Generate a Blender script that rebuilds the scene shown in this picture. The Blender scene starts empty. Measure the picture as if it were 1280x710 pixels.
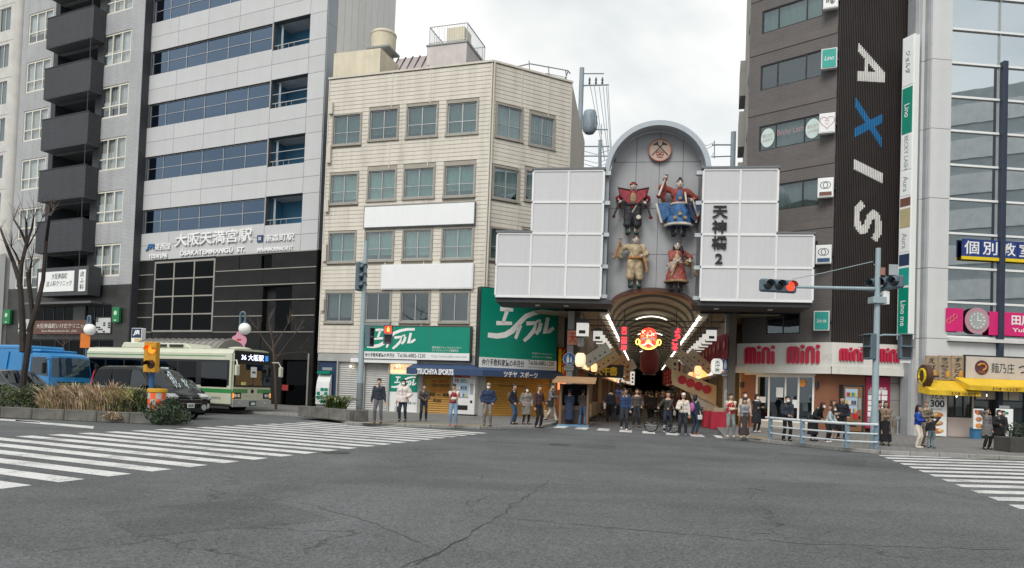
import bpy, bmesh, math, random
from mathutils import Vector, Matrix, noise
R = math.radians
rng = random.Random(7)
sc = bpy.context.scene
COL = sc.collection
# ------------------------------------------------------------------ camera, sky, sun
FPX, PPX, PPY, CAMH = 900.0, 640.0, 461.0, 1.65
PITCH, ROLL = math.atan(25 / 900.0), 0.0355
CAMROT = Matrix.Rotation(PITCH, 3, 'X') @ Matrix(((math.cos(ROLL), 0, -math.sin(ROLL)), (0, 1, 0), (math.sin(ROLL), 0, math.cos(ROLL))))
cd = bpy.data.cameras.new('camera'); cam = bpy.data.objects.new('camera', cd); COL.objects.link(cam)
cd.sensor_width = 36; cd.lens = FPX / 1280 * 36; cd.shift_y = (PPY - 355) / 1280; cd.clip_start = .1; cd.clip_end = 2000
cam.matrix_world = Matrix.Translation((0, 0, CAMH)) @ (CAMROT @ Matrix(((1, 0, 0), (0, 0, -1), (0, 1, 0)))).to_4x4()
sc.camera = cam
SUN_EL, SUN_AZ = 48, 205      # azimuth from north (+Y) clockwise: behind the camera, a little left
w = bpy.data.worlds.new('World'); sc.world = w; w.use_nodes = True
nt = w.node_tree; nt.nodes.clear()
def nd(t, **k):
    n = nt.nodes.new(t)
    for a, b in k.items():
        if a.startswith('i_'): n.inputs[a[2:].replace('_', ' ')].default_value = b
        else: setattr(n, a, b)
    return n
def lk(a, b): nt.links.new(a, b)
sky = nd('ShaderNodeTexSky', sky_type='NISHITA', sun_disc=False, sun_elevation=R(SUN_EL), sun_rotation=R(SUN_AZ), dust_density=2.0)
tc = nd('ShaderNodeTexCoord'); mp = nd('ShaderNodeMapping'); mp.inputs['Scale'].default_value = (1, 1, 2.4)
n1 = nd('ShaderNodeTexNoise', i_Scale=1.35, i_Detail=5.0, i_Roughness=.5, i_Distortion=.5)
n2 = nd('ShaderNodeTexNoise', i_Scale=3.2, i_Detail=5.0, i_Roughness=.5)
mixn = nd('ShaderNodeMath', operation='MULTIPLY_ADD'); mixn.inputs[1].default_value = .35
cr = nd('ShaderNodeValToRGB')
cr.color_ramp.elements[0].position = .50; cr.color_ramp.elements[0].color = (3.7, 3.95, 4.1, 1)
cr.color_ramp.elements[1].position = .82; cr.color_ramp.elements[1].color = (7.3, 7.25, 6.95, 1)
e = cr.color_ramp.elements.new(.66); e.color = (5.2, 5.4, 5.35, 1)
mx = nd('ShaderNodeMix', data_type='RGBA'); mx.inputs[0].default_value = .93
bg = nd('ShaderNodeBackground', i_Strength=.1); out = nd('ShaderNodeOutputWorld')
lk(tc.outputs['Generated'], mp.inputs[0]); lk(mp.outputs[0], n1.inputs['Vector']); lk(mp.outputs[0], n2.inputs['Vector'])
lk(n2.outputs[0], mixn.inputs[0]); lk(n1.outputs[0], mixn.inputs[2]); lk(mixn.outputs[0], cr.inputs[0])
lk(sky.outputs[0], mx.inputs[6]); lk(cr.outputs[0], mx.inputs[7]); lk(mx.outputs[2], bg.inputs[0]); lk(bg.outputs[0], out.inputs[0])
sl = bpy.data.lights.new('sun', 'SUN'); sl.energy = 1.4; sl.angle = R(28); sl.color = (1, .97, .92)
so = bpy.data.objects.new('sun', sl); COL.objects.link(so)
so.rotation_euler = Vector((math.sin(R(SUN_AZ)) * math.cos(R(SUN_EL)), math.cos(R(SUN_AZ)) * math.cos(R(SUN_EL)), math.sin(R(SUN_EL)))).to_track_quat('Z', 'Y').to_euler()
vs = sc.view_settings; vs.view_transform = 'Standard'; vs.look = 'None'; vs.exposure = 0.72; vs.gamma = 1; vs.use_curve_mapping = False
sc.cycles.max_bounces = 6; sc.cycles.transparent_max_bounces = 12; sc.cycles.caustics_reflective = False; sc.cycles.caustics_refractive = False
try: sc.cycles.use_denoising = True
except Exception: pass

# ------------------------------------------------------------------ photo geometry
def ray(px, py):
    return CAMROT @ Vector(((px - PPX) / FPX, 1.0, -(py - PPY) / FPX))
def G(px, py, z=0.0):
    d = ray(px, py); t = (z - CAMH) / d.z
    return Vector((d.x * t, d.y * t, z))
class Fac:                       # a vertical plane in the place: x along it, y into the building, z up
    def __init__(s, x, y, deg):
        s.o = Vector((x, y)); s.a = R(deg); s.u = Vector((math.cos(s.a), math.sin(s.a))); s.n = Vector((-math.sin(s.a), math.cos(s.a)))
    def pix(s, px, py, y=0.0):
        d = ray(px, py); o = s.o + s.n * y
        t = o.dot(s.n) / Vector((d.x, d.y)).dot(s.n)
        p = Vector((d.x, d.y)) * t - o
        return p.dot(s.u), CAMH + d.z * t
    def R4(s, xl, xr, yt, yb, y=0.0):          # left, right px and top, bottom px at mid -> u0,u1,z0,z1
        xm = (xl + xr) / 2; ym = (yt + yb) / 2
        return s.pix(xl, ym, y)[0], s.pix(xr, ym, y)[0], s.pix(xm, yb, y)[1], s.pix(xm, yt, y)[1]
    def W(s, u, y=0.0, z=0.0):
        p = s.o + s.u * u + s.n * y; return Vector((p.x, p.y, z))
    def root(s, name, label, cat, group=None, kind=None):
        o = bpy.data.objects.new(name, None); COL.objects.link(o); o.location = (s.o.x, s.o.y, 0); o.rotation_euler = (0, 0, s.a)
        o.empty_display_size = .3
        return tag(o, label, cat, group, kind)

def tag(o, label=None, cat=None, group=None, kind=None):
    if label: o['label'] = label
    if cat: o['category'] = cat
    if group: o['group'] = group
    if kind: o['kind'] = kind
    return o
def thing(name, label, cat, loc=(0, 0, 0), rz=0, group=None):
    o = bpy.data.objects.new(name, None); COL.objects.link(o); o.location = loc; o.rotation_euler = (0, 0, rz); o.empty_display_size = .3
    return tag(o, label, cat, group)
def copy_tree(o, parent=None):
    c = o.copy(); COL.objects.link(c)
    if parent: c.parent = parent
    for ch in list(o.children): copy_tree(ch, c)
    return c

# ------------------------------------------------------------------ materials
def newmat(name):
    m = bpy.data.materials.new(name); m.use_nodes = True; t = m.node_tree
    return m, t, t.nodes['Principled BSDF']
class NT:
    def __init__(s, t): s.t = t
    def n(s, ty, ins=None, **k):
        n = s.t.nodes.new(ty)
        for a, b in k.items(): setattr(n, a, b)
        for a, b in (ins or {}).items():
            if hasattr(b, 'is_output') or isinstance(b, bpy.types.NodeSocket): s.t.links.new(b, n.inputs[a])
            else: n.inputs[a].default_value = b
        return n
    def math(s, op, a, b=0.5, c=None):
        i = {0: a, 1: b}
        if c is not None: i[2] = c
        return s.n('ShaderNodeMath', i, operation=op).outputs[0]
    def mix(s, f, a, b, bt='MIX'):
        return s.n('ShaderNodeMix', {0: f, 6: a, 7: b}, data_type='RGBA', blend_type=bt).outputs[2]
    def rng(s, v, a, b, c, d):
        return s.n('ShaderNodeMapRange', {0: v, 1: a, 2: b, 3: c, 4: d}).outputs[0]
def c4(c): return (c[0], c[1], c[2], 1)
_mats = {}
def M(name, col=(.5, .5, .5), rough=.65, metal=0.0, var=.10, scale=1.2, grain=.05, gs=40, bump=0.0, bs=60, spec=.4, emit=0.0, rand=.05, streak=0.0, sscale=2.5, coat=0.0, dirt=None):
    if name in _mats: return _mats[name]
    m, t, p = newmat(name); N = NT(t); _mats[name] = m
    tc = N.n('ShaderNodeTexCoord').outputs['Object']
    f = N.rng(N.n('ShaderNodeTexNoise', {'Vector': tc, 'Scale': scale, 'Detail': 5.0, 'Roughness': .6}).outputs[0], .3, .7, 1 - var, 1 + var)
    if grain:
        g = N.rng(N.n('ShaderNodeTexNoise', {'Vector': tc, 'Scale': gs, 'Detail': 2.0}).outputs[0], .3, .7, 1 - grain, 1 + grain); f = N.math('MULTIPLY', f, g)
    if rand:
        r = N.rng(N.n('ShaderNodeObjectInfo').outputs['Random'], 0, 1, 1 - rand, 1 + rand); f = N.math('MULTIPLY', f, r)
    if streak:
        mp = N.n('ShaderNodeMapping', {'Vector': tc, 'Scale': (sscale, sscale, .12)}).outputs[0]
        g = N.rng(N.n('ShaderNodeTexNoise', {'Vector': mp, 'Scale': 1.0, 'Detail': 6.0, 'Roughness': .7}).outputs[0], .45, .75, 1, 1 - streak); f = N.math('MULTIPLY', f, g)
    c = N.n('ShaderNodeVectorMath', {0: (col[0], col[1], col[2]), 'Scale': f}, operation='SCALE').outputs[0]
    t.links.new(c, p.inputs['Base Color'])
    p.inputs['Roughness'].default_value = rough; p.inputs['Metallic'].default_value = metal; p.inputs['Specular IOR Level'].default_value = spec
    if coat: p.inputs['Coat Weight'].default_value = coat; p.inputs['Coat Roughness'].default_value = .05
    if bump:
        h = N.n('ShaderNodeTexNoise', {'Vector': tc, 'Scale': bs, 'Detail': 4.0}).outputs[0]
        b = N.n('ShaderNodeBump', {'Strength': bump, 'Distance': .02, 'Height': h}).outputs[0]; t.links.new(b, p.inputs['Normal'])
    if emit:
        p.inputs['Emission Color'].default_value = c4(col); p.inputs['Emission Strength'].default_value = emit
    return m
def glass(name, tint=(.6, .65, .68), refl=(.9, .95, 1), base=.12, rough=.01, wob=.0):
    if name in _mats: return _mats[name]
    m = bpy.data.materials.new(name); m.use_nodes = True; t = m.node_tree; t.nodes.clear(); N = NT(t); _mats[name] = m
    tr = N.n('ShaderNodeBsdfTransparent', {0: c4(tint)}).outputs[0]
    gl = N.n('ShaderNodeBsdfGlossy', {'Color': c4(refl), 'Roughness': rough})
    if wob:
        tc = N.n('ShaderNodeTexCoord').outputs['Object']
        h = N.n('ShaderNodeTexNoise', {'Vector': tc, 'Scale': .9, 'Detail': 1.0}).outputs[0]
        t.links.new(N.n('ShaderNodeBump', {'Strength': wob, 'Distance': .05, 'Height': h}).outputs[0], gl.inputs['Normal'])
    bf = N.n('ShaderNodeNewGeometry').outputs['Backfacing']
    fr = N.n('ShaderNodeFresnel', {'IOR': N.math('SUBTRACT', 1.5, N.math('MULTIPLY', bf, .8333))}).outputs[0]
    fac = N.math('ADD', N.math('MULTIPLY', fr, 1 - base), base)
    s = N.n('ShaderNodeMixShader', {0: fac, 1: tr, 2: gl.outputs[0]}).outputs[0]
    o = N.n('ShaderNodeOutputMaterial'); t.links.new(s, o.inputs[0])
    return m
def brickmat(name, col, mortar, bw, bh, ms=.03, rough=.7, var=.15, off=.5, bump=.3, colb=None, streak=.1):
    m, t, p = newmat(name); N = NT(t); _mats[name] = m
    tc = N.n('ShaderNodeTexCoord').outputs['Object']
    sp = N.n('ShaderNodeSeparateXYZ', {0: tc})
    v = N.n('ShaderNodeCombineXYZ', {0: N.math('ADD', sp.outputs[0], sp.outputs[1]), 1: sp.outputs[2]}).outputs[0]
    b = N.n('ShaderNodeTexBrick', {'Vector': v, 'Color1': c4(col), 'Color2': c4(colb or [x * (1 - var) for x in col]), 'Mortar': c4(mortar), 'Scale': 1.0, 'Mortar Size': ms * bh, 'Brick Width': bw, 'Row Height': bh}, offset=off)
    f = N.rng(N.n('ShaderNodeTexNoise', {'Vector': tc, 'Scale': .5, 'Detail': 6.0}).outputs[0], .3, .7, .92, 1.06)
    mp = N.n('ShaderNodeMapping', {'Vector': tc, 'Scale': (2, 2, .1)}).outputs[0]
    f = N.math('MULTIPLY', f, N.rng(N.n('ShaderNodeTexNoise', {'Vector': mp, 'Scale': 1.0, 'Detail': 6.0}).outputs[0], .45, .75, 1, 1 - streak))
    c = N.n('ShaderNodeVectorMath', {0: b.outputs[0], 'Scale': f}, operation='SCALE').outputs[0]
    t.links.new(c, p.inputs['Base Color']); p.inputs['Roughness'].default_value = rough
    t.links.new(N.n('ShaderNodeBump', {'Strength': bump, 'Distance': .01, 'Height': b.outputs[1]}, invert=True).outputs[0], p.inputs['Normal'])
    return m

# ------------------------------------------------------------------ mesh builder
class MB:
    def __init__(s): s.v = []; s.f = []; s.m = []; s.T = None; s.mi = 0
    def av(s, pts):
        i = len(s.v)
        s.v.extend([tuple(s.T @ Vector(p)) if s.T else tuple(p) for p in pts]); return i
    def face(s, idx): s.f.append(tuple(idx)); s.m.append(s.mi)
    def quad(s, a, b, c, d): i = s.av((a, b, c, d)); s.face((i, i + 1, i + 2, i + 3)); return s
    def poly(s, pts): i = s.av(pts); s.face(range(i, i + len(pts))); return s
    def box(s, x0, x1, y0, y1, z0, z1):
        i = s.av([(x0, y0, z0), (x1, y0, z0), (x1, y1, z0), (x0, y1, z0), (x0, y0, z1), (x1, y0, z1), (x1, y1, z1), (x0, y1, z1)])
        for q in ((0, 3, 2, 1), (4, 5, 6, 7), (0, 1, 5, 4), (1, 2, 6, 5), (2, 3, 7, 6), (3, 0, 4, 7)): s.face([i + k for k in q])
        return s
    def prism(s, pts, axis, a, b):      # polygon extruded along an axis
        def P(p, h):
            return {'x': (h, p[0], p[1]), 'y': (p[0], h, p[1]), 'z': (p[0], p[1], h)}[axis]
        n = len(pts); i = s.av([P(p, a) for p in pts] + [P(p, b) for p in pts])
        s.face(range(i, i + n)); s.face(range(i + 2 * n - 1, i + n - 1, -1))
        for k in range(n): s.face((i + k, i + n + k, i + n + (k + 1) % n, i + (k + 1) % n))
        return s
    def tube(s, pts, r, n=6, cap=True):
        pts = [Vector(p) for p in pts]; rs = r if isinstance(r, (list, tuple)) else [r] * len(pts); rings = []; prev = None
        for k, p in enumerate(pts):
            d = (pts[min(k + 1, len(pts) - 1)] - pts[max(k - 1, 0)])
            d = d.normalized() if d.length > 1e-9 else Vector((0, 0, 1))
            a = Vector((0, 0, 1)) if abs(d.z) < .9 else Vector((1, 0, 0))
            if prev is not None and (prev - d * prev.dot(d)).length > .01: a = prev
            x = (a - d * a.dot(d)).normalized(); prev = x; y = d.cross(x)
            rings.append(s.av([p + (x * math.cos(2 * math.pi * j / n) + y * math.sin(2 * math.pi * j / n)) * rs[k] for j in range(n)]))
        for k in range(len(rings) - 1):
            for j in range(n): s.face((rings[k] + j, rings[k] + (j + 1) % n, rings[k + 1] + (j + 1) % n, rings[k + 1] + j))
        if cap: s.face([rings[0] + n - 1 - j for j in range(n)]); s.face([rings[-1] + j for j in range(n)])
        return s
    def lathe(s, prof, n=16, c=(0, 0, 0), axis='z'):
        rings = []
        for r, h in prof:
            pp = []
            for j in range(n):
                a = 2 * math.pi * j / n; q = (r * math.cos(a), r * math.sin(a))
                pp.append({'z': (c[0] + q[0], c[1] + q[1], c[2] + h), 'y': (c[0] + q[0], c[1] + h, c[2] + q[1]), 'x': (c[0] + h, c[1] + q[0], c[2] + q[1])}[axis])
            rings.append(s.av(pp))
        for k in range(len(rings) - 1):
            for j in range(n): s.face((rings[k] + j, rings[k] + (j + 1) % n, rings[k + 1] + (j + 1) % n, rings[k + 1] + j))
        s.face([rings[0] + n - 1 - j for j in range(n)]); s.face([rings[-1] + j for j in range(n)])
        return s
    def ball(s, c, r, n=10, m=7):
        r = r if isinstance(r, (list, tuple)) else (r, r, r); rings = []
        for k in range(1, m):
            t = math.pi * k / m
            rings.append(s.av([(c[0] + r[0] * math.sin(t) * math.cos(2 * math.pi * j / n), c[1] + r[1] * math.sin(t) * math.sin(2 * math.pi * j / n), c[2] - r[2] * math.cos(t)) for j in range(n)]))
        a = s.av([(c[0], c[1], c[2] - r[2])]); b = s.av([(c[0], c[1], c[2] + r[2])])
        for k in range(len(rings) - 1):
            for j in range(n): s.face((rings[k] + j, rings[k] + (j + 1) % n, rings[k + 1] + (j + 1) % n, rings[k + 1] + j))
        for j in range(n): s.face((a, rings[0] + (j + 1) % n, rings[0] + j)); s.face((b, rings[-1] + j, rings[-1] + (j + 1) % n))
        return s
    def mesh(s, name, mats):
        me = bpy.data.meshes.new(name); me.from_pydata(s.v, [], s.f)
        for m in (mats if isinstance(mats, (list, tuple)) else [mats]): me.materials.append(m)
        if any(s.m): me.polygons.foreach_set('material_index', s.m)
        return me
    def build(s, name, mats, parent=None, loc=(0, 0, 0), rz=0, smooth=False, bevel=0, seg=1, weld=False, label=None):
        me = s.mesh(name, mats)
        if bevel or weld or smooth:
            bm = bmesh.new(); bm.from_mesh(me)
            if weld: bmesh.ops.remove_doubles(bm, verts=bm.verts, dist=1e-4)
            if bevel:
                es = [e for e in bm.edges if len(e.link_faces) == 2 and e.calc_face_angle(0) > .5]
                bmesh.ops.bevel(bm, geom=es, offset=bevel, segments=seg, affect='EDGES', clamp_overlap=True)
            bmesh.ops.recalc_face_normals(bm, faces=bm.faces)
            bm.to_mesh(me); bm.free()
        if smooth:
            me.polygons.foreach_set('use_smooth', [True] * len(me.polygons))
            try: me.set_sharp_from_angle(angle=R(40))
            except Exception: pass
        o = bpy.data.objects.new(name, me); COL.objects.link(o)
        if parent: o.parent = parent
        o.location = loc; o.rotation_euler = (0, 0, rz)
        if label: o['label'] = label
        return o
_bm = {}
def bx(name, mat, parent, x0, x1, y0, y1, z0, z1, bevel=0.0, label=None):   # one box piece, meshes shared between alike pieces
    d = (round(x1 - x0, 3), round(y1 - y0, 3), round(z1 - z0, 3)); k = (d, mat.name, bevel)
    if k not in _bm:
        b = MB().box(-d[0] / 2, d[0] / 2, -d[1] / 2, d[1] / 2, -d[2] / 2, d[2] / 2); me = b.mesh(name, mat)
        if bevel:
            q = bmesh.new(); q.from_mesh(me); bmesh.ops.bevel(q, geom=list(q.edges), offset=min(bevel, min(d) * .45), segments=1, affect='EDGES'); q.to_mesh(me); q.free()
        _bm[k] = me
    o = bpy.data.objects.new(name, _bm[k]); COL.objects.link(o)
    if parent: o.parent = parent
    o.location = ((x0 + x1) / 2, (y0 + y1) / 2, (z0 + z1) / 2)
    if label: o['label'] = label
    return o
_txt = {}
def text_mesh(s, bold=0.0, shear=0.0, ext=0.0, vertical=False):
    k = (s, bold, shear, ext, vertical)
    if k in _txt: return _txt[k]
    c = bpy.data.curves.new('lettering', 'FONT'); c.body = '\n'.join(s) if vertical else s
    c.resolution_u = 3; c.offset = bold; c.shear = shear; c.extrude = ext; c.align_x = 'CENTER' if vertical else 'LEFT'
    c.space_line = 1.12 if vertical else 1
    o = bpy.data.objects.new('lettering', c); COL.objects.link(o)
    dg = bpy.context.evaluated_depsgraph_get()
    me = bpy.data.meshes.new_from_object(o.evaluated_get(dg)); bpy.data.objects.remove(o)
    xs = [v.co.x for v in me.vertices]; ys = [v.co.y for v in me.vertices]
    _txt[k] = (me, min(xs), max(xs), min(ys), max(ys)); return _txt[k]
def text(s, mat, parent, u0, u1, z0, z1, y, bold=0.0, shear=0.0, ext=0.0, vertical=False, name='lettering', keep=False, T=None):
    me, a, b, c, d = text_mesh(s, bold, shear, ext, vertical)
    me = me.copy(); me.materials.clear(); me.materials.append(mat)
    sx = (u1 - u0) / (b - a); sz = (z1 - z0) / (d - c)
    if keep:
        k = min(sx, sz); cx, cz = (u0 + u1) / 2, (z0 + z1) / 2; sx = sz = k; u0 = cx - k * (b - a) / 2; z0 = cz - k * (d - c) / 2
    sy = (sx + sz) / 2
    mt = Matrix(((sx, 0, 0, u0 - a * sx), (0, 0, -sy, y), (0, sz, 0, z0 - c * sz), (0, 0, 0, 1)))
    me.transform(T @ mt if T else mt)
    o = bpy.data.objects.new(name, me); COL.objects.link(o); o.parent = parent
    return o
def wall(parent, mat, u0, u1, z0, z1, holes, y=0.0, t=.3, name='wall', top=True):   # a wall with real openings and reveals
    us = sorted({u0, u1, *[max(u0, min(u1, k)) for h in holes for k in h[:2]]}); zs = sorted({z0, z1, *[max(z0, min(z1, k)) for h in holes for k in h[2:4]]})
    b = MB()
    for j in range(len(zs) - 1):
        run = None
        for i in range(len(us) - 1):
            cu, cz = (us[i] + us[i + 1]) / 2, (zs[j] + zs[j + 1]) / 2
            solid = not any(h[0] < cu < h[1] and h[2] < cz < h[3] for h in holes)
            if solid and run is None: run = us[i]
            if run is not None and (not solid or i == len(us) - 2):
                e = us[i + 1] if solid else us[i]
                b.quad((run, y, zs[j]), (e, y, zs[j]), (e, y, zs[j + 1]), (run, y, zs[j + 1])); run = None
    for h in holes:
        a, c, d, e = max(h[0], u0), min(h[1], u1), max(h[2], z0), min(h[3], z1)
        b.quad((a, y, d), (c, y, d), (c, y + t, d), (a, y + t, d)); b.quad((a, y, e), (a, y + t, e), (c, y + t, e), (c, y, e))
        b.quad((a, y, d), (a, y + t, d), (a, y + t, e), (a, y, e)); b.quad((c, y, d), (c, y, e), (c, y + t, e), (c, y + t, d))
    b.quad((u0, y, z0), (u0, y, z1), (u0, y + t, z1), (u0, y + t, z0)); b.quad((u1, y, z0), (u1, y + t, z0), (u1, y + t, z1), (u1, y, z1))
    if top: b.quad((u0, y, z1), (u1, y, z1), (u1, y + t, z1), (u0, y + t, z1))
    return b.build(name, mat, parent)
def window(parent, u0, u1, z0, z1, fm, gm, im, y=.1, nx=2, rows=(), fw=.05, curtain=None, sill=None, back=.3, cfrac=1.0):
    b = MB(); b.box(u0, u1, y - .04, y + .05, z0, z0 + fw).box(u0, u1, y - .04, y + .05, z1 - fw, z1).box(u0, u0 + fw, y - .039, y + .049, z0 + fw, z1 - fw).box(u1 - fw, u1, y - .039, y + .049, z0 + fw, z1 - fw)
    ux = [u0 + (u1 - u0) * i / nx for i in range(nx + 1)] if isinstance(nx, int) else [u0 + (u1 - u0) * k for k in nx]
    zx = [z0] + [z0 + (z1 - z0) * k for k in rows] + [z1]
    for x in ux[1:-1]: b.box(x - fw * .45, x + fw * .45, y - .035, y + .045, z0 + fw, z1 - fw)
    for z in zx[1:-1]: b.box(u0 + fw, u1 - fw, y - .03, y + .04, z - fw * .35, z + fw * .35)
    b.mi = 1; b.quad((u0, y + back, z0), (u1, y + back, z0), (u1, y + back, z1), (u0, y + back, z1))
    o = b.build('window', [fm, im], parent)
    for i in range(len(ux) - 1):
        for j in range(len(zx) - 1):
            bx('pane', gm, o, ux[i] + fw * .4, ux[i + 1] - fw * .4, y, y + .012, zx[j] + fw * .35, zx[j + 1] - fw * .35)
    if curtain:
        n = 28; c = MB(); zb = z1 - (z1 - z0) * cfrac; pts = []
        for k in range(n + 1):
            x = u0 + fw + (u1 - u0 - 2 * fw) * k / n; pts.append((x, y + .14 + .035 * math.sin(k * 1.9 + u0 * 7) + .015 * math.sin(k * .7)))
        for k in range(n): c.quad((*pts[k], zb), (*pts[k + 1], zb), (*pts[k + 1], z1), (*pts[k], z1))
        c.build('curtain', curtain, o, smooth=True, weld=True)
    if sill: bx('sill', sill, o, u0 - .06, u1 + .06, -.07, y, z0 - .07, z0)
    return o
# voxel-fused organic shapes, evaluated together at the end
_queue = []
def fuse(b, name, mat, parent, voxel=.02, smooth=3, loc=(0, 0, 0), wrinkle=0.0, label=None):
    me = b.mesh(name, mat); o = bpy.data.objects.new(name, me); COL.objects.link(o)
    if parent: o.parent = parent
    o.location = loc
    if label: o['label'] = label
    md = o.modifiers.new('fuse', 'REMESH'); md.mode = 'VOXEL'; md.voxel_size = voxel; md.use_smooth_shade = True
    if smooth: m2 = o.modifiers.new('soft', 'SMOOTH'); m2.iterations = smooth; m2.factor = .5
    _queue.append((o, wrinkle)); return o
def flush():
    dg = bpy.context.evaluated_depsgraph_get(); dg.update(); res = []
    for o, wr in _queue: res.append(bpy.data.meshes.new_from_object(o.evaluated_get(dg)))
    for (o, wr), me in zip(_queue, res):
        o.modifiers.clear(); mats = list(o.data.materials); o.data = me
        me.materials.clear()
        for m in mats: me.materials.append(m)
        if wr:
            sd = rng.random() * 50
            for v in me.vertices:
                c = v.co; v.co = c + v.normal * (noise.noise((c.x * 9 + sd, c.y * 9, c.z * 6)) * wr + noise.noise((c.x * 22, c.y * 22 + sd, c.z * 26)) * wr * .5)
        me.polygons.foreach_set('use_smooth', [True] * len(me.polygons))
    _queue.clear()
# common materials
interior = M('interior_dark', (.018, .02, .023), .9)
alu = M('aluminium_frame', (.45, .46, .46), .4, .6)
white_frame = M('white_frame', (.78, .77, .74), .45)
dark_frame = M('dark_frame', (.03, .032, .035), .4)
curtain_w = M('curtain_white', (.55, .56, .54), .9, var=.06)
curtain_g = M('curtain_green', (.40, .56, .52), .9, var=.06)
gl_clear = glass('window_glass', (.62, .68, .68), base=.08, wob=.03)
black = M('black_paint', (.012, .012, .013), .45)
white = M('white_paint', (.78, .78, .77), .5, var=.04)
navy = M('navy_paint', (.025, .045, .10), .5)
red = M('red_paint', (.50, .02, .045), .45)
steel = M('galvanised_steel', (.42, .45, .47), .45, .7)
bluegray = M('blue_grey_paint', (.22, .33, .40), .5)
# ------------------------------------------------------------------ ground
def asphalt(name, base, cracks=True):
    m, t, p = newmat(name); N = NT(t)
    tc = N.n('ShaderNodeTexCoord').outputs['Object']
    big = N.n('ShaderNodeTexNoise', {'Vector': tc, 'Scale': .20, 'Detail': 6.0, 'Roughness': .65, 'Distortion': .8}).outputs[0]
    f = N.rng(big, .32, .68, .72, 1.18)
    mp = N.n('ShaderNodeMapping', {'Vector': tc, 'Rotation': (0, 0, R(20)), 'Scale': (.10, .8, 1)}).outputs[0]
    f = N.math('MULTIPLY', f, N.rng(N.n('ShaderNodeTexNoise', {'Vector': mp, 'Scale': 1.0, 'Detail': 4.0}).outputs[0], .35, .7, .9, 1.07))
    sp = N.n('ShaderNodeTexVoronoi', {'Vector': tc, 'Scale': 42.0}); 
    f = N.math('MULTIPLY', f, N.rng(sp.outputs['Color'], .0, 1, .58, 1.45))
    fine = N.n('ShaderNodeTexNoise', {'Vector': tc, 'Scale': 38.0, 'Detail': 4.0, 'Roughness': .8}).outputs[0]
    f = N.math('MULTIPLY', f, N.rng(fine, .3, .7, .62, 1.40))
    chips = N.n('ShaderNodeTexVoronoi', {'Vector': tc, 'Scale': 17.0}); ch = N.rng(chips.outputs['Distance'], .05, .09, 1, 0)
    ch = N.math('MULTIPLY', ch, N.rng(chips.outputs['Color'], .6, .75, 0, 1))
    f = N.math('ADD', f, N.math('MULTIPLY', ch, .55))
    if cracks:
        w = N.n('ShaderNodeTexNoise', {'Vector': tc, 'Scale': 1.6, 'Detail': 4.0}).outputs[1]
        wv = N.n('ShaderNodeVectorMath', {0: tc, 1: N.n('ShaderNodeVectorMath', {0: w, 'Scale': .9}, operation='SCALE').outputs[0]}, operation='ADD').outputs[0]
        v = N.n('ShaderNodeTexVoronoi', {'Vector': wv, 'Scale': .19}, feature='DISTANCE_TO_EDGE').outputs[0]
        msk = N.rng(N.n('ShaderNodeTexNoise', {'Vector': tc, 'Scale': .35, 'Detail': 3.0}).outputs[0], .47, .56, 0, 1)
        k = N.math('MULTIPLY', N.rng(v, .0, .006, 1, 0), msk)
        f = N.math('MULTIPLY', f, N.math('SUBTRACT', 1.0, N.math('MULTIPLY', k, .5)))
    c = N.n('ShaderNodeVectorMath', {0: base, 'Scale': f}, operation='SCALE').outputs[0]
    t.links.new(c, p.inputs['Base Color']); p.inputs['Roughness'].default_value = .85; p.inputs['Specular IOR Level'].default_value = .3
    h = N.math('ADD', sp.outputs['Distance'], fine)
    t.links.new(N.n('ShaderNodeBump', {'Strength': .55, 'Distance': .012, 'Height': h}).outputs[0], p.inputs['Normal'])
    return m
m_asph = asphalt('asphalt', (.115, .120, .123))
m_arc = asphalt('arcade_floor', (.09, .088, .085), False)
def paver(name, base, bw=.3, bh=.3):
    m = brickmat(name, base, [x * .55 for x in base], bw, bh, ms=.05, rough=.85, var=.12, bump=.2, streak=0); t = m.node_tree
    for n in t.nodes:
        if n.type == 'COMBXYZ':
            for l in list(t.links):
                if l.to_node == n: t.links.remove(l)
            s = [q for q in t.nodes if q.type == 'SEPXYZ'][0]; t.links.new(s.outputs[0], n.inputs[0]); t.links.new(s.outputs[1], n.inputs[1])
    return m
m_pave = paver('pavers', (.20, .195, .185))
m_tact = paver('tactile_yellow', (.34, .25, .12), .3, .3)
m_kerb = M('kerb_concrete', (.27, .265, .25), .85, var=.2, scale=3, grain=.12, bump=.3, streak=.2)
g = MB().quad((-400, -200, -.012), (400, -200, -.012), (400, 500, -.012), (-400, 500, -.012)).build('ground', m_asph); tag(g, kind='structure')
rd = MB().quad((-120, -30, 0), (90, -30, 0), (90, 140, 0), (-120, 140, 0)).build('road', m_asph); tag(rd, kind='structure')
# pavements: raised slabs
SW = .12
def slab(name, pts, z, mat, kind='structure', z0=-.005):
    b = MB(); n = len(pts)
    b.poly([(p[0], p[1], z) for p in pts])
    for k in range(n):
        a, c = pts[k], pts[(k + 1) % n]; b.quad((a[0], a[1], z0), (c[0], c[1], z0), (c[0], c[1], z), (a[0], a[1], z))
    o = b.build(name, mat); bm = bmesh.new(); bm.from_mesh(o.data); bmesh.ops.recalc_face_normals(bm, faces=bm.faces); bm.to_mesh(o.data); bm.free()
    return tag(o, kind=kind)
ST_U = Vector((math.cos(R(-25)), math.sin(R(-25)))); ST_N = Vector((-math.sin(R(-25)), math.cos(R(-25))))
K3 = G(402, 523).xy; kfar = K3 - ST_U * 70
K2 = G(442, 532).xy; K1 = G(600, 536.5).xy; K0 = G(672, 536).xy; Kc = G(700, 529).xy
AX = Vector((math.sin(R(10.5)), math.cos(R(10.5)))); AP = Vector((AX.y, -AX.x))     # along the arcade, and across it to the right
LCOL, RCOL = G(716, 530).xy, G(907, 536).xy
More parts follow.
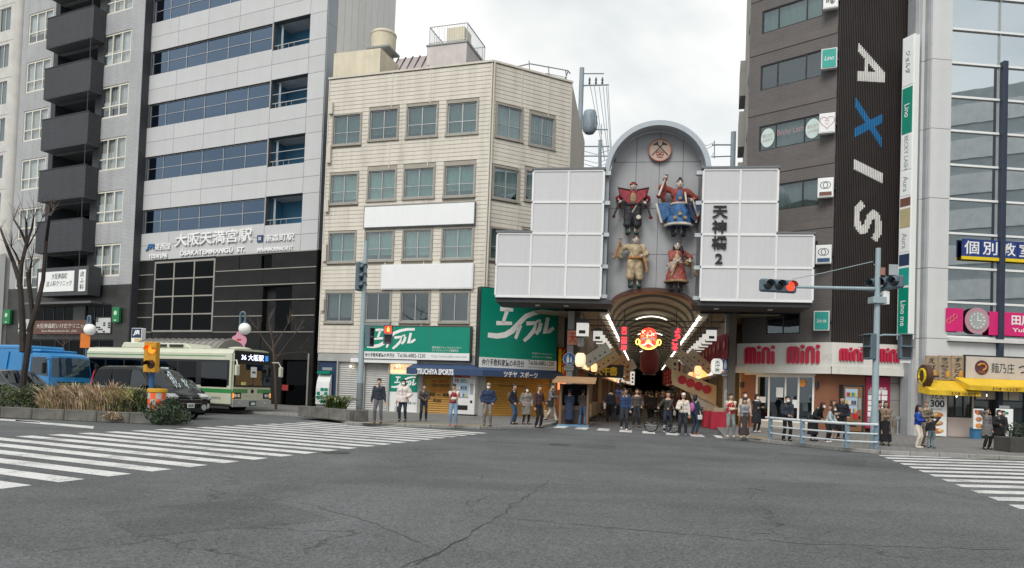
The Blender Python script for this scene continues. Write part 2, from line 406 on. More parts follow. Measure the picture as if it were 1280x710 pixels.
left_poly = [kfar, K3, K2, K1, K0, Kc, LCOL + AP * .35 + AX * .6, LCOL + AP * .35 + AX * 9, Vector((-2, 62)), Vector((-60, 90))]
pav_l = slab('pavement', left_poly, SW, m_pave)
E0 = G(905, 549).xy; E1 = G(940, 551.5).xy; E2 = G(1050, 563.5).xy; E3 = G(1100, 568).xy; E4 = G(1285, 576).xy
right_poly = [RCOL - AP * .4 + AX * 8, RCOL - AP * .4 + AX * 1.5, E0, E1, E2, E3, E4, E4 + Vector((30, 2.8)), Vector((60, 70)), Vector((14, 70))]
pav_r = slab('pavement', right_poly, SW, m_pave)
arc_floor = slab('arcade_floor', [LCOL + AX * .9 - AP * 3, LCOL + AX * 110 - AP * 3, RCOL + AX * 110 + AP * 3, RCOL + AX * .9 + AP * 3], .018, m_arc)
# kerb stones along the pavement edges, each its own piece
def kerb(parent, pts, wd=.16, ht=.135, ln=.95):
    for a, b in zip(pts, pts[1:]):
        L = (b - a).length; n = max(1, round(L / ln)); d = (b - a) / L; an = math.atan2(d.y, d.x)
        for k in range(n):
            c = a + d * (L * (k + .5) / n); o = bx('kerb_stone', m_kerb, parent, 0, round(L / n, 3) - .015, 0, wd, 0, ht, .015)
            o.location = (c.x, c.y, ht / 2 - .003 + rng.uniform(0, .004)); o.rotation_euler = (0, 0, an)
kerb(pav_l, [K3 - ST_U * 16, K3, K2, K1, K0, Kc]); kerb(pav_r, [E0, E1, E2, E3, E4])
# yellow tactile strips
def strip(parent, a, b, wd, mat, name, z):
    d = (b - a).normalized(); n = Vector((-d.y, d.x)) * wd / 2
    return MB().quad((*(a - n), z), (*(b - n), z), (*(b + n), z), (*(a + n), z)).build(name, mat, parent)
strip(pav_l, G(452, 528.5, SW).xy, G(610, 531.5, SW).xy, .6, m_tact, 'tactile_strip', SW + .004)
strip(pav_r, G(918, 544, SW).xy, G(962, 549, SW).xy, .9, m_tact, 'tactile_strip', SW + .004)
# ------------------------------------------------------------------ painted markings, each stripe a piece of the road
def paintmat():
    m, t, p = newmat('road_paint'); N = NT(t)
    tc = N.n('ShaderNodeTexCoord').outputs['Object']
    a = N.n('ShaderNodeTexNoise', {'Vector': tc, 'Scale': 1.1, 'Detail': 8.0, 'Roughness': .75}).outputs[0]
    b = N.n('ShaderNodeTexNoise', {'Vector': tc, 'Scale': 26.0, 'Detail': 4.0}).outputs[0]
    v = N.math('ADD', N.math('MULTIPLY', a, .75), N.math('MULTIPLY', b, .35))
    k = N.rng(v, .545, .69, 0, 1)
    c = N.mix(k, (.66, .66, .65, 1), (.13, .13, .135, 1))
    c = N.mix(N.rng(b, .4, .6, 0, .3), c, (.40, .40, .39, 1))
    t.links.new(c, p.inputs['Base Color']); p.inputs['Roughness'].default_value = .7
    return m
m_paint = paintmat()
def stripe(pts, name='crosswalk_stripe', z=.004):
    b = MB().poly([(p.x, p.y, z) for p in pts]); o = b.build(name, m_paint, rd)
    if o.data.polygons[0].normal.z < 0: o.data.flip_normals()
    return o
# left crossing: bars run along the main street
A0, A1 = G(-40, 616).xy, G(612, 541).xy          # near edge of the crossing
for k in range(31):
    t = (k + .25) * .645
    a = A1 + (A0 - A1).normalized() * t * 1.32
    d = ST_U
    near = a; far = a - d * 8.0
    nrm = (A0 - A1).normalized() * .44
    stripe([near, near + nrm, far + nrm, far])
# stop line and edge lines beside the median
stripe([G(0, 523.5).xy, G(50, 526.5).xy, G(50, 528.5).xy, G(0, 525.5).xy], 'road_line'); stripe([G(20, 525).xy, G(118, 533).xy, G(116, 536).xy, G(18, 527).xy], 'road_line')
# right crossing
B0 = G(1097, 568.5).xy; B1 = G(1300, 646).xy; dB = (B1 - B0).normalized(); rdir = Vector((math.cos(R(4.5)), math.sin(R(4.5))))
LB = (B1 - B0).length; n = int(LB / .98)
for k in range(n + 1):
    a = B0 + dB * (k * .98); b2 = a + dB * .5
    stripe([a, a + rdir * 7.0, b2 + rdir * 7.0, b2])
# bars across the arcade mouth
C0 = G(690, 534.5).xy; C1 = G(905, 548).xy; dC = (C1 - C0).normalized(); LC = (C1 - C0).length
for k in range(8):
    a = C0 + dC * (LC * (k + .05) / 7.3); stripe([a, a + dC * .55, a + dC * .55 + AX * 1.9, a + AX * 1.9])
# manhole plate
mh = G(700, 556).xy
MB().lathe([(.32, 0), (.32, .008)], 20).build('manhole_cover', M('cast_iron', (.07, .07, .07), .6, .5, bump=.3), rd, (mh.x, mh.y, .001))
for px_, py_ in ((420, 566),):
    mh = G(px_, py_); MB().lathe([(.33, 0), (.33, .007)], 20).build('manhole_cover', _mats['cast_iron'], rd, (mh.x, mh.y, .001))
m_asp2 = asphalt('asphalt_patched', (.098, .101, .103), False)
for pts_ in (((980, 566), (1085, 574), (1080, 583), (960, 574)), ((612, 549), (770, 557), (768, 562), (606, 553)), ((120, 640), (330, 622), (420, 650), (170, 672))):
    b = MB().poly([(*G(*p_).xy, .002) for p_ in pts_]); o = b.build('asphalt_patch', m_asp2, rd)
    if o.data.polygons[0].normal.z < 0: o.data.flip_normals()

# long seams and cracks in the asphalt
m_crk = M('crack_dark', (.045, .046, .047), .95, var=.3)
def crack(pts, w_, sd):
    q = random.Random(sd); P_ = [G(*p).xy for p in pts]; out_ = []
    for a, b in zip(P_, P_[1:]):
        n = max(2, int((b - a).length / .22)); d = (b - a) / n; nn = Vector((-d.y, d.x)).normalized()
        for k in range(n): out_.append(a + d * k + nn * q.gauss(0, .035))
    b = MB()
    for a, c in zip(out_, out_[1:]):
        d = (c - a).normalized(); nn = Vector((-d.y, d.x)) * w_ * q.uniform(.25, 1.0); b.quad((*(a - nn), .003), (*(c - nn), .003), (*(c + nn), .003), (*(a + nn), .003))
    o = b.build('crack', m_crk, rd, weld=True)
crack([(505, 712), (555, 685), (612, 652), (668, 615), (690, 598)], .011, 1); crack([(520, 706), (570, 680), (600, 668)], .009, 4); crack([(590, 645), (720, 655), (860, 668), (1010, 680), (1290, 688)], .009, 2); crack([(300, 618), (380, 630), (470, 655), (560, 690)], .007, 3); crack([(700, 598), (760, 604), (800, 612)], .012, 6)
# ================================================================== left-hand buildings
# ---- railway station building with ribbon windows
m_jrp = M('pale_grey_panel', (.545, .55, .555), .4, .0, var=.03, rand=.035, streak=.06, grain=.02)
m_jrs = M('side_cladding', (.66, .65, .63), .5, var=.04, streak=.08, rand=.03)
m_jrside = M('grey_side_panel', (.30, .33, .37), .45, var=.05)
m_jrblk = M('black_stone', (.018, .018, .0175), .34, var=.35, scale=.6, grain=.1, spec=.18, rand=.12)
m_trim = M('steel_trim', (.34, .32, .285), .35, .4)
gl_blue = glass('blue_film_glass', (.10, .18, .27), (.40, .54, .74), base=.27, wob=.12)
gl_dark = glass('dark_glass', (.07, .08, .09), (.22, .235, .25), base=.02, wob=.05)
m_seam = M('seam_dark', (.10, .105, .11), .8)
JR = Fac(-12.5, 45, -25)
jr = JR.root('station_building', 'pale grey station office block with blue ribbon windows and black stone base', 'building')
uL, uR = JR.pix(170, 420)[0], JR.pix(392.5, 420)[0]
ZB = JR.pix(300, 318.5)[1]                     # top of the black base
zrow = []
for yt, yb, x in ((28, 62, 339.6), (99, 132.5, 337), (171.3, 205.3, 332.5), (244.9, 280, 329)): zrow.append((JR.pix(x, yb)[1], JR.pix(x, yt)[1]))
FH = (zrow[0][0] - zrow[3][0]) / 3
zrow = [(zrow[3][0] + FH * k, zrow[3][0] + FH * k + 1.72) for k in range(0, 6)]
ZT = zrow[5][1] + 2.2
uW0, uW1 = uL + .25, JR.pix(334, 190)[0]      # ribbon
uG0, uG1 = JR.pix(340, 190)[0], JR.pix(381, 190)[0]   # open balcony
holes = []
for z0, z1 in zrow: holes += [(uW0, uW1, z0, z1), (uW1 + .12, uG1, z0 - .12, z1 + .05)]
wall(jr, m_seam, uL, uR, ZB, ZT, holes, t=.35)
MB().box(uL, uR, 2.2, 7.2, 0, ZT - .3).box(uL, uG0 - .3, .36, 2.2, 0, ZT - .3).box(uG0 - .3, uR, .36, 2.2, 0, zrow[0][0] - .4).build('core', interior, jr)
m_blueroom = M('blue_room_wall', (.06, .19, .31), .7); m_ceil = M('balcony_ceiling', (.42, .44, .46), .7)
upan = [uL + .01] + [JR.pix(x, 200)[0] for x in (211, 232, 254, 282, 305)] + [uW1, uR - .01]
upan = [uL + .01] + [uL + (uW1 - uL) * k / 4 for k in (1, 2, 3)] + [uW1 + .1, uG1 + .02, uR - .01]
for k, (z0, z1) in enumerate(zrow):
    # wall panels in two courses under each ribbon
    zb = ZB if k == 0 else zrow[k - 1][1]
    cs = [zb, (zb + z0) / 2, z0] if k else [zb, zb + (z0 - zb) * .55, z0]
    for j in range(2):
        for i in range(len(upan) - 1):
            top = cs[j + 1] - .012; bot = cs[j] + .012
            if i == 4 and j == 1: top -= .12
            if i == 4 and j == 0 and k: bot += .05
            bx('panel', m_jrp, jr, upan[i] + .012, upan[i + 1] - .012, -.05, -.002, bot, top)
    bx('panel', m_jrp, jr, uG1 + .03, uR - .02, -.05, -.002, z0 + .012, z1 - .012)
    nx = [0, .14, .30, .475, .65, .825, 1]
    wdw = window(jr, uW0, uW1, z0, z1, alu, gl_blue, interior, y=.12, nx=nx, rows=(.5,), fw=.055, back=.2)
    # balcony room: back, side, ceiling, rail
    b = MB(); b.quad((uG0 - .28, 1.5, z0 - .4), (uR - .1, 1.5, z0 - .4), (uR - .1, 1.5, z1 + .4), (uG0 - .28, 1.5, z1 + .4)).quad((uG0 - .29, .37, z0 - .4), (uG0 - .29, 1.5, z0 - .4), (uG0 - .29, 1.5, z1 + .4), (uG0 - .29, .37, z1 + .4)); b.box(uG1, uG1 + .08, .36, 2.18, z0 - .4, z1 + .4)
    rm = b.build('balcony_room', m_blueroom, jr)
    MB().quad((uG0 - .3, .36, z1 + .04), (uR, .36, z1 + .04), (uR, 2.18, z1 + .04), (uG0 - .3, 2.18, z1 + .04)).quad((uG0 - .3, .36, z0 - .13), (uR, .36, z0 - .13), (uR, 2.18, z0 - .13), (uG0 - .3, 2.18, z0 - .13)).build('balcony_ceiling', m_ceil, rm)
    bx('mullion', alu, jr, uW1 + .02, uW1 + .11, -.04, .2, z0 - .1, z1)
    b = MB().box(uW1 + .12, uG1, .10, .14, z0 + .22, z0 + .27)
    if k in (1, 2): b.box(uW1 + .12, uG1, .10, .14, z0 + .82, z0 + .86)
    for i in range(4): b.box(uG0 + i * .45, uG0 + i * .45 + .025, .105, .135, z0 - .12, z0 + .22)
    b.build('balcony_rail', alu, jr)
    bx('door_frame', alu, jr, uW1 + .45, uW1 + .62, .34, .36, z0 - .1, z1)
bx('parapet', m_jrp, jr, uL, uR, -.05, .3, zrow[5][1] + .01, ZT)
# side walls
n = 9
for k in range(n):
    y0 = .9 + (7.2 - .9) * k / n; bx('side_panel', m_jrs, jr, uR, uR + .06, y0 + .012, y0 + (6.3 / n) - .012, 3, ZT)
for k in range(8): bx('side_panel', m_jrside, jr, uR, uR + .05, 0.0, .89, ZB + k * 3.62 + .02, min(ZT, ZB + (k + 1) * 3.62))
bx('side_wall', m_jrblk, jr, uR, uR + .04, .0, 7.2, 0, ZB)
bx('side_wall', m_jrside, jr, uL - .02, uL, 0, 7.2, 0, ZT)
# black base with steel trims, gridded window and dark entrance
def jz(x, y): return JR.pix(x, y)[1]
zb_ = [jz(280, 415), jz(280, 395.5), jz(280, 376.5), jz(280, 358), jz(280, 339), ZB]
gu = [JR.pix(x, 360)[0] for x in (193, 217.5, 242, 268.5)]
ent = (JR.pix(329, 375)[0], JR.pix(365, 375)[0], zb_[0] + .05, JR.pix(345, 357.5)[1]); slot = (JR.pix(327, 327)[0], JR.pix(340, 327)[0], zb_[4] + .05, ZB - .15)
door = (JR.pix(352, 480)[0], JR.pix(384, 480)[0], .12, 3.0)
bh = [(gu[0], gu[3], zb_[0], zb_[4] + (ZB - zb_[4]) * .86), ent, slot, door]
wall(jr, m_jrblk, uL, uR, 0, ZB - .02, bh, y=-.02, t=.36, name='stone_base')
xs = [uL + (gu[0] - uL) * k for k in (0, .5, 1)] + [gu[3] + (uR - gu[3]) * k for k in (0, .25, .5, .75, 1)]
zz = [0.1, 1.7] + [zb_[0]] + zb_[1:5] + [ZB - .04]
for j in range(len(zz) - 1):
    for i in range(len(xs) - 1):
        if i == 2: continue
        a, c, d, e = xs[i], xs[i + 1], zz[j], zz[j + 1]
        if any(a < h[1] - .02 and c > h[0] + .02 and d < h[3] - .02 and e > h[2] + .02 for h in bh): continue
        bx('stone_slab', m_jrblk, jr, a + .006, c - .006, -.05, -.022, d + .03, e - .01)
for z in zb_[:5] + [ZB]:
    for a, c in ((uL, gu[0] - .06), (gu[3] + .06, uR)):
        if z in (zb_[1], zb_[2]) and a > gu[0]:
            bx('steel_trim', m_trim, jr, a, ent[0] if z == zb_[1] else c, -.075, -.02, z - .035, z + .025); 
            if z == zb_[1]: bx('steel_trim', m_trim, jr, ent[1], c, -.075, -.02, z - .035, z + .025)
        else: bx('steel_trim', m_trim, jr, a, c, -.075, -.02, z - .035, z + .025)
gw = window(jr, gu[0], gu[3], bh[0][2], bh[0][3], m_trim, gl_dark, interior, y=-.02, nx=3, rows=(.25, .5, .75), fw=.13, back=.3)
bx('pane', gl_dark, gw, slot[0], slot[1], .1, .12, slot[2], slot[3])
bx('entrance_pane', gl_dark, jr, ent[0] + .35 * (ent[1] - ent[0]), ent[1], .22, .24, ent[2], ent[3])
bx('door', gl_dark, jr, door[0], door[1], .2, .24, .15, 2.9); bx('notice', M('red_notice', (.28, .03, .03), .6), jr, JR.pix(353, 485)[0], JR.pix(361, 485)[0], -.06, -.052, JR.pix(357, 488)[1], JR.pix(357, 481)[1])
bx('door_frame', m_trim, jr, door[1], door[1] + .12, -.06, .2, .12, 3.4)
# station lettering
wl = M('white_letter', (.85, .85, .84), .4, rand=0); bl = M('blue_letter', (.05, .16, .36), .4, rand=0)
def jt(s, m, xl, xr, yt, yb, **k):
    u0, u1, z0, z1 = JR.R4(xl, xr, yt, yb, -.12); text(s, m, jr, u0, u1, z0, z1, -.11, ext=.05, **k)
jt('大阪天満宮駅', wl, 219.5, 315, 288.5, 305, bold=.013); jt('ŌSAKATEMMANGŪ  ST.', wl, 225, 306, 309.5, 317.3, bold=.03)
jt('JR', bl, 182, 193, 305, 313, bold=.03, shear=.25); jt('東西線', wl, 193.5, 213, 304, 312.5, bold=.013); jt('TOZAI LINE', wl, 186, 209, 317.5, 322.5, bold=.03)
jt('南森町駅', wl, 331, 367.5, 292.5, 301.5, bold=.013); jt('MINAMIMORIMACHI ST.', wl, 321.5, 366.5, 308.6, 313.6, bold=.03)
u0, u1, z0, z1 = JR.R4(321.5, 328.5, 294, 302.5, -.1); bx('emblem_board', M('emblem_navy', (.04, .07, .16), .4), jr, u0, u1, -.12, -.05, z0, z1)
du, dz = u1 - u0, z1 - z0
b = MB()
for a in range(2):
    for c in range(2): b.box(u0 + du * (.28 + .24 * a), u0 + du * (.46 + .24 * a), -.135, -.12, z0 + dz * (.28 + .24 * c), z0 + dz * (.46 + .24 * c))
b.build('emblem', wl, jr)

# ---- grey tiled apartment block with charcoal balconies
m_tile = brickmat('grey_tile', (.47, .475, .485), (.31, .315, .325), .42, .10, ms=.16, var=.10, streak=.12)
m_ctile = brickmat('charcoal_tile', (.066, .071, .082), (.03, .033, .038), .42, .10, ms=.2, var=.18, streak=.15)
m_ablk = M('dark_granite', (.038, .038, .036), .35, var=.3, grain=.25, gs=90, rand=.1)
m_soff = M('grey_soffit', (.17, .175, .185), .8)
P = JR.W(JR.pix(170, 430)[0]) - ST_N.to_3d() * .63
AP_ = Fac(P.x, P.y, -25)
ap = AP_.root('apartment_block', 'grey tiled apartment block with stacked charcoal balconies left of the station', 'building')
aR = AP_.pix(160.5, 430)[0]; aL = AP_.pix(-2, 430)[0]; aL = AP_.pix(22, 200)[0] - .2
AZB = AP_.pix(140, 356)[1]; ATZ = 34.0
fr = [AP_.pix(142, y)[1] for y in (278.3, 81.3)]; AFH = (fr[1] - fr[0]) / 3
wr = [AP_.pix(136.5, 66)[0], 0]; wru = AP_.R4(129, 163.5, 41.5, 81.3); wlu = AP_.R4(36, 66, 15.9, 53.7)
rows = [fr[0] - AFH + AFH * k for k in range(0, 8)]
lz = AP_.pix(45, 53.7)[1]; lrows = [lz + AFH * k for k in range(-5, 3)]
charc = (AP_.pix(60, 200)[0], AP_.pix(125, 180)[0])
HL = []; hR, hL = wru[3] - wru[2], wlu[3] - wlu[2]
for z in rows: HL.append((wru[0], wru[1], z, z + hR))
for z in lrows: HL.append((wlu[0], wlu[1], z, z + hL))
wall(ap, m_tile, aL, charc[0], AZB, ATZ, HL, t=.35); wall(ap, m_tile, charc[1], aR, AZB, ATZ, HL, t=.35)
MB().box(aL, charc[0] - .01, .36, 12, 0, ATZ - .2).box(charc[1] + .01, aR, .36, 12, 0, ATZ - .2).box(charc[0] - .02, charc[1] + .02, 2.2, 12, 0, ATZ - .2).build('core', m_ctile, ap)
bx('side_wall', m_ctile, ap, aR, aR + .04, .0, 10, 0, ATZ)
curtain_p = M('curtain_pale', (.66, .68, .66), .9, var=.05); gl_apt = glass('apartment_glass', (.90, .92, .92), base=.05, wob=.03); cream = M('cream_frame', (.72, .69, .60), .5)
for i, z in enumerate(rows + lrows):
    u = wru if i < len(rows) else wlu; h = hR if i < len(rows) else hL
    window(ap, u[0], u[1], z, z + h, cream, gl_apt, interior, y=.08, nx=3, rows=(.36,), fw=.13, curtain=(curtain_w, curtain_p, curtain_w)[i % 3], cfrac=(1.0, .9, 1, .7, 1)[i % 5])
# charcoal bay: side cheeks, back wall, balconies
bay = (charc[0], charc[1])
MB().box(bay[0], bay[0] + .55, 0, 2.2, AZB, ATZ).box(bay[1] - .75, bay[1], -.02, 2.2, AZB, ATZ).build('bay_wall', m_ctile, ap)
bu0, bu1 = AP_.pix(57.5, 60, -1.0)[0], AP_.pix(115, 60, -1.0)[0]
bz = AP_.pix(87, 53, -1.0)[1]; bh_ = AP_.pix(87, 15.6, -1.0)[1] - bz
for k in range(-4, 3):
    z = bz + AFH * k
    MB().box(bu0, bu1, -1.0, -.88, z, z + bh_).box(bu0, bu0 + .12, -.88, 0, z, z + bh_).box(bu1 - .12, bu1, -.88, .0, z, z + bh_).build('balcony', m_ctile, ap)
    bl_ = ap.children[-1]
    MB().box(bu0 + .02, bu1 - .02, -.98, 2.19, z - .04, z + .12).build('balcony_slab', m_soff, ap)
    MB().box(bu0 - .02, bu1 + .02, -1.03, -.86, z + bh_, z + bh_ + .05).build('coping', m_ctile, ap)
    d = window(ap, bay[0] + .9, bay[1] - 1.3, z + .15, z + AFH - .45, dark_frame, gl_dark, interior, y=1.9, nx=2, fw=.07, back=.28)
    if k % 2: MB().box(bay[0] + .8, bay[0] + 1.6, .9, 1.2, z + bh_ - .4, z + bh_ + .25).lathe([(.24, 0), (.24, .02)], 14, (bay[0] + 1.2, .88, z + bh_ - .08), 'y').build('air_conditioner', M('ac_grey', (.32, .33, .33), .6), ap)
b = MB(); b.tube([(bu1 - .25, -.95, AZB + .6), (bu1 - .25, -.95, ATZ - 2)], .03).build('drain_pipe', m_ctile, ap)
# ground floors in dark granite
zf = AP_.pix(92, 381)[1]
gh = [(AP_.pix(42, 390)[0], AP_.pix(92, 390)[0], zf - 1.9, zf - .05), (AP_.pix(107, 388)[0], AP_.pix(140, 388)[0], zf - 1.9, zf - .05), (AP_.pix(30, 470)[0], AP_.pix(140, 470)[0], .1, zf - 2.6)]
wall(ap, m_ablk, aL, aR, 0, AZB, gh, y=-.03, t=.35, name='granite_base')
bx('ledge', M('ledge_grey', (.15, .15, .15), .5), ap, bu0 - 1.4, bu1 + 1.2, -.9, -.03, zf - .02, zf + .14)
for h, n in ((gh[0], 4), (gh[1], 3)): window(ap, *h, dark_frame, gl_dark, interior, y=.08, nx=n, fw=.08, curtain=curtain_g, cfrac=.95)
window(ap, *gh[2], dark_frame, gl_dark, interior, y=.15, nx=6, fw=.08)
# clinic light box on the lowest balcony
m_lb = M('sign_white', (.82, .83, .82), .35, var=.02); m_dt = M('dark_letter', (.05, .055, .06), .5, rand=0)
cs = Fac(*AP_.W(0, -1.25).xy, -25); 
ck = cs.root('clinic_sign', 'white clinic light box with dark writing on the lowest charcoal balcony', 'sign')
s = cs.R4(48, 92.5, 339.5, 364.5); bx('casing', M('casing_dark', (.06, .065, .07), .5), ck, s[0] - .25, s[1] + 1.5, .03, 1.0, s[2] - .3, s[3] + .3)
bx('face', m_lb, ck, s[0], s[1], -.02, .028, s[2], s[3]); e2 = cs.R4(98.5, 107, 337, 364)
bx('face', m_lb, ck, e2[0], e2[1], -.02, .028, e2[2], e2[3])
text('大阪南森町', m_dt, ck, *[s[0] + (s[1] - s[0]) * k for k in (.38, .82)], s[2] + .9, s[2] + 1.35, -.024, bold=.01); text('皮ふ科クリニック', m_dt, ck, *[s[0] + (s[1] - s[0]) * k for k in (.24, .95)], s[2] + .38, s[2] + .8, -.024, bold=.01)
text('皮ふ科', m_dt, ck, e2[0] + .14, e2[1] - .14, e2[2] + .12, e2[3] - .12, -.024, bold=.02, vertical=True)
# brown clinic fascia, patterned boards, green emblem signs
s = AP_.R4(42, 112, 400.5, 417.5, -.25); br = M('brown_board', (.13, .06, .045), .55)
bs_ = Fac(*AP_.W(0, -.25).xy, -25); bk = bs_.root('clinic_fascia', 'brown clinic fascia board with pale writing over the ground floor windows', 'sign')
bx('board', br, bk, s[0], s[1], 0, .2, s[2], s[3]); text('大阪南森町いけだクリニック', M('pale_letter', (.62, .58, .54), .5), bk, s[0] + .35, s[1] - .2, s[2] + .42, s[3] - .22, -.006, bold=.01)
text('Osaka Minamimorimachi Ikeda Clinic', _mats['pale_letter'], bk, s[0] + 1.0, s[1] - 1.4, s[2] + .16, s[2] + .32, -.006, bold=.01)
m_pat = M('checker_board', (.55, .56, .55), .5)
for (xl, xr, yt, yb), lb in (((23, 38.5, 399, 417), 'pale board with black squares left of the brown fascia'), ((120, 138, 397.5, 416), 'pale board with black squares right of the brown fascia')):
    s = AP_.R4(xl, xr, yt, yb, -.1); t = bs_.root('patterned_board', lb, 'board', 'patterned boards beside the brown fascia'); t.location = (*AP_.W(0, -.1).xy, 0)
    bx('frame', dark_frame, t, s[0] - .08, s[1] + .08, .02, .07, s[2] - .08, s[3] + .08); bx('face', m_pat, t, s[0], s[1], -.01, .018, s[2], s[3])
    b = MB(); q = random.Random(3)
    for i in range(6):
        for j in range(7):
            if q.random() < .38: a = s[0] + (s[1] - s[0]) * i / 6; c = s[2] + (s[3] - s[2]) * j / 7; b.box(a + .02, a + (s[1] - s[0]) / 6 - .02, -.02, -.011, c + .03, c + .14)
    b.build('squares', black, t)
m_gs = M('sign_green', (.02, .20, .07), .45)
for (xl, xr, yt, yb), lb in (((3.5, 12, 387, 405), 'small green emblem sign at the left end of the granite wall'), ((140, 148.5, 384, 403), 'small green emblem sign on granite near the station building')):
    s = AP_.R4(xl, xr, yt, yb, -.3); t = bs_.root('emblem_sign', lb, 'sign', 'green emblem signs'); t.location = (*AP_.W(0, -.3).xy, 0)
    bx('casing', m_gs, t, s[0], s[1], 0, .2, s[2], s[3], .02); cx, cz = (s[0] + s[1]) / 2, s[2] + (s[3] - s[2]) * .62
    MB().lathe([(.17, 0), (.17, .02)], 14, (cx, -.022, cz), 'y').box(cx - .12, cx + .12, -.015, -.002, s[2] + .12, s[2] + .2).build('emblem', M('pale_green', (.55, .72, .58), .5), t)

# ---- pale building at the far left edge
m_pale = M('cream_render', (.60, .585, .55), .7, streak=.12)
fl = Fac(*(AP_.W(aL - .3, -.2).xy), -25)
fb = fl.root('corner_building', 'cream rendered building with rounded corner at the left edge of view', 'building')
fz = [fl.pix(4, y)[1] for y in (63, 110, 155)]
wl_ = [(-2.6, -1.1, 8 + 3.05 * k, 9.9 + 3.05 * k) for k in range(9)]
wall(fb, m_pale, -7, -.6, 0, 34, wl_, t=.3); MB().prism([(-.6, 0), (-.28, .09), (-.08, .3), (0, .6), (0, 8), (-7, 8), (-7, .31), (-.6, .31)], 'z', 0, 33.8).build('core', m_pale, fb, smooth=True)
for h in wl_: window(fb, *h, white_frame, gl_clear, interior, y=.1, nx=2)
for k in range(11): bx('joint_band', M('joint_grey', (.30, .29, .27), .8), fb, -7, -.6, -.012, -.003, 3.05 * k + 1, 3.05 * k + 1.03)
bx('stone_cladding', M('grey_cladding', (.28, .28, .28), .6), fb, -.7, .03, -.03, 0, 0, 11)
# ================================================================== beige corner building with lap siding
m_sid = M('cream_siding', (.64, .595, .52), .6, var=.06, streak=.24, sscale=1.6, grain=.04, rand=.04)
m_sidw = M('siding_backing', (.36, .33, .28), .8)
m_trimb = M('window_surround', (.36, .335, .29), .6, streak=.3, var=.2)
m_navyfab = M('navy_canvas', (.035, .065, .14), .75, streak=.15)
m_green = M('sign_teal_green', (.0, .235, .155), .42, var=.04, streak=.06)
m_wb = M('sign_band_white', (.74, .75, .74), .45, var=.03)
m_shut = M('pale_shutter', (.47, .465, .45), .5, streak=.1)
m_gold = M('gold_shutter', (.42, .225, .045), .5, streak=.12)
m_conc = M('grey_concrete', (.36, .36, .35), .8, streak=.15, var=.12)
m_letw = M('sign_letter_white', (.80, .80, .78), .45, rand=0)
m_letd = M('sign_letter_dark', (.03, .04, .045), .5, rand=0)
m_letg = M('sign_letter_grey', (.30, .32, .32), .5, rand=0)
m_cream2 = M('cream_roof_block', (.66, .60, .46), .8, streak=.15)
m_lampglow = M('warm_lamp', (1.0, .82, .55), .5, emit=9, var=0, grain=0, rand=0)
d = ray(600.3, 520); C = Vector((d.x / d.y * 39, 39))
BF, BC = Fac(C.x, C.y, -17.5), Fac(C.x, C.y, 27.5)
bb = BF.root('siding_building', 'cream five storey corner building clad in lap siding with rooftop tank', 'building')
cham = thing('chamfer', None, None); cham.parent = bb; cham.rotation_euler = (0, 0, R(45))
bL = BF.pix(396, 480)[0]; cR = BC.pix(715, 110)[0]
ZR = BF.pix(610, 76)[1]; Z1 = 3.35
WF = [[(417.5, 450.6, 144, 180), (463, 497, 137.7, 174), (509.7, 546, 132.6, 170.5), (560, 596.4, 128.5, 166.7)],
      [(414, 446.6, 218.7, 253.8), (461, 494, 213.7, 249.5), (506, 542, 210.7, 246.7), (556.6, 592.7, 207, 244.8)],
      [(412, 443.5, 291.8, 327), (457.6, 491, 290, 325), (505, 539, 288, 323.6), (554, 590.5, 286, 322.8)],
      [(408, 440.7, 366.5, 402), (457.6, 487.7, 366, 400.5), (502, 536.4, 366, 401.6), (551, 585.7, 366, 402)]]
WC = [[(621, 651.7, 134, 173), (662.6, 692, 146, 183)], [(616.6, 647.6, 211, 249), (657, 688, 216, 252)], [(613, 643, 287, 325), (653, 683, 289, 325)]]
hf = [[BF.R4(*w) for w in r] for r in WF]; hc = [[BC.R4(*w) for w in r] for r in WC]
allf = [h for r in hf for h in r]; allc = [h for r in hc for h in r]
def siding(parent, u0, u1, z0, z1, holes, pitch=.23):
    b = MB(); z = z0
    while z < z1 - .02:
        t = min(z + pitch, z1); segs = [(u0, u1)]
        for h in holes:
            if h[2] - .11 < t - .02 and h[3] + .11 > z + .02:
                ns = []
                for a, c in segs:
                    if h[1] + .11 <= a or h[0] - .11 >= c: ns.append((a, c)); continue
                    if h[0] - .11 > a: ns.append((a, h[0] - .11))
                    if h[1] + .11 < c: ns.append((h[1] + .11, c))
                segs = ns
        for a, c in segs:
            i = b.av([(a, -.036, z + .004), (c, -.036, z + .004), (c, -.026, t - .014), (a, -.026, t - .014), (a, -.004, z + .004), (c, -.004, z + .004), (c, -.004, t - .014), (a, -.004, t - .014)])
            for q in ((0, 1, 2, 3), (0, 4, 5, 1), (3, 2, 6, 7), (0, 3, 7, 4), (1, 5, 6, 2)): b.face([i + k for k in q])
        z += pitch
    o = b.build('siding', m_sid, parent); o['kind'] = 'stuff'
wall(bb, m_sidw, bL, 0, Z1, ZR, allf, t=.25); wall(cham, m_sidw, 0, cR, Z1, ZR, allc, t=.25)
siding(bb, bL + .06, -.05, Z1 + .02, ZR - .12, allf); siding(cham, .05, cR - .06, Z1 + .02, ZR - .12, allc)
for par, u0, u1 in ((bb, bL, 0.0), (cham, 0.0, cR)):
    bx('coping', m_sid, par, u0 - .05, u1 + .03, -.09, .2, ZR - .11, ZR)
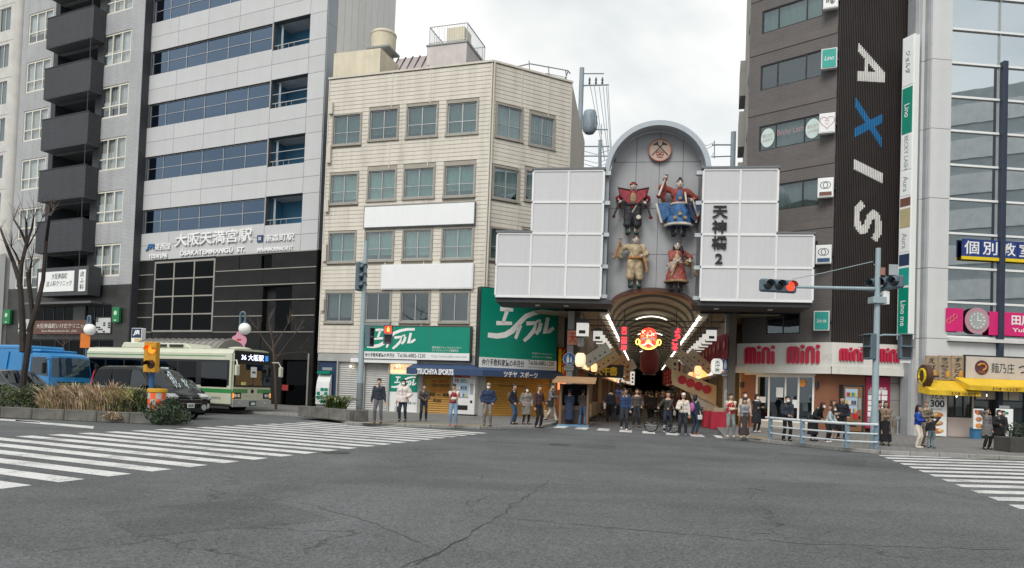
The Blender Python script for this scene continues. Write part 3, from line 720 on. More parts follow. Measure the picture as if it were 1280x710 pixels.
for par, us, y0 in ((bb, [bL + .02, bL + (-bL) * .405, bL + (-bL) * .64, -.03], -.075), (cham, [cR * .36, cR * .7, cR - .03], -.05)):
    for u in us:
        zs_ = [Z1] + sorted(z for h in (allf if par is bb else allc) if h[0] - .2 < u < h[1] + .2 for z in (h[2] - .14, h[3] + .11)) + [ZR - .12]
        for za, zb_ in zip(zs_[::2], zs_[1::2]): bx('joint_strip', m_sid, par, u - .03, u + .03, -.05, -.004, za, zb_)
MB().tube([(.06, -.1, Z1), (.06, -.1, ZR - .1)], .05).build('downpipe', m_sid, cham)
gl_b = glass('teal_window_glass', (.68, .78, .76), base=.12, wob=.05)
cu = [curtain_g, curtain_g, curtain_w]
for par, rws in ((bb, hf), (cham, hc)):
    for ri, r in enumerate(rws):
        for ci, h in enumerate(r):
            u0, u1, z0, z1 = h
            bx('surround', m_trimb, par, u0 - .10, u0, -.065, .06, z0 - .1, z1 + .1); bx('surround', m_trimb, par, u1, u1 + .10, -.065, .06, z0 - .1, z1 + .1)
            bx('surround', m_trimb, par, u0, u1, -.066, .06, z1, z1 + .1); bx('sill', m_trimb, par, u0 - .13, u1 + .13, -.11, .05, z0 - .13, z0)
            top = ri == 3
            cw = None if (top and ci) else (curtain_w if par is cham or (ri == 3) else (curtain_g if ri else M('curtain_dark', (.20, .25, .25), .9)))
            window(par, u0, u1, z0, z1, alu, gl_clear if top else gl_b, interior, y=.05, nx=2, rows=() if top else (.4,), fw=.055, curtain=cw, cfrac=(1, .8, .85, 1)[(ri * 2 + ci) % 4])
# body: prism behind both faces, deeper wing to the right
sy = lambda p: (p.x, p.y)
a45 = R(45); c2 = (cR * math.cos(a45), cR * math.sin(a45))
MB().prism([(bL, .26), (-.12, .26), (c2[0] - .2, c2[1] + .02), (c2[0] - .25 - 9 * math.sin(R(7.5)), c2[1] + 9), (bL, 12)], 'z', 0, ZR - .35).build('core', interior, bb)
rw = math.atan2(9, 1.2)
sw = thing('side_wing', None, None); sw.parent = bb; sw.location = (c2[0], c2[1], 0); sw.rotation_euler = (0, 0, R(97.5))
wh = [(1.2 + 1.9 * i, 2.3 + 1.9 * i, z, z + 1.6) for i in range(3) for z in (9.6, 13.0, 6.2)]
wall(sw, M('side_render', (.56, .52, .45), .8, streak=.2), 0, 10, 0, ZR - .1, wh, t=.2)
for h in wh: window(sw, *h, alu, gl_b, interior, y=.06, nx=2, back=.2)
for k in range(5): bx('vent_box', m_sid, bb, bL + .12, bL + .36, -.2, -.055, 5.8 + k * 2.9, 6.5 + k * 2.9 + .3 * (k % 2))
# stains of soot under two windows are part of the siding
# ---- blank white signs
def board(F, name, label, cat, px, y0=-.2, th=.12, mat=m_wb, edge=None, group=None):
    f2 = Fac(*F.W(0, y0).xy, math.degrees(F.a)); r = f2.root(name, label, cat, group); s = f2.R4(*px)
    bx('face', mat, r, s[0], s[1], 0, .02, s[2], s[3])
    bx('casing', edge or dark_frame, r, s[0] - .05, s[1] + .05, .022, th, s[2] - .05, s[3] + .05)
    return r, s, f2
m_blank = M('blank_white_sign', (.80, .81, .82), .4, var=.02, streak=.04)
board(BF, 'blank_sign', 'long blank white sign with dark edge between fourth and third floor windows', 'sign', (455.5, 592.5, 255.8, 281.8), mat=m_blank, edge=M('dark_edge', (.10, .12, .13), .5))
board(BF, 'blank_sign', 'shorter blank white sign between third and second floor windows', 'sign', (477, 590, 330.8, 360.2), mat=m_blank, edge=m_wb)
# ---- estate agent signs
def swoosh(par, s, y, mat):
    L, H = s[1] - s[0], s[3] - s[2]
    def P(a, b): return (s[0] + L * a, s[2] + H * b)
    def st(pts, w):
        b = MB(); up = []; dn = []
        for k, (x, z) in enumerate(pts):
            q = pts[min(k + 1, len(pts) - 1)]; p = pts[max(k - 1, 0)]; dx, dz = q[0] - p[0], q[1] - p[1]; l = math.hypot(dx, dz); ww = w * (1 - .55 * abs(k / (len(pts) - 1) - .35)); up.append((x - dz / l * ww, z + dx / l * ww)); dn.append((x + dz / l * ww, z - dx / l * ww))
        for k in range(len(pts) - 1): b.quad((up[k][0], y, up[k][1]), (dn[k][0], y, dn[k][1]), (dn[k + 1][0], y, dn[k + 1][1]), (up[k + 1][0], y, up[k + 1][1]))
        return b.build('lettering', mat, par, weld=True)
    w = H * .078
    st([P(.15, .93), P(.35, .93)], w); st([P(.26, .92), P(.20, .52)], w); st([P(.10, .50), P(.34, .53)], w)          # first letter
    st([P(-.02, .13), P(.12, .12), P(.24, .17), P(.34, .30), P(.46, .58), P(.55, .78), P(.68, .90), P(.82, .965), P(.98, .97)], w * 1.15)   # long sweep
    st([P(.47, .50), P(.40, .08)], w)
    st([P(.56, .56), P(.71, .60), P(.68, .36), P(.60, .16), P(.53, .03)], w); st([P(.73, .70), P(.745, .62)], w * .6); st([P(.765, .72), P(.78, .64)], w * .6)
    st([P(.79, .62), P(.77, .42), P(.72, .26)], w); st([P(.90, .80), P(.86, .30), P(.93, .38), P(1.0, .50)], w)
g1, s, f2 = board(BF, 'estate_agent_sign', 'long green estate agent sign with white sweeping letters above the shutters', 'sign', (454.5, 587, 408.5, 449), y0=-.35, th=.3, mat=m_green)
H = s[3] - s[2]; L = s[1] - s[0]
bx('white_band', m_wb, g1, s[0] - .02, s[1] + .02, -.02, -.002, s[2] - .02, s[2] + H * .21)
bx('joint', m_seam, g1, s[0] + L * .64, s[0] + L * .642, -.006, -.001, s[2] + H * .21, s[3])
swoosh(g1, (s[0] + L * .045, s[0] + L * .50, s[2] + H * .29, s[3] - H * .06), -.012, m_letw)
text('仲介手数料家賃の半月分', m_letd, g1, s[0] + L * .02, s[0] + L * .31, s[2] + H * .04, s[2] + H * .17, -.026, bold=.02); text('Tel.06-6882-1230', m_letd, g1, s[0] + L * .335, s[0] + L * .60, s[2] + H * .05, s[2] + H * .17, -.026, bold=.01)
text('http://www.able-mm.com', m_letg, g1, s[0] + L * .66, s[0] + L * .98, s[2] + H * .04, s[2] + H * .15, -.026)
text('株式会社フォーラムカンパニー', m_letw, g1, s[0] + L * .66, s[0] + L * .93, s[2] + H * .34, s[2] + H * .41, -.006); text('エイブルネットワーク南森町店', m_letw, g1, s[0] + L * .66, s[0] + L * .90, s[2] + H * .25, s[2] + H * .32, -.006)
g2, s, f2 = board(BC, 'estate_agent_sign', 'big square green estate agent sign under the row of small spotlights', 'sign', (600.5, 696.5, 364, 461), y0=-.5, th=.45, mat=m_green)
H = s[3] - s[2]; L = s[1] - s[0]
bx('white_band', m_wb, g2, s[0] - .02, s[1] + .02, -.02, -.002, s[2] - .02, s[2] + H * .125)
swoosh(g2, (s[0] + L * .11, s[0] + L * .95, s[2] + H * .35, s[3] - H * .22), -.012, m_letw)
text('仲介手数料家賃の半月分', m_letd, g2, s[0] + L * .03, s[0] + L * .57, s[2] + H * .02, s[2] + H * .11, -.026, bold=.02); text('Tel.06-6882-1230', m_letd, g2, s[0] + L * .62, s[0] + L * .97, s[2] + H * .06, s[2] + H * .115, -.026, bold=.015)
text('http://www.able-mm.com', m_letg, g2, s[0] + L * .62, s[0] + L * .97, s[2] + H * .01, s[2] + H * .045, -.026)
text('株式会社フォーラムカンパニー', m_letw, g2, s[0] + L * .67, s[0] + L * .96, s[2] + H * .20, s[2] + H * .225, -.006); text('エイブルネットワーク南森町店', m_letw, g2, s[0] + L * .67, s[0] + L * .94, s[2] + H * .155, s[2] + H * .18, -.006)
for k in range(4):
    u = s[0] + L * (.3 + .2 * k); b = MB(); b.tube([(u, .0, s[3] + .1), (u - .02, -.35, s[3] + .12), (u - .06, -.52, s[3] - .08)], .018)
    sp = b.build('lamp_arm', alu, g2); MB().lathe([(.05, .14), (.09, .04), (.10, 0)], 10, (u - .06, -.54, s[3] - .22)).build('spotlight', alu, sp); MB().ball((u - .06, -.54, s[3] - .23), .07, 8, 5).build('bulb', M('lamp_white', (1, .97, .9), .4, emit=1.6, var=0, grain=0, rand=0), sp)
# ---- ground floor
hol = []
def gz(F, xl, xr, yt, yb, y=0.0): return F.R4(xl, xr, yt, yb, y)
shop = {'black': gz(BF, 395.5, 420, 451, 509), 's1': gz(BF, 421.5, 453, 452, 512), 's2': gz(BF, 455, 484, 452, 513), 'pos': gz(BF, 486, 522, 455, 515), 'g1': gz(BF, 528, 563, 466, 518)}
shop = {k: (v[0], v[1], .14, v[3]) for k, v in shop.items()}
wall(bb, m_conc, bL, 0, 0, Z1, list(shop.values()), t=.25, name='ground_floor_wall')
def shutter(par, s, mat, y=.16, n=None):
    o = MB().box(s[0], s[1], y + .03, y + .06, s[2], s[3]).build('roller_shutter', mat, par); n = n or int((s[3] - s[2]) / .12); h = (s[3] - s[2]) / n
    b = MB()
    for k in range(n):
        z = s[2] + h * k; i = b.av([(s[0], y + .028, z + .005), (s[1], y + .028, z + .005), (s[1], y, z + h * .5), (s[0], y, z + h * .5), (s[1], y + .028, z + h - .005), (s[0], y + .028, z + h - .005)]); b.face((i, i + 1, i + 2, i + 3)); b.face((i + 3, i + 2, i + 4, i + 5))
    q = b.build('shutter_slats', mat, o); q['kind'] = 'stuff'; return o
shutter(bb, shop['s1'], m_shut); shutter(bb, shop['s2'], m_shut)
sg = shutter(bb, shop['g1'], m_gold, y=.1)
gs_ = shop['g1']; gw_, gh2 = gs_[1] - gs_[0], gs_[3] - gs_[2]
mdk = M('print_dark', (.06, .03, .01), .6); mrd = M('print_red', (.42, .05, .02), .6); mor = M('print_orange', (.55, .12, .02), .6)
for s_, m_, a, c, z, e in (('MIZUNO', mor, .3, .75, .90, .96), ('▰  asics', mrd, .30, .85, .76, .84), ('DESCENTE', mdk, .30, .92, .655, .73), ('SSK  ZETT', mor, .30, .85, .54, .61), ('■■  ▪▪  ■■', mdk, .22, .92, .43, .50), ('Aces', mdk, .36, .66, .28, .38)):
    text(s_, m_, bb, gs_[0] + gw_ * a, gs_[0] + gw_ * c, gs_[2] + gh2 * z, gs_[2] + gh2 * e, .085, bold=.02, name='shutter_print')
# dark corner with curved property display
s = shop['black']; bx('dark_panel', navy, bb, s[0], s[1], .1, .14, s[2], s[3]); bx('plate', m_letg, bb, s[0] + .3, s[1] - .35, .085, .099, s[3] - .55, s[3] - .38)
fr_ = thing('display_board', 'curved white display board of green property cards beside the pale shutter', 'display board', BF.W((s[0] + s[1]) / 2 - .05, -.25, SW), BF.a)
b = MB(); pr = [(0, .25), (0, 1.2), (.06, 1.55), (.16, 1.8), (.3, 2.0), (.3, .25)]
b.prism([(p[0] - .05, p[1]) for p in pr], 'x', -.42, .42).build('panel', m_wb, fr_)
MB().box(-.42, .42, .05, .3, 0, .25).build('base', m_letg, fr_)
for j in range(4):
    for i in range(3): bx('property_card', m_green if (i + j) % 3 else m_wb, fr_, -.36 + i * .25, -.14 + i * .25, -.062, -.052, .32 + j * .23, .5 + j * .23)
bx('header', m_green, fr_, -.42, .42, -.02, .26, 2.02, 2.16)
s = shop['pos']; w_ = s[1] - s[0]; h_ = s[3] - s[2]
bx('shop_poster', m_wb, bb, s[0], s[1], .12, .15, s[2], s[3]); bx('poster_band', m_green, bb, s[0], s[1], .10, .119, s[2] + h_ * .42, s[2] + h_ * .78)
bx('lit_panel', M('lit_cream', (.85, .62, .35), .5, emit=.5, rand=0), bb, s[0], s[1], .10, .119, s[2] + h_ * .80, s[3])
swoosh(bb, (s[0] + w_ * .08, s[0] + w_ * .92, s[2] + h_ * .48, s[2] + h_ * .74), .085, m_letw)
text('営業時間 10:00', m_letd, bb, s[0] + w_ * .5, s[0] + w_ * .95, s[2] + h_ * .16, s[2] + h_ * .22, .11); text('賃貸のことなら', mrd, bb, s[0] + w_ * .1, s[0] + w_ * .9, s[3] - h_ * .12, s[3] - h_ * .06, .095)
t = gz(BF, 438, 521, 448.5, 453.5, -.3); bx('light_fascia', m_wb, bb, t[0], t[1], -.3, -.06, t[2], t[3])
for px, par in ((439, bb), (497, bb)):
    u, z = BF.pix(px, 458); MB().ball((u, -.08, z), .05, 8, 5).build('wall_lamp', m_lampglow, bb)
# chamfer ground floor: gold shutter and pillars
gs2 = gz(BC, 606.5, 689, 470, 520); gs2 = (gs2[0], gs2[1], .14, gs2[3])
wall(cham, m_conc, 0, cR, 0, Z1, [gs2], t=.25, name='ground_floor_wall'); shutter(cham, gs2, m_gold, y=.1)
for k, (a, c, z) in enumerate(((.2, .62, .80), (.1, .35, .45), (.35, .6, .45))):
    text(('本日の営業は終了しました', '電話', '06-6351'))if False else None
text('TSUCHIYA SPORTS', mdk, cham, gs2[0] + .8, gs2[0] + 2.6, gs2[3] - .62, gs2[3] - .52, .085, name='shutter_print')
# navy awning over both faces
aw = BF.root('awning', 'navy blue canvas awning with white sports shop lettering over the gold shutters', 'awning')
aw2 = thing('canopy', None, None); aw2.parent = aw; aw2.rotation_euler = (0, 0, R(45))
ua = BF.pix(513, 462, -.6)[0]; uc = BC.pix(698, 470, -.6)[0]; zt, zb = BF.pix(590, 456, -.1)[1], BF.pix(590, 469.5, -1.1)[1]; zm = zb + .32
k1 = 1.1 * math.tan(R(22.5))
b = MB(); A = [(ua, -.1, zt), (-.04, -.1, zt), (-k1 + .9, -1.1, zm), (ua, -1.1, zm)]
b.quad((ua, -.1, zt), (ua, -1.1, zm), (k1, -1.1, zm), (.04, -.1, zt)); b.quad((ua, -1.1, zm), (ua, -1.1, zb), (k1, -1.1, zb), (k1, -1.1, zm)); b.poly([(ua, -.1, zt), (ua, -.1, zb), (ua, -1.1, zb), (ua, -1.1, zm)])
b.build('canopy', m_navyfab, aw)
b = MB(); b.quad((-.04, -.1, zt), (-k1, -1.1, zm), (uc, -1.1, zm), (uc, -.1, zt)); b.quad((-k1, -1.1, zm), (-k1, -1.1, zb), (uc, -1.1, zb), (uc, -1.1, zm)); b.poly([(uc, -.1, zt), (uc, -1.1, zm), (uc, -1.1, zb), (uc, -.1, zb)])
b.build('canopy_panel', m_navyfab, aw2)
f3 = Fac(*BF.W(0, -1.1).xy, -17.5); s = f3.R4(521, 567, 461, 468.3); text('TSUCHIYA SPORTS', m_letw, aw, *s, -1.115, bold=.04)
f4 = Fac(*BC.W(0, -1.1).xy, 27.5); s = f4.R4(629.5, 672, 464.5, 472); text('ツチヤ  スポーツ', m_letw, aw2, *s, -1.115, bold=.03)
# ---- roof
def roofbox(name, mat, px, y, depth, label=None, parent=bb, extra=0):
    s = BF.R4(*px, y); return bx(name, mat, parent, s[0], s[1], y, y + depth, ZR - 1.0, s[3], label=label), s
roofbox('roof_block', m_cream2, (417, 475, 63.5, 97), 1.2, 4)
s = BF.R4(458, 486, 36.5, 57, 3.2); r_ = (s[1] - s[0]) / 2; cx = (s[0] + s[1]) / 2
tk = thing('water_tank', 'round cream rooftop water tank on a steel stand', 'water tank', BF.W(cx, 3.2 + r_, 0), BF.a)
MB().lathe([(r_, s[2]), (r_ * 1.02, s[3] - .1), (r_ * 1.06, s[3] - .1), (r_ * 1.06, s[3]), (r_ * .9, s[3] + .12)], 24).build('tank', m_cream2, tk, smooth=True)
b = MB()
for i in range(4): a = R(45 + 90 * i); b.tube([(r_ * .8 * math.cos(a), r_ * .8 * math.sin(a), ZR - 1), (r_ * .8 * math.cos(a), r_ * .8 * math.sin(a), s[2])], .05)
b.box(-r_, r_, -r_, r_, s[2] - .12, s[2] - .002); b.build('stand', M('stand_grey', (.22, .24, .25), .6), tk)
s = BF.R4(477, 524, 69, 88, 2.0)
fr2 = thing('solar_frame', 'sloping rack of rooftop panels beside the water tank', 'solar rack', BF.W(0, 0, 0), BF.a)
b = MB(); n = 5
for i in range(n):
    a = s[0] + (s[1] - s[0]) * i / n; e = s[0] + (s[1] - s[0]) * (i + 1) / n - .06
    MB().poly([(a, 2.0, ZR - .1), (e, 2.0, ZR - .1), (e, 4.2, s[3] + .9), (a, 4.2, s[3] + .9)]).build('panel', M('old_panel', (.38, .33, .33), .4), fr2)
    b.tube([(a, 1.96, ZR - .3), (a, 4.2, s[3] + .94)], .05)
b.tube([(s[0], 2.8, ZR + .45), (s[1], 2.8, ZR + .45)], .04).tube([(s[0] - .3, 2.2, ZR + .9), (s[0] + .8, 2.2, ZR - .3)], .04); b.build('rack', dark_frame, fr2)
o, s = roofbox('penthouse', M('pinkish_render', (.58, .53, .51), .8, streak=.12), (533.5, 583, 55.5, 80), 3.5, 3.4)
bx('penthouse_cap', m_letg, bb, s[0] - .05, s[1] + .05, 3.45, 6.95, s[3] + .003, s[3] + .1)
rl = BF.root('roof_railing', 'white railing around the penthouse roof with tank box', 'railing'); b = MB(); h_ = 1.25
pts = [(s[0] + .1, 3.6), (s[1] - .05, 3.6), (s[1] - .05, 6.8), (s[0] + .1, 6.8)]
for i in range(4):
    p, q = pts[i], pts[(i + 1) % 4]; b.tube([(*p, s[3] + h_), (*q, s[3] + h_)], .035).tube([(*p, s[3] + .25), (*q, s[3] + .25)], .025)
    nn = int(math.dist(p, q) / .16)
    for k in range(nn): x, y = p[0] + (q[0] - p[0]) * k / nn, p[1] + (q[1] - p[1]) * k / nn; b.tube([(x, y, s[3] + .1), (x, y, s[3] + h_)], .014 if k else .03, 4)
q = b.build('railing', M('rail_white', (.55, .57, .58), .5), rl); q['kind'] = 'stuff'
bx('tank_box', m_cream2, rl, s[0] + .9, s[1] - .55, 4.4, 5.6, s[3] + .11, s[3] + 1.5)
er = thing('roof_edge_rail', 'thin pipe rail along the chamfer roof edge with bent posts', 'railing', BC.W(0, 0, 0), BC.a); b = MB()
b.tube([(cR * .25, .5, ZR + .05), (cR * .5, .5, ZR + .62), (cR * .98, .35, ZR + .75), (cR + .2, .6, ZR + .75)], .035)
for u in (.5, .75, .98): b.tube([(cR * u, .4, ZR - .3), (cR * u - .12, .4, ZR + .72)], .035)
b.tube([(cR * .7, .45, ZR + .3), (cR * .98, .4, ZR + .34)], .02).tube([(cR - .1, .35, ZR + .7), (cR + .9, 3.4, ZR - .1), (cR + .9, 3.4, ZR + .6)], .03); b.build('rail', M('pipe_grey', (.34, .35, .36), .5), er)
# ================================================================== brown corner building (slatted side) on the right
m_brt = brickmat('brown_tile', (.145, .130, .125), (.085, .077, .075), .30, .085, ms=.14, var=.14, streak=.08)
m_brband = M('brown_band', (.135, .118, .11), .7, streak=.1)
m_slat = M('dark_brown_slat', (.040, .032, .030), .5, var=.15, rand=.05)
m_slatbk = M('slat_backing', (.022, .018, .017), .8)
m_side = M('grey_side_render', (.30, .285, .27), .7, streak=.12)
d = ray(1037, 500); C2 = Vector((d.x / d.y * 35, 35))
XC, XS = Fac(C2.x, C2.y, -41.3), Fac(C2.x, C2.y, 3.0)
xb = XC.root('slatted_building', 'brown tiled corner building with dark vertical slats and white rotated letters', 'building')
xs_ = thing('slat_face', None, None); xs_.parent = xb; xs_.rotation_euler = (0, 0, R(44.3))
xl = XC.pix(936, 110)[0]; xr = XS.pix(1143, 200)[0]; XT = 31.0
ZF = XC.pix(985, 427)[1]                       # fascia top
WX = [(953, 1029, 2, 31), (951, 1028, 72, 104), (949, 1026, 150, 182), (947.5, 1023.5, 228, 261)]
hx = [XC.R4(*w) for w in WX]; sp_ = sum(hx[i][2] - hx[i + 1][2] for i in range(3)) / 3
hx.append((hx[0][0], hx[0][1], hx[0][2] + sp_, hx[0][3] + sp_)); hx.append((hx[0][0], hx[0][1], hx[3][2] - sp_, hx[3][3] - sp_)); hx.append(XC.R4(957.5, 1000, 391, 417.5))
ZF0 = 3.0
wall(xb, m_brt, xl, 0, ZF0, XT, hx, t=.3)
for i, h in enumerate(hx):
    w_ = window(xb, *h, dark_frame, gl_clear, interior, y=.07, nx=[0, .28, .74, 1] if i < 6 else 2, fw=.06, curtain=curtain_w if i in (2, 3) else (curtain_g if i == 0 else None), back=.2)
    if i < 6: bx('band', m_brband, xb, xl, -.02, -.03, -.002, h[3] + .62, h[3] + 1.0)
MB().prism([(xl, .31), (-.2, .31), (xr * math.cos(R(44.3)), xr * math.sin(R(44.3)) + .5), (xr * math.cos(R(44.3)) + 2, 12), (xl + 1, 14)], 'z', 0, XT - .3).build('core', m_slatbk, xb)
# window lettering
h = hx[2]; m_wl = M('mauve_letter', (.42, .27, .29), .6, rand=0); m_disc = M('pale_mint', (.55, .66, .62), .6)
L = h[1] - h[0]; Hh = h[3] - h[2]
text('Becky Lash', m_wl, xb, h[0] + L * .30, h[0] + L * .72, h[2] + Hh * .42, h[2] + Hh * .72, .05, bold=.0)
for k in (.14, .87):
    cx, cz = h[0] + L * k, (h[2] + h[3]) / 2; MB().prism([(cx + .36 * math.cos(a * .2618), cz + .5 * math.sin(a * .2618)) for a in range(24)], 'y', .052, .06).build('window_disc', m_disc, xb)
    text('BECKY', m_wl, xb, cx - .26, cx + .26, cz + .03, cz + .2, .045); text('LASH', m_wl, xb, cx - .24, cx + .24, cz - .2, cz - .04, .045)
# left return along the arcade street
xw = thing('side_wing', None, None); xw.parent = xb; xw.location = (xl, 0, 0); xw.rotation_euler = (0, 0, R(41.3 - 262))
dpt = 9
wh = [(dpt - 2.4, dpt - .8, hx[i][2], hx[i][3] + .2) for i in range(6)]
xw.rotation_euler = (0, 0, R(-64.7)); xw.location = (xl - dpt * math.cos(R(-64.7)), -dpt * math.sin(R(-64.7)), 0)
wall(xw, m_side, 0, dpt, 0, XT, wh, t=.3)
for q in wh: window(xw, *q, dark_frame, gl_clear, interior, y=.08, nx=2)
for i in range(4): MB().box(.6, 2.8, -.35, 0, hx[3][2] + sp_ * i - .6, hx[3][2] + sp_ * i + 1.6).build('bay_box', m_side, xw)
# slats
nf = 46; pit = xr / nf; b = MB()
for k in range(nf): x = pit * (k + .5); b.box(x - pit * .25, x + pit * .25, -.14, -.01, ZF0 + .9, XT)
o = b.build('slats', m_slat, xs_); o['kind'] = 'stuff'
b = MB(); b.box(0, xr, 0, .3, ZF0 - 2.9, XT); b.build('backing_wall', m_slatbk, xs_)
# letters painted across the slat fronts
def slat_letter(quads, mat, name, box):
    u0, u1, z0, z1 = box; b = MB()
    for k in range(nf):
        x = pit * (k + .5); fx = (x - u0) / (u1 - u0)
        if not 0 <= fx <= 1: continue
        iv = []
        for q in quads:
            ys = []
            for (a, c), (e, f) in zip(q, q[1:] + q[:1]):
                if (a - fx) * (e - fx) <= 0 and a != e: ys.append(c + (f - c) * (fx - a) / (e - a))
            if len(ys) >= 2 and max(ys) - min(ys) > 1e-4: iv.append([min(ys), max(ys)])
        iv.sort(); mg = []
        for i in iv:
            if mg and i[0] <= mg[-1][1]: mg[-1][1] = max(mg[-1][1], i[1])
            else: mg.append(i)
        for a, c in mg: b.box(x - pit * .27, x + pit * .27, -.148, -.06, z0 + (z1 - z0) * a, z0 + (z1 - z0) * c)
    o = b.build(name, mat, xs_); o['kind'] = 'stuff'
def stroke(pts, w):
    qs = []
    for k in range(len(pts) - 1):
        (a, c), (e, f) = pts[k], pts[k + 1]; l = math.hypot(e - a, f - c); nx, nz = -(f - c) / l * w, (e - a) / l * w; ex, ez = (e - a) / l * w * .5, (f - c) / l * w * .5
        qs.append([(a + nx - ex, c + nz - ez), (a - nx - ex, c - nz - ez), (e - nx + ex, f - nz + ez), (e + nx + ex, f + nz + ez)])
    return qs
m_slw = M('slat_white', (.74, .73, .70), .5, rand=0); m_slb = M('slat_blue', (.02, .17, .40), .5, rand=0)
LB = [XS.R4(*p, -.14) for p in ((1071.5, 1106.5, 53, 102), (1069.5, 1104, 123, 186), (1068, 1103, 200, 228), (1067, 1103, 252.5, 300.5))]
slat_letter([[(0, 1), (0, .78), (1, .0), (1, .25)], [(0, .0), (0, .25), (1, .25), (1, 0)], [(.27, .2), (.41, .2), (.41, .6), (.27, .7)]], m_slw, 'letter_A', LB[0])
slat_letter([[(0, 1), (0, .8), (1, 0), (1, .2)], [(0, .22), (0, .40), (1, .72), (1, .54)]], m_slb, 'letter_X', LB[1])
slat_letter([[(0, 1), (0, .55), (1, 0), (1, .45)]], m_slw, 'letter_I', LB[2])
pts = [(.28, .93), (.13, .80), (.10, .60), (.16, .36), (.28, .26), (.40, .28), (.48, .42), (.56, .60), (.68, .70), (.80, .64), (.88, .44), (.86, .22), (.76, .06)]
slat_letter(stroke(pts, .105), m_slw, 'letter_S', LB[3])
# small light box signs at the corner
sgs = [((1029, 1048, -14, 10), m_lb, None, 'white light box sign, topmost on the corner', None), ((1026.5, 1046.5, 60, 85), M('sign_teal', (.02, .33, .28), .4), 'Lino', 'teal light box sign with script lettering high on the corner', m_letw),
       ((1024, 1044, 141, 166), m_lb, None, 'white light box sign with pink heart outline on the corner', M('heart_pink', (.55, .15, .25), .5)), ((1022, 1042, 222, 246.5), m_lb, None, 'white light box sign with two rings and brown strip on the corner', m_letd),
       ((1019.5, 1039.5, 306, 329.5), m_lb, None, 'white light box sign with two rings and navy strip on the corner', m_letd), ((1017, 1037, 388.5, 413), _mats['sign_teal'], 'Lino me', 'lowest teal light box sign on the corner above the fascia', m_letw)]
XP = Fac(*XC.W(0, -.35).xy, -41.3 + 18)
for i, (px, m, tx, lb, lm) in enumerate(sgs):
    s = XP.R4(*px); r = XP.root('light_box_sign', lb, 'sign', 'light box signs on the brown corner')
    bx('casing', m_wb, r, s[0], s[1], .02, .25, s[2], s[3], .01); bx('face', m, r, s[0] + .05, s[1] - .05, 0, .018, s[2] + .05, s[3] - .05)
    W_, H_ = s[1] - s[0], s[3] - s[2]
    bx('bracket', dark_frame, r, s[1] - .2, s[1] + .1, .255, .5, s[2] + H_ * .45, s[2] + H_ * .55)
    if tx: text(tx, lm, r, s[0] + W_ * .2, s[0] + W_ * .8, s[2] + H_ * .4, s[2] + H_ * .62, -.005, shear=.3)
    if i in (3, 4):
        for k in (.4, .58): 
            b = MB(); n = 20; c = (s[0] + W_ * k, s[2] + H_ * .62)
            for a in range(n):
                q = [(c[0] + r_ * math.cos(2 * math.pi * (a + e) / n), -.005, c[1] + r_ * math.sin(2 * math.pi * (a + e) / n)) for e, r_ in ((0, .15), (0, .18), (1, .18), (1, .15))]; b.quad(*q)
            b.build('ring', lm, r)
        bx('strip', M('strip_brown', (.16, .07, .05), .5) if i == 3 else M('strip_navy', (.03, .08, .18), .5), r, s[0] + .08, s[1] - .08, -.006, -.001, s[2] + .08, s[2] + .27)
    if i == 2:
        b = MB(); pts = []
        for a in range(24): t_ = 2 * math.pi * a / 24; pts.append((s[0] + W_ / 2 + .021 * 16 * math.sin(t_) ** 3, s[2] + H_ * .55 + .021 * (13 * math.cos(t_) - 5 * math.cos(2 * t_) - 2 * math.cos(3 * t_) - math.cos(4 * t_))))
        b.tube([(p[0], -.005, p[1]) for p in pts + pts[:1]], .012, 4).build('heart', lm, r); text('Becky', lm, r, s[0] + W_ * .36, s[0] + W_ * .64, s[2] + H_ * .55, s[2] + H_ * .66, -.005); text('Lash', lm, r, s[0] + W_ * .40, s[0] + W_ * .60, s[2] + H_ * .42, s[2] + H_ * .52, -.005)
    if i == 0: text('ing.', m_letd, r, s[0] + W_ * .2, s[0] + W_ * .8, s[2] + .2, s[2] + .55, -.005, bold=.03)
# ---- red lettered fascia
m_fas = M('fascia_cream', (.66, .65, .60), .45, var=.03, streak=.12)
m_rl = M('letter_red', (.48, .018, .055), .35, rand=0, var=.03)
fs = XC.root('shop_fascia', 'cream shop fascia with red rounded lettering wrapping the brown corner', 'sign')
fs2 = thing('fascia_return', None, None); fs2.parent = fs; fs2.rotation_euler = (0, 0, R(44.3))
XF, XF2 = Fac(*XC.W(0, -.5).xy, -41.3), Fac(*XS.W(0, -.5).xy, 3)
kk = .5 * math.tan(R(22.15))
fa = XF.R4(921, 1030, 428, 455.5); fl_, fz0, fz1 = fa[0], XF.pix(985, 457.5)[1], XF.pix(985, 428.5)[1]
lo = XF.pix(985, 466.5)[1]
MB().prism([(fl_, -.5), (kk, -.5), (.05, .0), (fl_, .0)], 'z', fz0, fz1).build('board', m_fas, fs); MB().prism([(fl_ - .05, -.56), (kk, -.56), (.05, .0), (fl_ - .05, .0)], 'z', lo, fz0 - .004).build('lower_band', m_fas, fs)
fr1 = XF2.pix(1139, 450)[0]; frb = XF2.pix(1133, 466)[0]
MB().prism([(-kk, -.5), (fr1, -.5), (fr1, .0), (-.05, .0)], 'z', fz0 + .002, fz1 - .003).build('board', m_fas, fs2); MB().prism([(-kk, -.56), (frb, -.56), (frb, .0), (-.05, 0)], 'z', lo + .002, fz0 - .006).build('lower_band', m_fas, fs2)
MB().tube([(-.0, -.0, lo - .03), (frb, -.0, lo - .03)], .02).build('shadow_gap', m_slatbk, fs2)
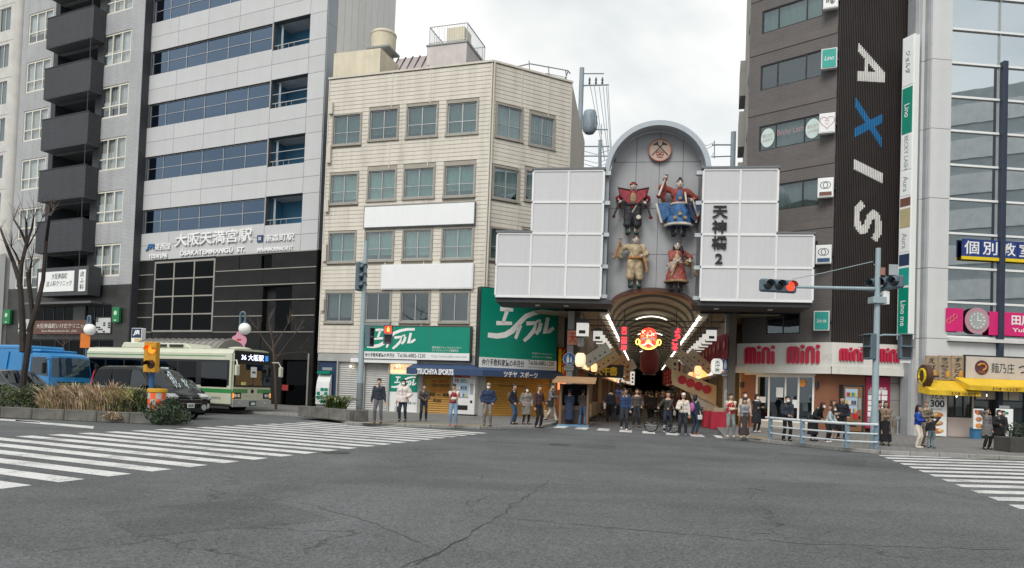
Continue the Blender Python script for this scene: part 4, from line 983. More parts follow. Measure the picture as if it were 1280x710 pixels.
def capsule2(b, x, z0, z1, w, y0, y1):
    n = 8; pts = [(x + w * math.cos(math.pi * k / n), z1 - w + w * math.sin(math.pi * k / n)) for k in range(n + 1)] + [(x - w * math.cos(math.pi * k / n), z0 + w - w * math.sin(math.pi * k / n)) for k in range(n + 1)]
    b.prism(pts, 'y', y0, y1)
def mini_word(par, u0, u1, z0, z1, y):
    # stroke positions for the word of rounded strokes: arch of three legs, dot and leg, arch of two, dot and leg
    W_ = u1 - u0; p = W_ / 7.35; H_ = z1 - z0; w = p * .385; zt_ = z0 + H_ * .93
    def leg(b, x, zt): capsule2(b, x, z0, zt, w, y - .09, y)
    def arch(b, xa, xb, zt):
        n = 10; ro = (xb - xa) / 2 + w; ri = max(.02, (xb - xa) / 2 - w); cx, cz = (xa + xb) / 2, zt - ro
        for k in range(n):
            q = [(cx + r * math.cos(math.pi * (k + e) / n), cz + r * math.sin(math.pi * (k + e) / n)) for e, r in ((0, ri), (0, ro), (1, ro), (1, ri))]; b.prism(q, 'y', y - .088, y - .001)
    x = u0 + w
    for letter in 'mini':
        b = MB()
        if letter == 'm':
            for k in range(3): leg(b, x + p * 1.0 * k, zt_ - p * .45)
            arch(b, x, x + p, zt_); arch(b, x + p, x + 2 * p, zt_); adv = 3.05
        elif letter == 'i':
            leg(b, x, z0 + H_ * .70); b.lathe([(w * 1.15, 0), (w * 1.15, .09)], 12, (x, y - .09, z0 + H_ * .90), 'y'); adv = 1.05
        else:
            leg(b, x, zt_ - p * .6); leg(b, x + p * 1.25, zt_ - p * .6); arch(b, x, x + p * 1.25, zt_); adv = 2.3
        b.build('letter_' + letter, m_rl, par); x += p * adv
s = XF.R4(931.5, 969.5, 432, 455); s2 = XF.R4(984, 1026, 431, 454.5)
mini_word(fs, s[0], s[1], s[2], s[3], -.5); mini_word(fs, s2[0], s2[1], s2[2], s2[3], -.5)
s = XF2.R4(1048.5, 1079, 434.5, 451.5); s2 = XF2.R4(1096, 1124, 435, 453)
mini_word(fs2, s[0], s[1], s[2], s[3], -.5); mini_word(fs2, s2[0], s2[1], s2[2], s2[3], -.5)
s = XF.R4(1027.5, 1036, 443, 450.5, -.01); text('OFFICE', M('pale_print', (.50, .49, .45), .5), fs, s[0], kk + .05 - .02, s[2], s[3], -.505)
# ---- shop under the fascia
m_terra = M('terracotta_render', (.23, .095, .05), .7, var=.06, streak=.08)
m_magenta = M('magenta_board', (.34, .02, .07), .5)
sg0 = XC.R4(944, 1017.5, 469, 540); sg0 = (sg0[0], sg0[1], .45, sg0[3])
wall(xb, m_terra, xl, 0, 0, ZF0 + .25, [sg0], t=.3, name='shop_wall')
bx('shop_plinth', M('pale_plinth', (.48, .45, .40), .7), xb, sg0[0] - .05, sg0[1] + .05, -.04, .0, .1, .445)
bx('transom_band', white_frame, xb, sg0[0] - .6, sg0[1] + .05, -.02, -.002, sg0[3], sg0[3] + .28)
sw_ = window(xb, *sg0, white_frame, gl_clear, interior, y=.05, nx=[0, .235, .52, .74, 1], fw=.10, back=1.2)
b = MB(); b.box(sg0[0], sg0[1], 1.21, 1.25, 0, 3); b.build('room_back', M('room_wall', (.10, .07, .06), .9), xb)
L = sg0[1] - sg0[0]; z_ = sg0[2]
for a, c, e, f, m in ((.36, .48, 1.25, 1.75, m_lb), (.07, .18, .95, 1.25, m_lb), (.64, .72, .75, 1.15, m_lb)): bx('notice', m, xb, sg0[0] + L * a, sg0[0] + L * c, .03, .036, z_ + e, z_ + f)
MB().lathe([(.19, 0), (.19, .012)], 18, (sg0[0] + L * .80, .02, z_ + 2.0), 'y').build('orange_sticker', M('sticker_orange', (.70, .28, .05), .5), xb)
MB().ball((sg0[0] + L * .33, .5, z_ + 2.0), .12, 10, 6).build('shop_lamp', m_lampglow, xb)
ch = MB(); ch.box(0, .45, .5, .95, z_ + .25, z_ + .32).box(0, .45, .9, .95, z_ + .3, z_ + .85)
for x in (0, .41):
    for y in (.5, .91): ch.box(x, x + .04, y, y + .04, 0.12, z_ + .25)
ch.build('shop_chair', M('chair_beige', (.40, .36, .30), .6), xb, (sg0[0] + L * .26, 0, 0))
for i in range(2):
    for j in range(3): bx('display_shelf', M('shelf_white', (.5, .5, .45), .6) if (i + j) % 2 else m_letd, xb, sg0[0] + L * (.78 + .1 * i), sg0[0] + L * (.87 + .1 * i), .3, .6, z_ + .2 + .42 * j, z_ + .58 + .42 * j)
for k in (.1, .5, .93): MB().lathe([(.045, .1), (.08, 0)], 10, (sg0[0] + L * k, -.22, sg0[3] + .1)).tube([(sg0[0] + L * k, -.22, sg0[3] + .2), (sg0[0] + L * k, 0, sg0[3] + .22)], .02).build('spot_lamp', m_wb, xb)
for px in (928, 1022):
    u, z = XC.pix(px, 481); MB().box(u - .07, u + .07, -.16, -.002, z - .14, z + .14).build('wall_lamp', dark_frame, xb)
# slatted side ground floor
bx('shop_wall', m_terra, xs_, .0, XS.pix(1082, 500)[0], -.02, -.002, 0, ZF0 + .9)
sm = XS.R4(1082, 1112, 468, 540, -.08); sm = (sm[0], sm[1], .35, lo - .06)
bx('magenta_board', m_magenta, xs_, sm[0], sm[1], -.10, -.002, sm[2], sm[3]); text('LUCKY RENT', m_letw, xs_, sm[0] + .2, sm[1] - .2, sm[3] - .75, sm[3] - .5, -.104, bold=.01)
for i in range(3):
    for j in range(6): bx('listing_card', m_lb if (i * 2 + j) % 5 else m_letg, xs_, sm[0] + .1 + i * .34, sm[0] + .38 + i * .34, -.112, -.101, .65 + j * .27, .88 + j * .27)
st = (sm[1] + .02, XS.pix(1129, 500)[0], .1, lo)
for j in range(4): bx('stone_slab', M('grey_stone', (.27, .26, .24), .6, var=.15), xs_, st[0], st[1], -.08, -.002, .12 + j * .82, .12 + (j + 1) * .82 - .015)
MB().box(-.35, 3.8, .0, .3, 0, 1).build('plinth', m_slatbk, xs_) if False else None
# ash stand
p = XS.W(XS.pix(1122, 536, -.5)[0], -.5, SW)
ab = thing('ash_stand', 'slim steel ashtray post by the grey stone wall', 'ashtray', p); MB().lathe([(.15, 0), (.15, .03), (.04, .04), (.04, .7), (.11, .72), (.12, .86), (.10, .87)], 12).build('post', steel, ab)
# ---- tall white vertical sign between the two buildings
d = ray(1135, 470); tv = Fac(d.x / d.y * 33.6, 33.6, -68); 
vt = tv.root('vertical_sign', 'tall white vertical sign tower with tenant panels right of the slats', 'sign')
w1 = tv.R4(1123.5, 1135, 46, 424); z0, z1 = tv.pix(1135, 424)[1], tv.pix(1140, 43)[1]
Lf = .66; bx('casing', m_lb, vt, -Lf, 0, 0, .36, z0, z1, .02)
secs = [(0, .11, m_lb, 'BECKY LASH', m_letd), (.11, .16, m_green, 'Lino', m_letw), (.165, .255, m_lb, None, None), (.262, .30, navy, None, None), (.30, .375, m_lb, 'Aura', m_letg), (.38, .44, M('sign_gold', (.45, .38, .22), .5), None, None), (.445, .475, M('strip_brown', (.16, .07, .05), .5), None, None), (.48, .56, m_lb, 'Aura', m_letg), (.565, .66, m_lb, 'SALON', m_letg), (.665, .74, m_green, 'Lino', m_letw), (.74, .80, m_green, None, None), (.80, .90, m_lb, 'JOB&', m_letd), (.90, .97, m_lb, '住まい', m_letd)]
secs = [(0, .17, m_green, 'Lino me', m_letw), (.175, .235, _mats['sign_teal'], None, None), (.24, .28, navy, None, None), (.285, .36, m_lb, 'Aura', m_letg), (.365, .43, _mats['sign_gold'] if 'sign_gold' in _mats else m_lb, None, None), (.435, .465, _mats['strip_brown'], None, None), (.47, .55, m_lb, 'Aura', m_letg), (.555, .67, m_lb, 'BECKY LASH', m_letg), (.675, .83, m_green, 'Lino', m_letw), (.835, .99, m_lb, 'ジョルダ', m_letd)]
for a, c, m, tx, lm in secs:
    za, zc = z0 + (z1 - z0) * a + .02, z0 + (z1 - z0) * c - .02; bx('tenant_panel', m, vt, -Lf + .06, -.06, -.015, -.002, za, zc)
    if tx: text(tx, lm, vt, -zc, -za, -Lf * .7, -Lf * .3, -.02, bold=.01, keep=True, T=Matrix(((0, 0, 1, 0), (0, 1, 0, 0), (-1, 0, 0, 0), (0, 0, 0, 1))))

# ================================================================== white and glass tower at the right edge
m_cpan = M('white_column_panel', (.63, .635, .63), .4, var=.03, streak=.08, rand=.02)
m_cpan2 = M('grey_column_panel', (.36, .38, .40), .4, streak=.06)
d = ray(1180, 500); GT = Fac(d.x / d.y * 33.8, 33.8, 5.4)
gt = GT.root('glass_tower', 'glass fronted tower with white column panels at the right edge', 'building')
GTZ = 34.0; uc0, uc1 = GT.pix(1156, 500)[0], 0.05; gr = 14.0
zj = [GT.pix(1168, y)[1] for y in (423, 332.5, 244.5, 158, 74)]; cs_ = (zj[4] - zj[0]) / 4
for k in range(-1, 6):
    za, zc = zj[0] + cs_ * k, zj[0] + cs_ * (k + 1)
    if k < 0: za = 0.1
    bx('column_panel', m_cpan, gt, uc0, uc1, -.05, .25, za + .012, min(GTZ, zc) - .012)
    bx('column_panel', m_cpan2, gt, uc0 - .12, uc0 - .01, .1, .5, za + .012, min(GTZ, zc) - .012)
    bx('column_panel', m_cpan, gt, uc0 - .28, uc0 - .13, .3, .8, za + .012, min(GTZ, zc) - .012)
    bx('column_panel', m_cpan2, gt, uc0 - .42, uc0 - .29, .6, 1.2, za + .012, min(GTZ, zc) - .012)
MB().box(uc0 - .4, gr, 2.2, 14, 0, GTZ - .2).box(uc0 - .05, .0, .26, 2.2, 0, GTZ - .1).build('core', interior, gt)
zm_ = [GT.pix(1230, y)[1] for y in (422.5, 379.6, 335, 291, 247, 204, 162.6, 119, 78.7, 38.7)]; mp_ = (zm_[9] - zm_[0]) / 9
gl_t = glass('tower_glass', (.42, .52, .58), (.92, .98, 1.0), base=.72, wob=.02)
um = [.06] + [GT.pix(x, 200)[0] for x in (1248.5,)]; ug = um[1] - um[0]; ucs = [um[0] + ug * k for k in range(0, 8) if um[0] + ug * k < gr]
zrows = [zm_[0] + mp_ * k for k in range(-0, 15)]
for j in range(len(zrows) - 1):
    for i in range(len(ucs) - 1): bx('glass_pane', gl_t, gt, ucs[i] + .02, ucs[i + 1] - .02, .1, .12, zrows[j] + .05, zrows[j + 1] - .05)
    bx('mullion', m_lb, gt, 0.06, gr, .0, .1, zrows[j] - .05, zrows[j] + .05)
    if j % 2 == 0: bx('floor_edge', m_conc, gt, .06, gr, .9, 2.2, zrows[j] - .2, zrows[j] + .2); bx('blind', M('blind_pale', (.50, .56, .58), .8), gt, .1, gr, 1.2, 1.22, zrows[j] + .3, zrows[j + 1] - .1)
for u in ucs[1:]: bx('mullion', alu, gt, u - .02, u + .02, .02, .098, zrows[0], GTZ)
bx('sill_band', m_cpan, gt, .06, gr, -.25, .3, zm_[0] - .22, zm_[0] - .06); bx('spandrel', m_cpan, gt, .06, gr, -.02, .3, 2.4, zm_[0] - .24)
# navy pole in front
u, _ = GT.pix(1251.3, 300, -.065); zt = GT.pix(1251, 77, -.065)[1]
np_ = thing('navy_pole', 'tall square navy pole standing in front of the glass tower', 'pole', GT.W(u, -.065, SW), GT.a); bx('shaft', M('pole_navy', (.028, .038, .065), .4), np_, -.125, .125, -.16, .16, 0, zt - SW, .02); bx('base_plate', dark_frame, np_, -.25, .25, -.25, .25, 0, .02)
# signs on the glass
m_nb = M('sign_navy_blue', (.02, .045, .20), .4); m_yel = M('sign_yellow', (.78, .58, .02), .45); m_pk = M('sign_magenta', (.62, .02, .16), .4)
k1, s, f2 = board(GT, 'school_sign', 'navy tutoring sign with large white characters and yellow underline on glass', 'sign', (1203, 1249, 299.5, 325), y0=-.12, th=.1, mat=m_nb)
pw = (s[1] - s[0]) / 2; k1.children[1]['label'] = 'thin dark casing'
for o in list(k1.children): bpy.data.objects.remove(o)
for k, chx in enumerate('個別教室'):
    a = s[0] + pw * k; bx('character_panel', m_nb, k1, a + .012, a + pw - .012, 0, .08, s[2] + .16, s[3]); text(chx, m_letw, k1, a + pw * .1, a + pw * .9, s[2] + .26, s[3] - .08, -.006, bold=.012)
bx('underline', m_yel, k1, s[0], s[0] + pw * 4, -.004, .08, s[2], s[2] + .15)
k2, s, f2 = board(GT, 'clinic_banner', 'magenta banner sign with clock face and white lettering on glass', 'sign', (1182, 1290, 386, 417), y0=-.12, th=.03, mat=m_pk)
for o in list(k2.children): bpy.data.objects.remove(o)
W_, H_ = s[1] - s[0], s[3] - s[2]
bx('board', m_pk, k2, s[0] + .02, s[0] + W_ * .20, 0, .03, s[2] + .03, s[3] - .05, .0); bx('board', m_pk, k2, s[0] + W_ * .50, s[1] + 3, 0, .03, s[2] - .06, s[3] - .12)
b = MB(); cx, cz = s[0] + W_ * .365, s[2] + H_ * .5
MB().lathe([(.62, 0), (.62, .03)], 28, (cx, .0, cz), 'y').build('clock_ring', M('ring_pink', (.46, .25, .30), .5), k2); fc = MB().lathe([(.44, 0), (.44, .02)], 28, (cx, -.021, cz), 'y').build('clock_face', M('clock_grey', (.36, .38, .38), .5), k2)
b = MB()
for a in range(12): t_ = R(30 * a); b.box(cx + .34 * math.cos(t_) - .03, cx + .34 * math.cos(t_) + .03, -.03, -.022, cz + .34 * math.sin(t_) - .03, cz + .34 * math.sin(t_) + .03)
b.box(cx - .02, cx + .02, -.03, -.022, cz, cz + .27).box(cx, cx + .2, -.029, -.023, cz - .02, cz + .02).build('clock_marks', m_lb, k2)
b = MB()
for a in (0, 1, 2): b.tube([(s[0] + .15 + .16 * a + .1 * math.cos(t_), -.01, s[2] + .5 + .12 * a + .1 * math.sin(t_)) for t_ in [R(20 * i) for i in range(19)]], .012, 4)
b.build('flower_print', M('print_peach', (.65, .30, .25), .5), k2)
text('田尻', m_letw, k2, s[0] + W_ * .76, s[0] + W_ * 1.0, s[2] + .45, s[3] - .25, -.006, bold=.03); text('Yuko Tajiri', m_letw, k2, s[0] + W_ * .77, s[0] + W_ * 1.25, s[2] + .08, s[2] + .32, -.006, bold=.02)
b = MB(); 
# ---- noodle shop
m_wood = M('pale_wood', (.33, .25, .17), .6, var=.2, scale=4, streak=.2); m_bei = M('beige_board', (.56, .50, .45), .5); m_yf = M('yellow_canvas', (.72, .47, .03), .7, streak=.12)
f5 = Fac(*GT.W(0, -.35).xy, 5.4)
for k, (xl_, xr_, tx) in enumerate(((1157, 1172.5, 'えび天'), (1173, 1189, 'きつねうどん'), (1189.5, 1205.5, 'すうどん'))):
    r = f5.root('menu_plank', ('wooden menu plank of prawn noodles, nearest the brown round sign', 'middle wooden menu plank between two others above yellow awning', 'wooden menu plank touching the beige noodle sign')[k], 'sign', 'wooden menu planks'); s = f5.R4(xl_, xr_, 444.5, 475.5)
    bx('plank', m_wood, r, s[0], s[1], 0, .08, s[2], s[3], .01); text(tx, m_letd, r, s[0] + .1, s[1] - .12, s[2] + .1, s[3] - .1, -.006, bold=.02, vertical=True)
    MB().ball((s[1] - .16, -.01, s[2] + .3), (.1, .02, .16), 8, 5).build('print', M('print_amber', (.60, .27, .04), .6), r)
r = f5.root('noodle_sign', 'beige noodle shop signboard with brown round emblem and black brush lettering', 'sign'); s = f5.R4(1206, 1290, 447, 474)
bx('board', m_bei, r, s[0], s[1] + 3.5, -.08, .06, s[2], s[3]); bx('frame', dark_frame, r, s[0] - .06, s[1] + 3.56, -.05, .07, s[3] + .002, s[3] + .07); bx('frame', dark_frame, r, s[0] - .06, s[1] + 3.56, -.05, .07, s[2] - .07, s[2] - .002); bx('frame', dark_frame, r, s[0] - .06, s[0] - .002, -.05, .07, s[2], s[3])
e = f5.R4(1218.5, 1235.5, 451, 468, -.08); cx, cz, rr = (e[0] + e[1]) / 2, (e[2] + e[3]) / 2, (e[1] - e[0]) / 2
em = MB().lathe([(rr, 0), (rr, .02)], 26, (cx, -.1, cz), 'y').build('emblem', M('emblem_brown', (.10, .035, .045), .5), r)
b = MB(); pts = [(cx + rr * a, -.105, cz + rr * c) for a, c in ((-.6, .25), (-.2, .5), (.35, .5), (.62, .2), (.5, -.15), (.1, -.35))]; b.tube(pts, rr * .13, 5).build('emblem_mark', _mats['print_amber'], em)
text('つるまる', _mats['print_amber'], em, cx - rr * .55, cx + rr * .45, cz - rr * .75, cz - rr * .42, -.105)
s3 = f5.R4(1239, 1268, 454, 467, -.08); text('麺乃庄', m_letd, r, *s3, -.085, bold=.006); text('つるまる', m_letd, r, s3[1] + .2, s3[1] + 1.9, s3[2], s3[3], -.085, bold=.02)
def awn(label, xl_, xr_, yt, yb, out_, extra=0):
    r = GT.root('yellow_awning', label, 'awning', 'yellow shop awnings'); u0, u1 = GT.pix(xl_, yb, -out_)[0], GT.pix(xr_, yb, -out_)[0] + extra; zt = GT.pix((xl_ + xr_) / 2, yt, -.3)[1]; zb = GT.pix((xl_ + xr_) / 2, yb, -out_)[1]
    b = MB(); n = 14
    for k in range(n):
        a, c = u0 + (u1 - u0) * k / n, u0 + (u1 - u0) * (k + 1) / n; da = .03 * math.sin(k * 1.3); dc = .03 * math.sin((k + 1) * 1.3)
        b.quad((a, -.3, zt), (a, -out_, zb + .22), (c, -out_, zb + .22), (c, -.3, zt)); b.quad((a, -out_, zb + .22), (a, -out_ + da, zb), (c, -out_ + dc, zb), (c, -out_, zb + .22))
    b.poly([(u0, -.3, zt), (u0, -.3, zb + .1), (u0, -out_, zb), (u0, -out_, zb + .22)]); b.poly([(u1, -.3, zt), (u1, -out_, zb + .22), (u1, -out_, zb), (u1, -.3, zb + .1)])
    b.build('canvas', m_yf, r, weld=True)
    w_ = min(u1 - u0, 2.6); text('麺乃庄 つるまる饂飩', M('print_brown', (.12, .05, .02), .6), r, u0 + w_ * .42, u0 + w_ * .95, zb + .03, zb + .17, -out_ - .035, bold=.02)
    b = MB(); b.tube([(u0, -.3, zt - .1), (u0 + .03, -out_, zb + .15)], .02).tube([(u1, -.3, zt - .1), (u1 - .03, -out_, zb + .15)], .02).build('arm', alu, r)
awn('short yellow shop awning under the wooden menu planks', 1162, 1226, 476, 494.5, 1.1); awn('long yellow shop awning under the beige noodle signboard', 1212, 1290, 473, 489, 1.3, 3)
# brown round sign sticking out
rs = thing('round_sign', 'brown round projecting noodle shop sign with yellow mark', 'sign', GT.W(GT.pix(1156.5, 470, -.6)[0], -.6, GT.pix(1156.5, 470, -.6)[1]), GT.a + R(-99))
MB().lathe([(.52, 0), (.52, .24)], 26, (0, -.12, 0), 'y').build('drum', M('drum_brown', (.075, .035, .022), .5), rs)
b = MB(); b.tube([(.25 * math.cos(t_) * 1.2, -.135, .32 * math.sin(t_)) for t_ in [R(200 - 25 * i) for i in range(12)]], .06, 5).build('mark', m_yel, rs); bx('bracket', dark_frame, rs, -.04, .04, .12, .6, -.04, .04)
# posters, window and door
r = f5.root('noodle_poster', 'tall white noodle price poster with 300 and bowls of food', 'poster'); s = f5.R4(1158.5, 1183, 488, 546); W_ = s[1] - s[0]; z0 = SW + .05; H_ = s[3] - z0
bx('board', m_lb, r, s[0], s[1], -.02, .04, z0, s[3]); text('うどん', m_letd, r, s[0] + W_ * .14, s[1] - W_ * .14, s[3] - H_ * .19, s[3] - H_ * .05, -.026, bold=.02); text('300', m_letd, r, s[0] + W_ * .14, s[1] - W_ * .12, s[3] - H_ * .37, s[3] - H_ * .21, -.026, bold=.03)
text('税込 330円', m_letd, r, s[0] + W_ * .2, s[1] - W_ * .25, s[3] - H_ * .43, s[3] - H_ * .395, -.026)
for k, (c_, zz) in enumerate((((.62, .25, .06), .46), ((.45, .22, .12), .28), ((.55, .16, .05), .11))):
    MB().ball((s[0] + W_ * .5, -.025, z0 + H_ * zz), (W_ * .34, .02, H_ * .06), 12, 5).build('bowl_print', M('food_%d' % k, c_, .6, var=.4, scale=8), r); MB().ball((s[0] + W_ * (.4 + .15 * k), -.045, z0 + H_ * (zz + .012)), (W_ * .16, .012, H_ * .03), 10, 5).build('food_print', M('food_light', (.75, .55, .25), .6, var=.4, scale=9), r)
wz = GT.R4(1184, 1215, 497, 522); wz = (wz[0], wz[1], wz[2], 2.35); dz_ = (GT.pix(1217, 520)[0], gr - 2, .12, 2.4)
wall(gt, m_bei, uc1, gr, 0, 2.38, [wz, dz_], t=.25, name='shop_wall')
m_warm = M('shop_interior', (.14, .085, .05), .8, var=.4, scale=2)
window(gt, *wz, dark_frame, gl_clear, m_warm, y=.05, nx=3, fw=.06, back=1.2); dw = window(gt, *dz_, dark_frame, gl_clear, m_warm, y=.1, nx=8, rows=(.78,), fw=.07, back=1.6)
for k in range(7): MB().ball((wz[0] + .35 + .38 * (k % 3) + 1.6 * (k > 2), .9, 2.05 + .1 * (k % 2)), .06, 8, 5).build('ceiling_lamp', m_lampglow, gt)
bx('counter', M('counter_pink', (.50, .42, .38), .6), gt, wz[0], wz[1], -.06, -.002, .15, wz[2] - .05)
for k in range(4): bx('door_curtain', m_bei, gt, dz_[0] + .1 + .55 * k, dz_[0] + .6 + .55 * k, -.03, -.015, 1.95, 2.36)
# ================================================================== arcade gate
m_gp = M('gate_panel', (.565, .57, .58), .45, var=.025, streak=.07, rand=.02, grain=.02)
m_gf = M('gate_frame', (.74, .74, .74), .4, var=.05)
m_gback = M('gate_grey_cladding', (.35, .355, .37), .45, var=.04, streak=.10, rand=.03)
m_rim = M('gate_rim', (.40, .44, .48), .45, var=.04)
m_bronze = M('bronze_rim', (.09, .045, .035), .4, .3)
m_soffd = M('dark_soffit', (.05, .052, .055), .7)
d = ray(815, 480); GP = Vector((d.x / d.y * 35, 35)); GA = -8
GF = Fac(GP.x, GP.y, GA); yF = -1.3; FB = Fac(*GF.W(0, yF).xy, GA)
gate = GF.root('arcade_gate', 'grey arched arcade gate with four costumed figures between lit panel boxes', 'gate')
def pbox(ux, zx, cols, name):          # panels in a stepped box: list of (i, j) cells
    for i, j in cols:
        bx('light_panel', m_gp, gate, ux[i] + .05, ux[i + 1] - .05, yF - .0, yF + .05, zx[j] + .05, zx[j + 1] - .05)
    b = MB(); e = set()
    for i, j in cols:
        for (a, c, v) in ((i, j, 0), (i, j + 1, 0), (i, j, 1), (i + 1, j, 1)): e.add((a, c, v))
    for a, c, v in e:
        if v: bx('frame_bar', m_gf, gate, ux[a] - .05, ux[a] + .05, yF - .04, yF + .06, zx[c] + .05, zx[c + 1] - .05, .008)
        else: bx('frame_bar', m_gf, gate, ux[a] - .0, ux[a + 1] + .0, yF - .037, yF + .058, zx[c] - .05, zx[c] + .05, .008)
uL_ = [FB.pix(x, 347)[0] for x in (620, 662.5, 707, 751)]; uR_ = [FB.pix(x, 347)[0] for x in (876, 922.5, 969.5, 1016)]
zL = [FB.pix(690, y)[1] for y in (371.5, 330.5, 291.5, 252.5, 213.5)]; st_ = (zL[4] - zL[0]) / 4; zL = [zL[0] + st_ * k for k in range(5)]
zR = zL
cl = [(i, j) for i in range(3) for j in range(2)] + [(i, j) for i in (1, 2) for j in (2, 3)]
cr_ = [(i, j) for i in range(3) for j in range(2)] + [(i, j) for i in (0, 1) for j in (2, 3)]
pbox(uL_, zL, cl, 'l'); pbox(uR_, zR, cr_, 'r')
m_gbx = M('gate_box_side', (.24, .25, .265), .5, var=.05, streak=.1)
b = MB(); spl = .30
b.prism([(uL_[0], yF + .06), (uL_[3], yF + .06), (uL_[3] + spl, 0), (uL_[3] + spl, 1.0), (uL_[0], 1.0)], 'z', zL[0], zL[2]); b.prism([(uL_[1], yF + .06), (uL_[3], yF + .06), (uL_[3] + spl, 0), (uL_[3] + spl, 1.0), (uL_[1], 1.0)], 'z', zL[2] + .002, zL[4])
b.build('box_casing', m_gbx, gate)
b = MB(); b.prism([(uR_[0] - .1, 0), (uR_[0], yF + .06), (uR_[3], yF + .06), (uR_[3], 1.0), (uR_[0] - .1, 1.0)], 'z', zL[0], zL[2]); b.prism([(uR_[0] - .1, 0), (uR_[0], yF + .06), (uR_[2], yF + .06), (uR_[2], 1.0), (uR_[0] - .1, 1.0)], 'z', zL[2] + .002, zL[4])
b.build('box_casing', m_gbx, gate)
for a, c, z in ((uL_[1], uL_[3], zL[4]), (uL_[0], uL_[1] - .06, zL[2]), (uR_[0], uR_[2], zL[4]), (uR_[2] + .06, uR_[3], zL[2])): bx('cap_rail', M('cap_dark', (.16, .17, .18), .5), gate, a - .08, c + .08, yF - .08, .6, z + .052, z + .14)
for k in range(5):
    z = zL[k] + (.1 if k == 0 else -.1 if k == 4 else 0)
    bx('bracket', steel, gate, uL_[3] + .0, uL_[3] + .32, yF + .1, yF + .35, z - .09, z + .09); bx('bracket', steel, gate, uR_[0] - .32, uR_[0] - .02, yF + .1, yF + .35, z - .09, z + .09)
# arched centre: rim and cladding
u0_, _ = GF.pix(755.5, 216, -.9); u1_, _ = GF.pix(889.5, 218, -.9); _, ztop = GF.pix(823, 150, -.9)
uc_ = (u0_ + u1_) / 2; ro = (u1_ - u0_) / 2; zc = ztop - ro; ri = ro - .24
def arc(r, n=28, a0=0, a1=180): return [(uc_ + r * math.cos(R(a0 + (a1 - a0) * k / n)), zc + r * math.sin(R(a0 + (a1 - a0) * k / n))) for k in range(n + 1)]
po, pi_ = arc(ro), arc(ri); b = MB()
for k in range(28):
    for (p, q), (y0, y1) in (((po[k], po[k + 1]), (-.9, .6)), ((pi_[k + 1], pi_[k]), (-.9, -.0))): b.quad((p[0], y0, p[1]), (p[0], y1, p[1]), (q[0], y1, q[1]), (q[0], y0, q[1]))
    b.quad((po[k][0], -.9, po[k][1]), (po[k + 1][0], -.9, po[k + 1][1]), (pi_[k + 1][0], -.9, pi_[k + 1][1]), (pi_[k][0], -.9, pi_[k][1]))
b.build('arch_rim', m_rim, gate, weld=True, smooth=True)
for s_ in (-1, 1): bx('arch_leg', m_rim, gate, uc_ + s_ * ro - (.24 if s_ > 0 else 0), uc_ + s_ * ro + (0 if s_ > 0 else .24), -.9, .6, zL[0] + .1, zc - .002)
zb_g = zL[0] - .12; ua_, ub_ = GF.pix(764, 372)[0], GF.pix(868, 380)[0]; uo = (ua_ + ub_) / 2; ra = (ub_ - ua_) / 2; _, zo = GF.pix(816, 361); hb = zo - zb_g
vx = [uc_ - ri] + [GF.pix(x, y)[0] for x, y in ((795.5, 202), (824.5, 202), (854, 203))] + [uc_ + ri]; hz_ = [zb_g] + [GF.pix(824, y)[1] for y in (318, 260.5, 202.5)] + [99]
def lowz(u): t_ = (u - uo) / ra; return zb_g + hb * math.sqrt(1 - t_ * t_) if abs(t_) < 1 else zb_g
def topz(u): t_ = max(0, ri * ri - (u - uc_) ** 2); return zc + math.sqrt(t_)
for i in range(4):
    for j in range(4):
        a, c = vx[i] + .012, vx[i + 1] - .012; us = [a + (c - a) * k / 10 for k in range(11)]
        bot = [(u, max(hz_[j] + .012, lowz(u) if j == 0 else 0)) for u in us]; top = [(u, min(hz_[j + 1] - .012, topz(u) - .005)) for u in us]
        b = MB()
        for k in range(10):
            if top[k][1] > bot[k][1] and top[k + 1][1] > bot[k + 1][1]: b.quad((bot[k][0], 0, bot[k][1]), (bot[k + 1][0], 0, bot[k + 1][1]), (top[k + 1][0], 0, top[k + 1][1]), (top[k][0], 0, top[k][1]))
        if b.f: b.build('cladding_panel', m_gback, gate, weld=True)
b = MB(); us = [uc_ - ri + 2 * ri * k / 40 for k in range(41)]
for k in range(40):
    b.quad((us[k], .02, lowz(us[k])), (us[k + 1], .02, lowz(us[k + 1])), (us[k + 1], .02, topz(us[k + 1])), (us[k], .02, topz(us[k])))
b.build('backing', m_seam, gate, weld=True)
b = MB(); n = 24; pe = [(uo + (ra + .03) * math.cos(math.pi * k / n), zb_g + (hb + .03) * math.sin(math.pi * k / n)) for k in range(n + 1)]; pj = [(uo + (ra - .14) * math.cos(math.pi * k / n), zb_g + (hb - .16) * math.sin(math.pi * k / n)) for k in range(n + 1)]
for k in range(n): b.prism([pe[k], pe[k + 1], pj[k + 1], pj[k]], 'y', -.25, .5)
b.build('lower_arch', m_bronze, gate, weld=True)
bx('soffit_beam', m_soffd, gate, uL_[0], uo - ra, yF + .1, 1.2, zL[0] - .25, zL[0] - .06); bx('soffit_beam', m_soffd, gate, uo + ra, uR_[3], yF + .1, 1.2, zL[0] - .25, zL[0] - .06)
for u in (uL_[1] + .3, uL_[2], uR_[1] - .8, uR_[2]): MB().lathe([(.12, 0), (.12, .05)], 12, (u, -.3, zL[0] - .31)).build('downlight', white, gate)
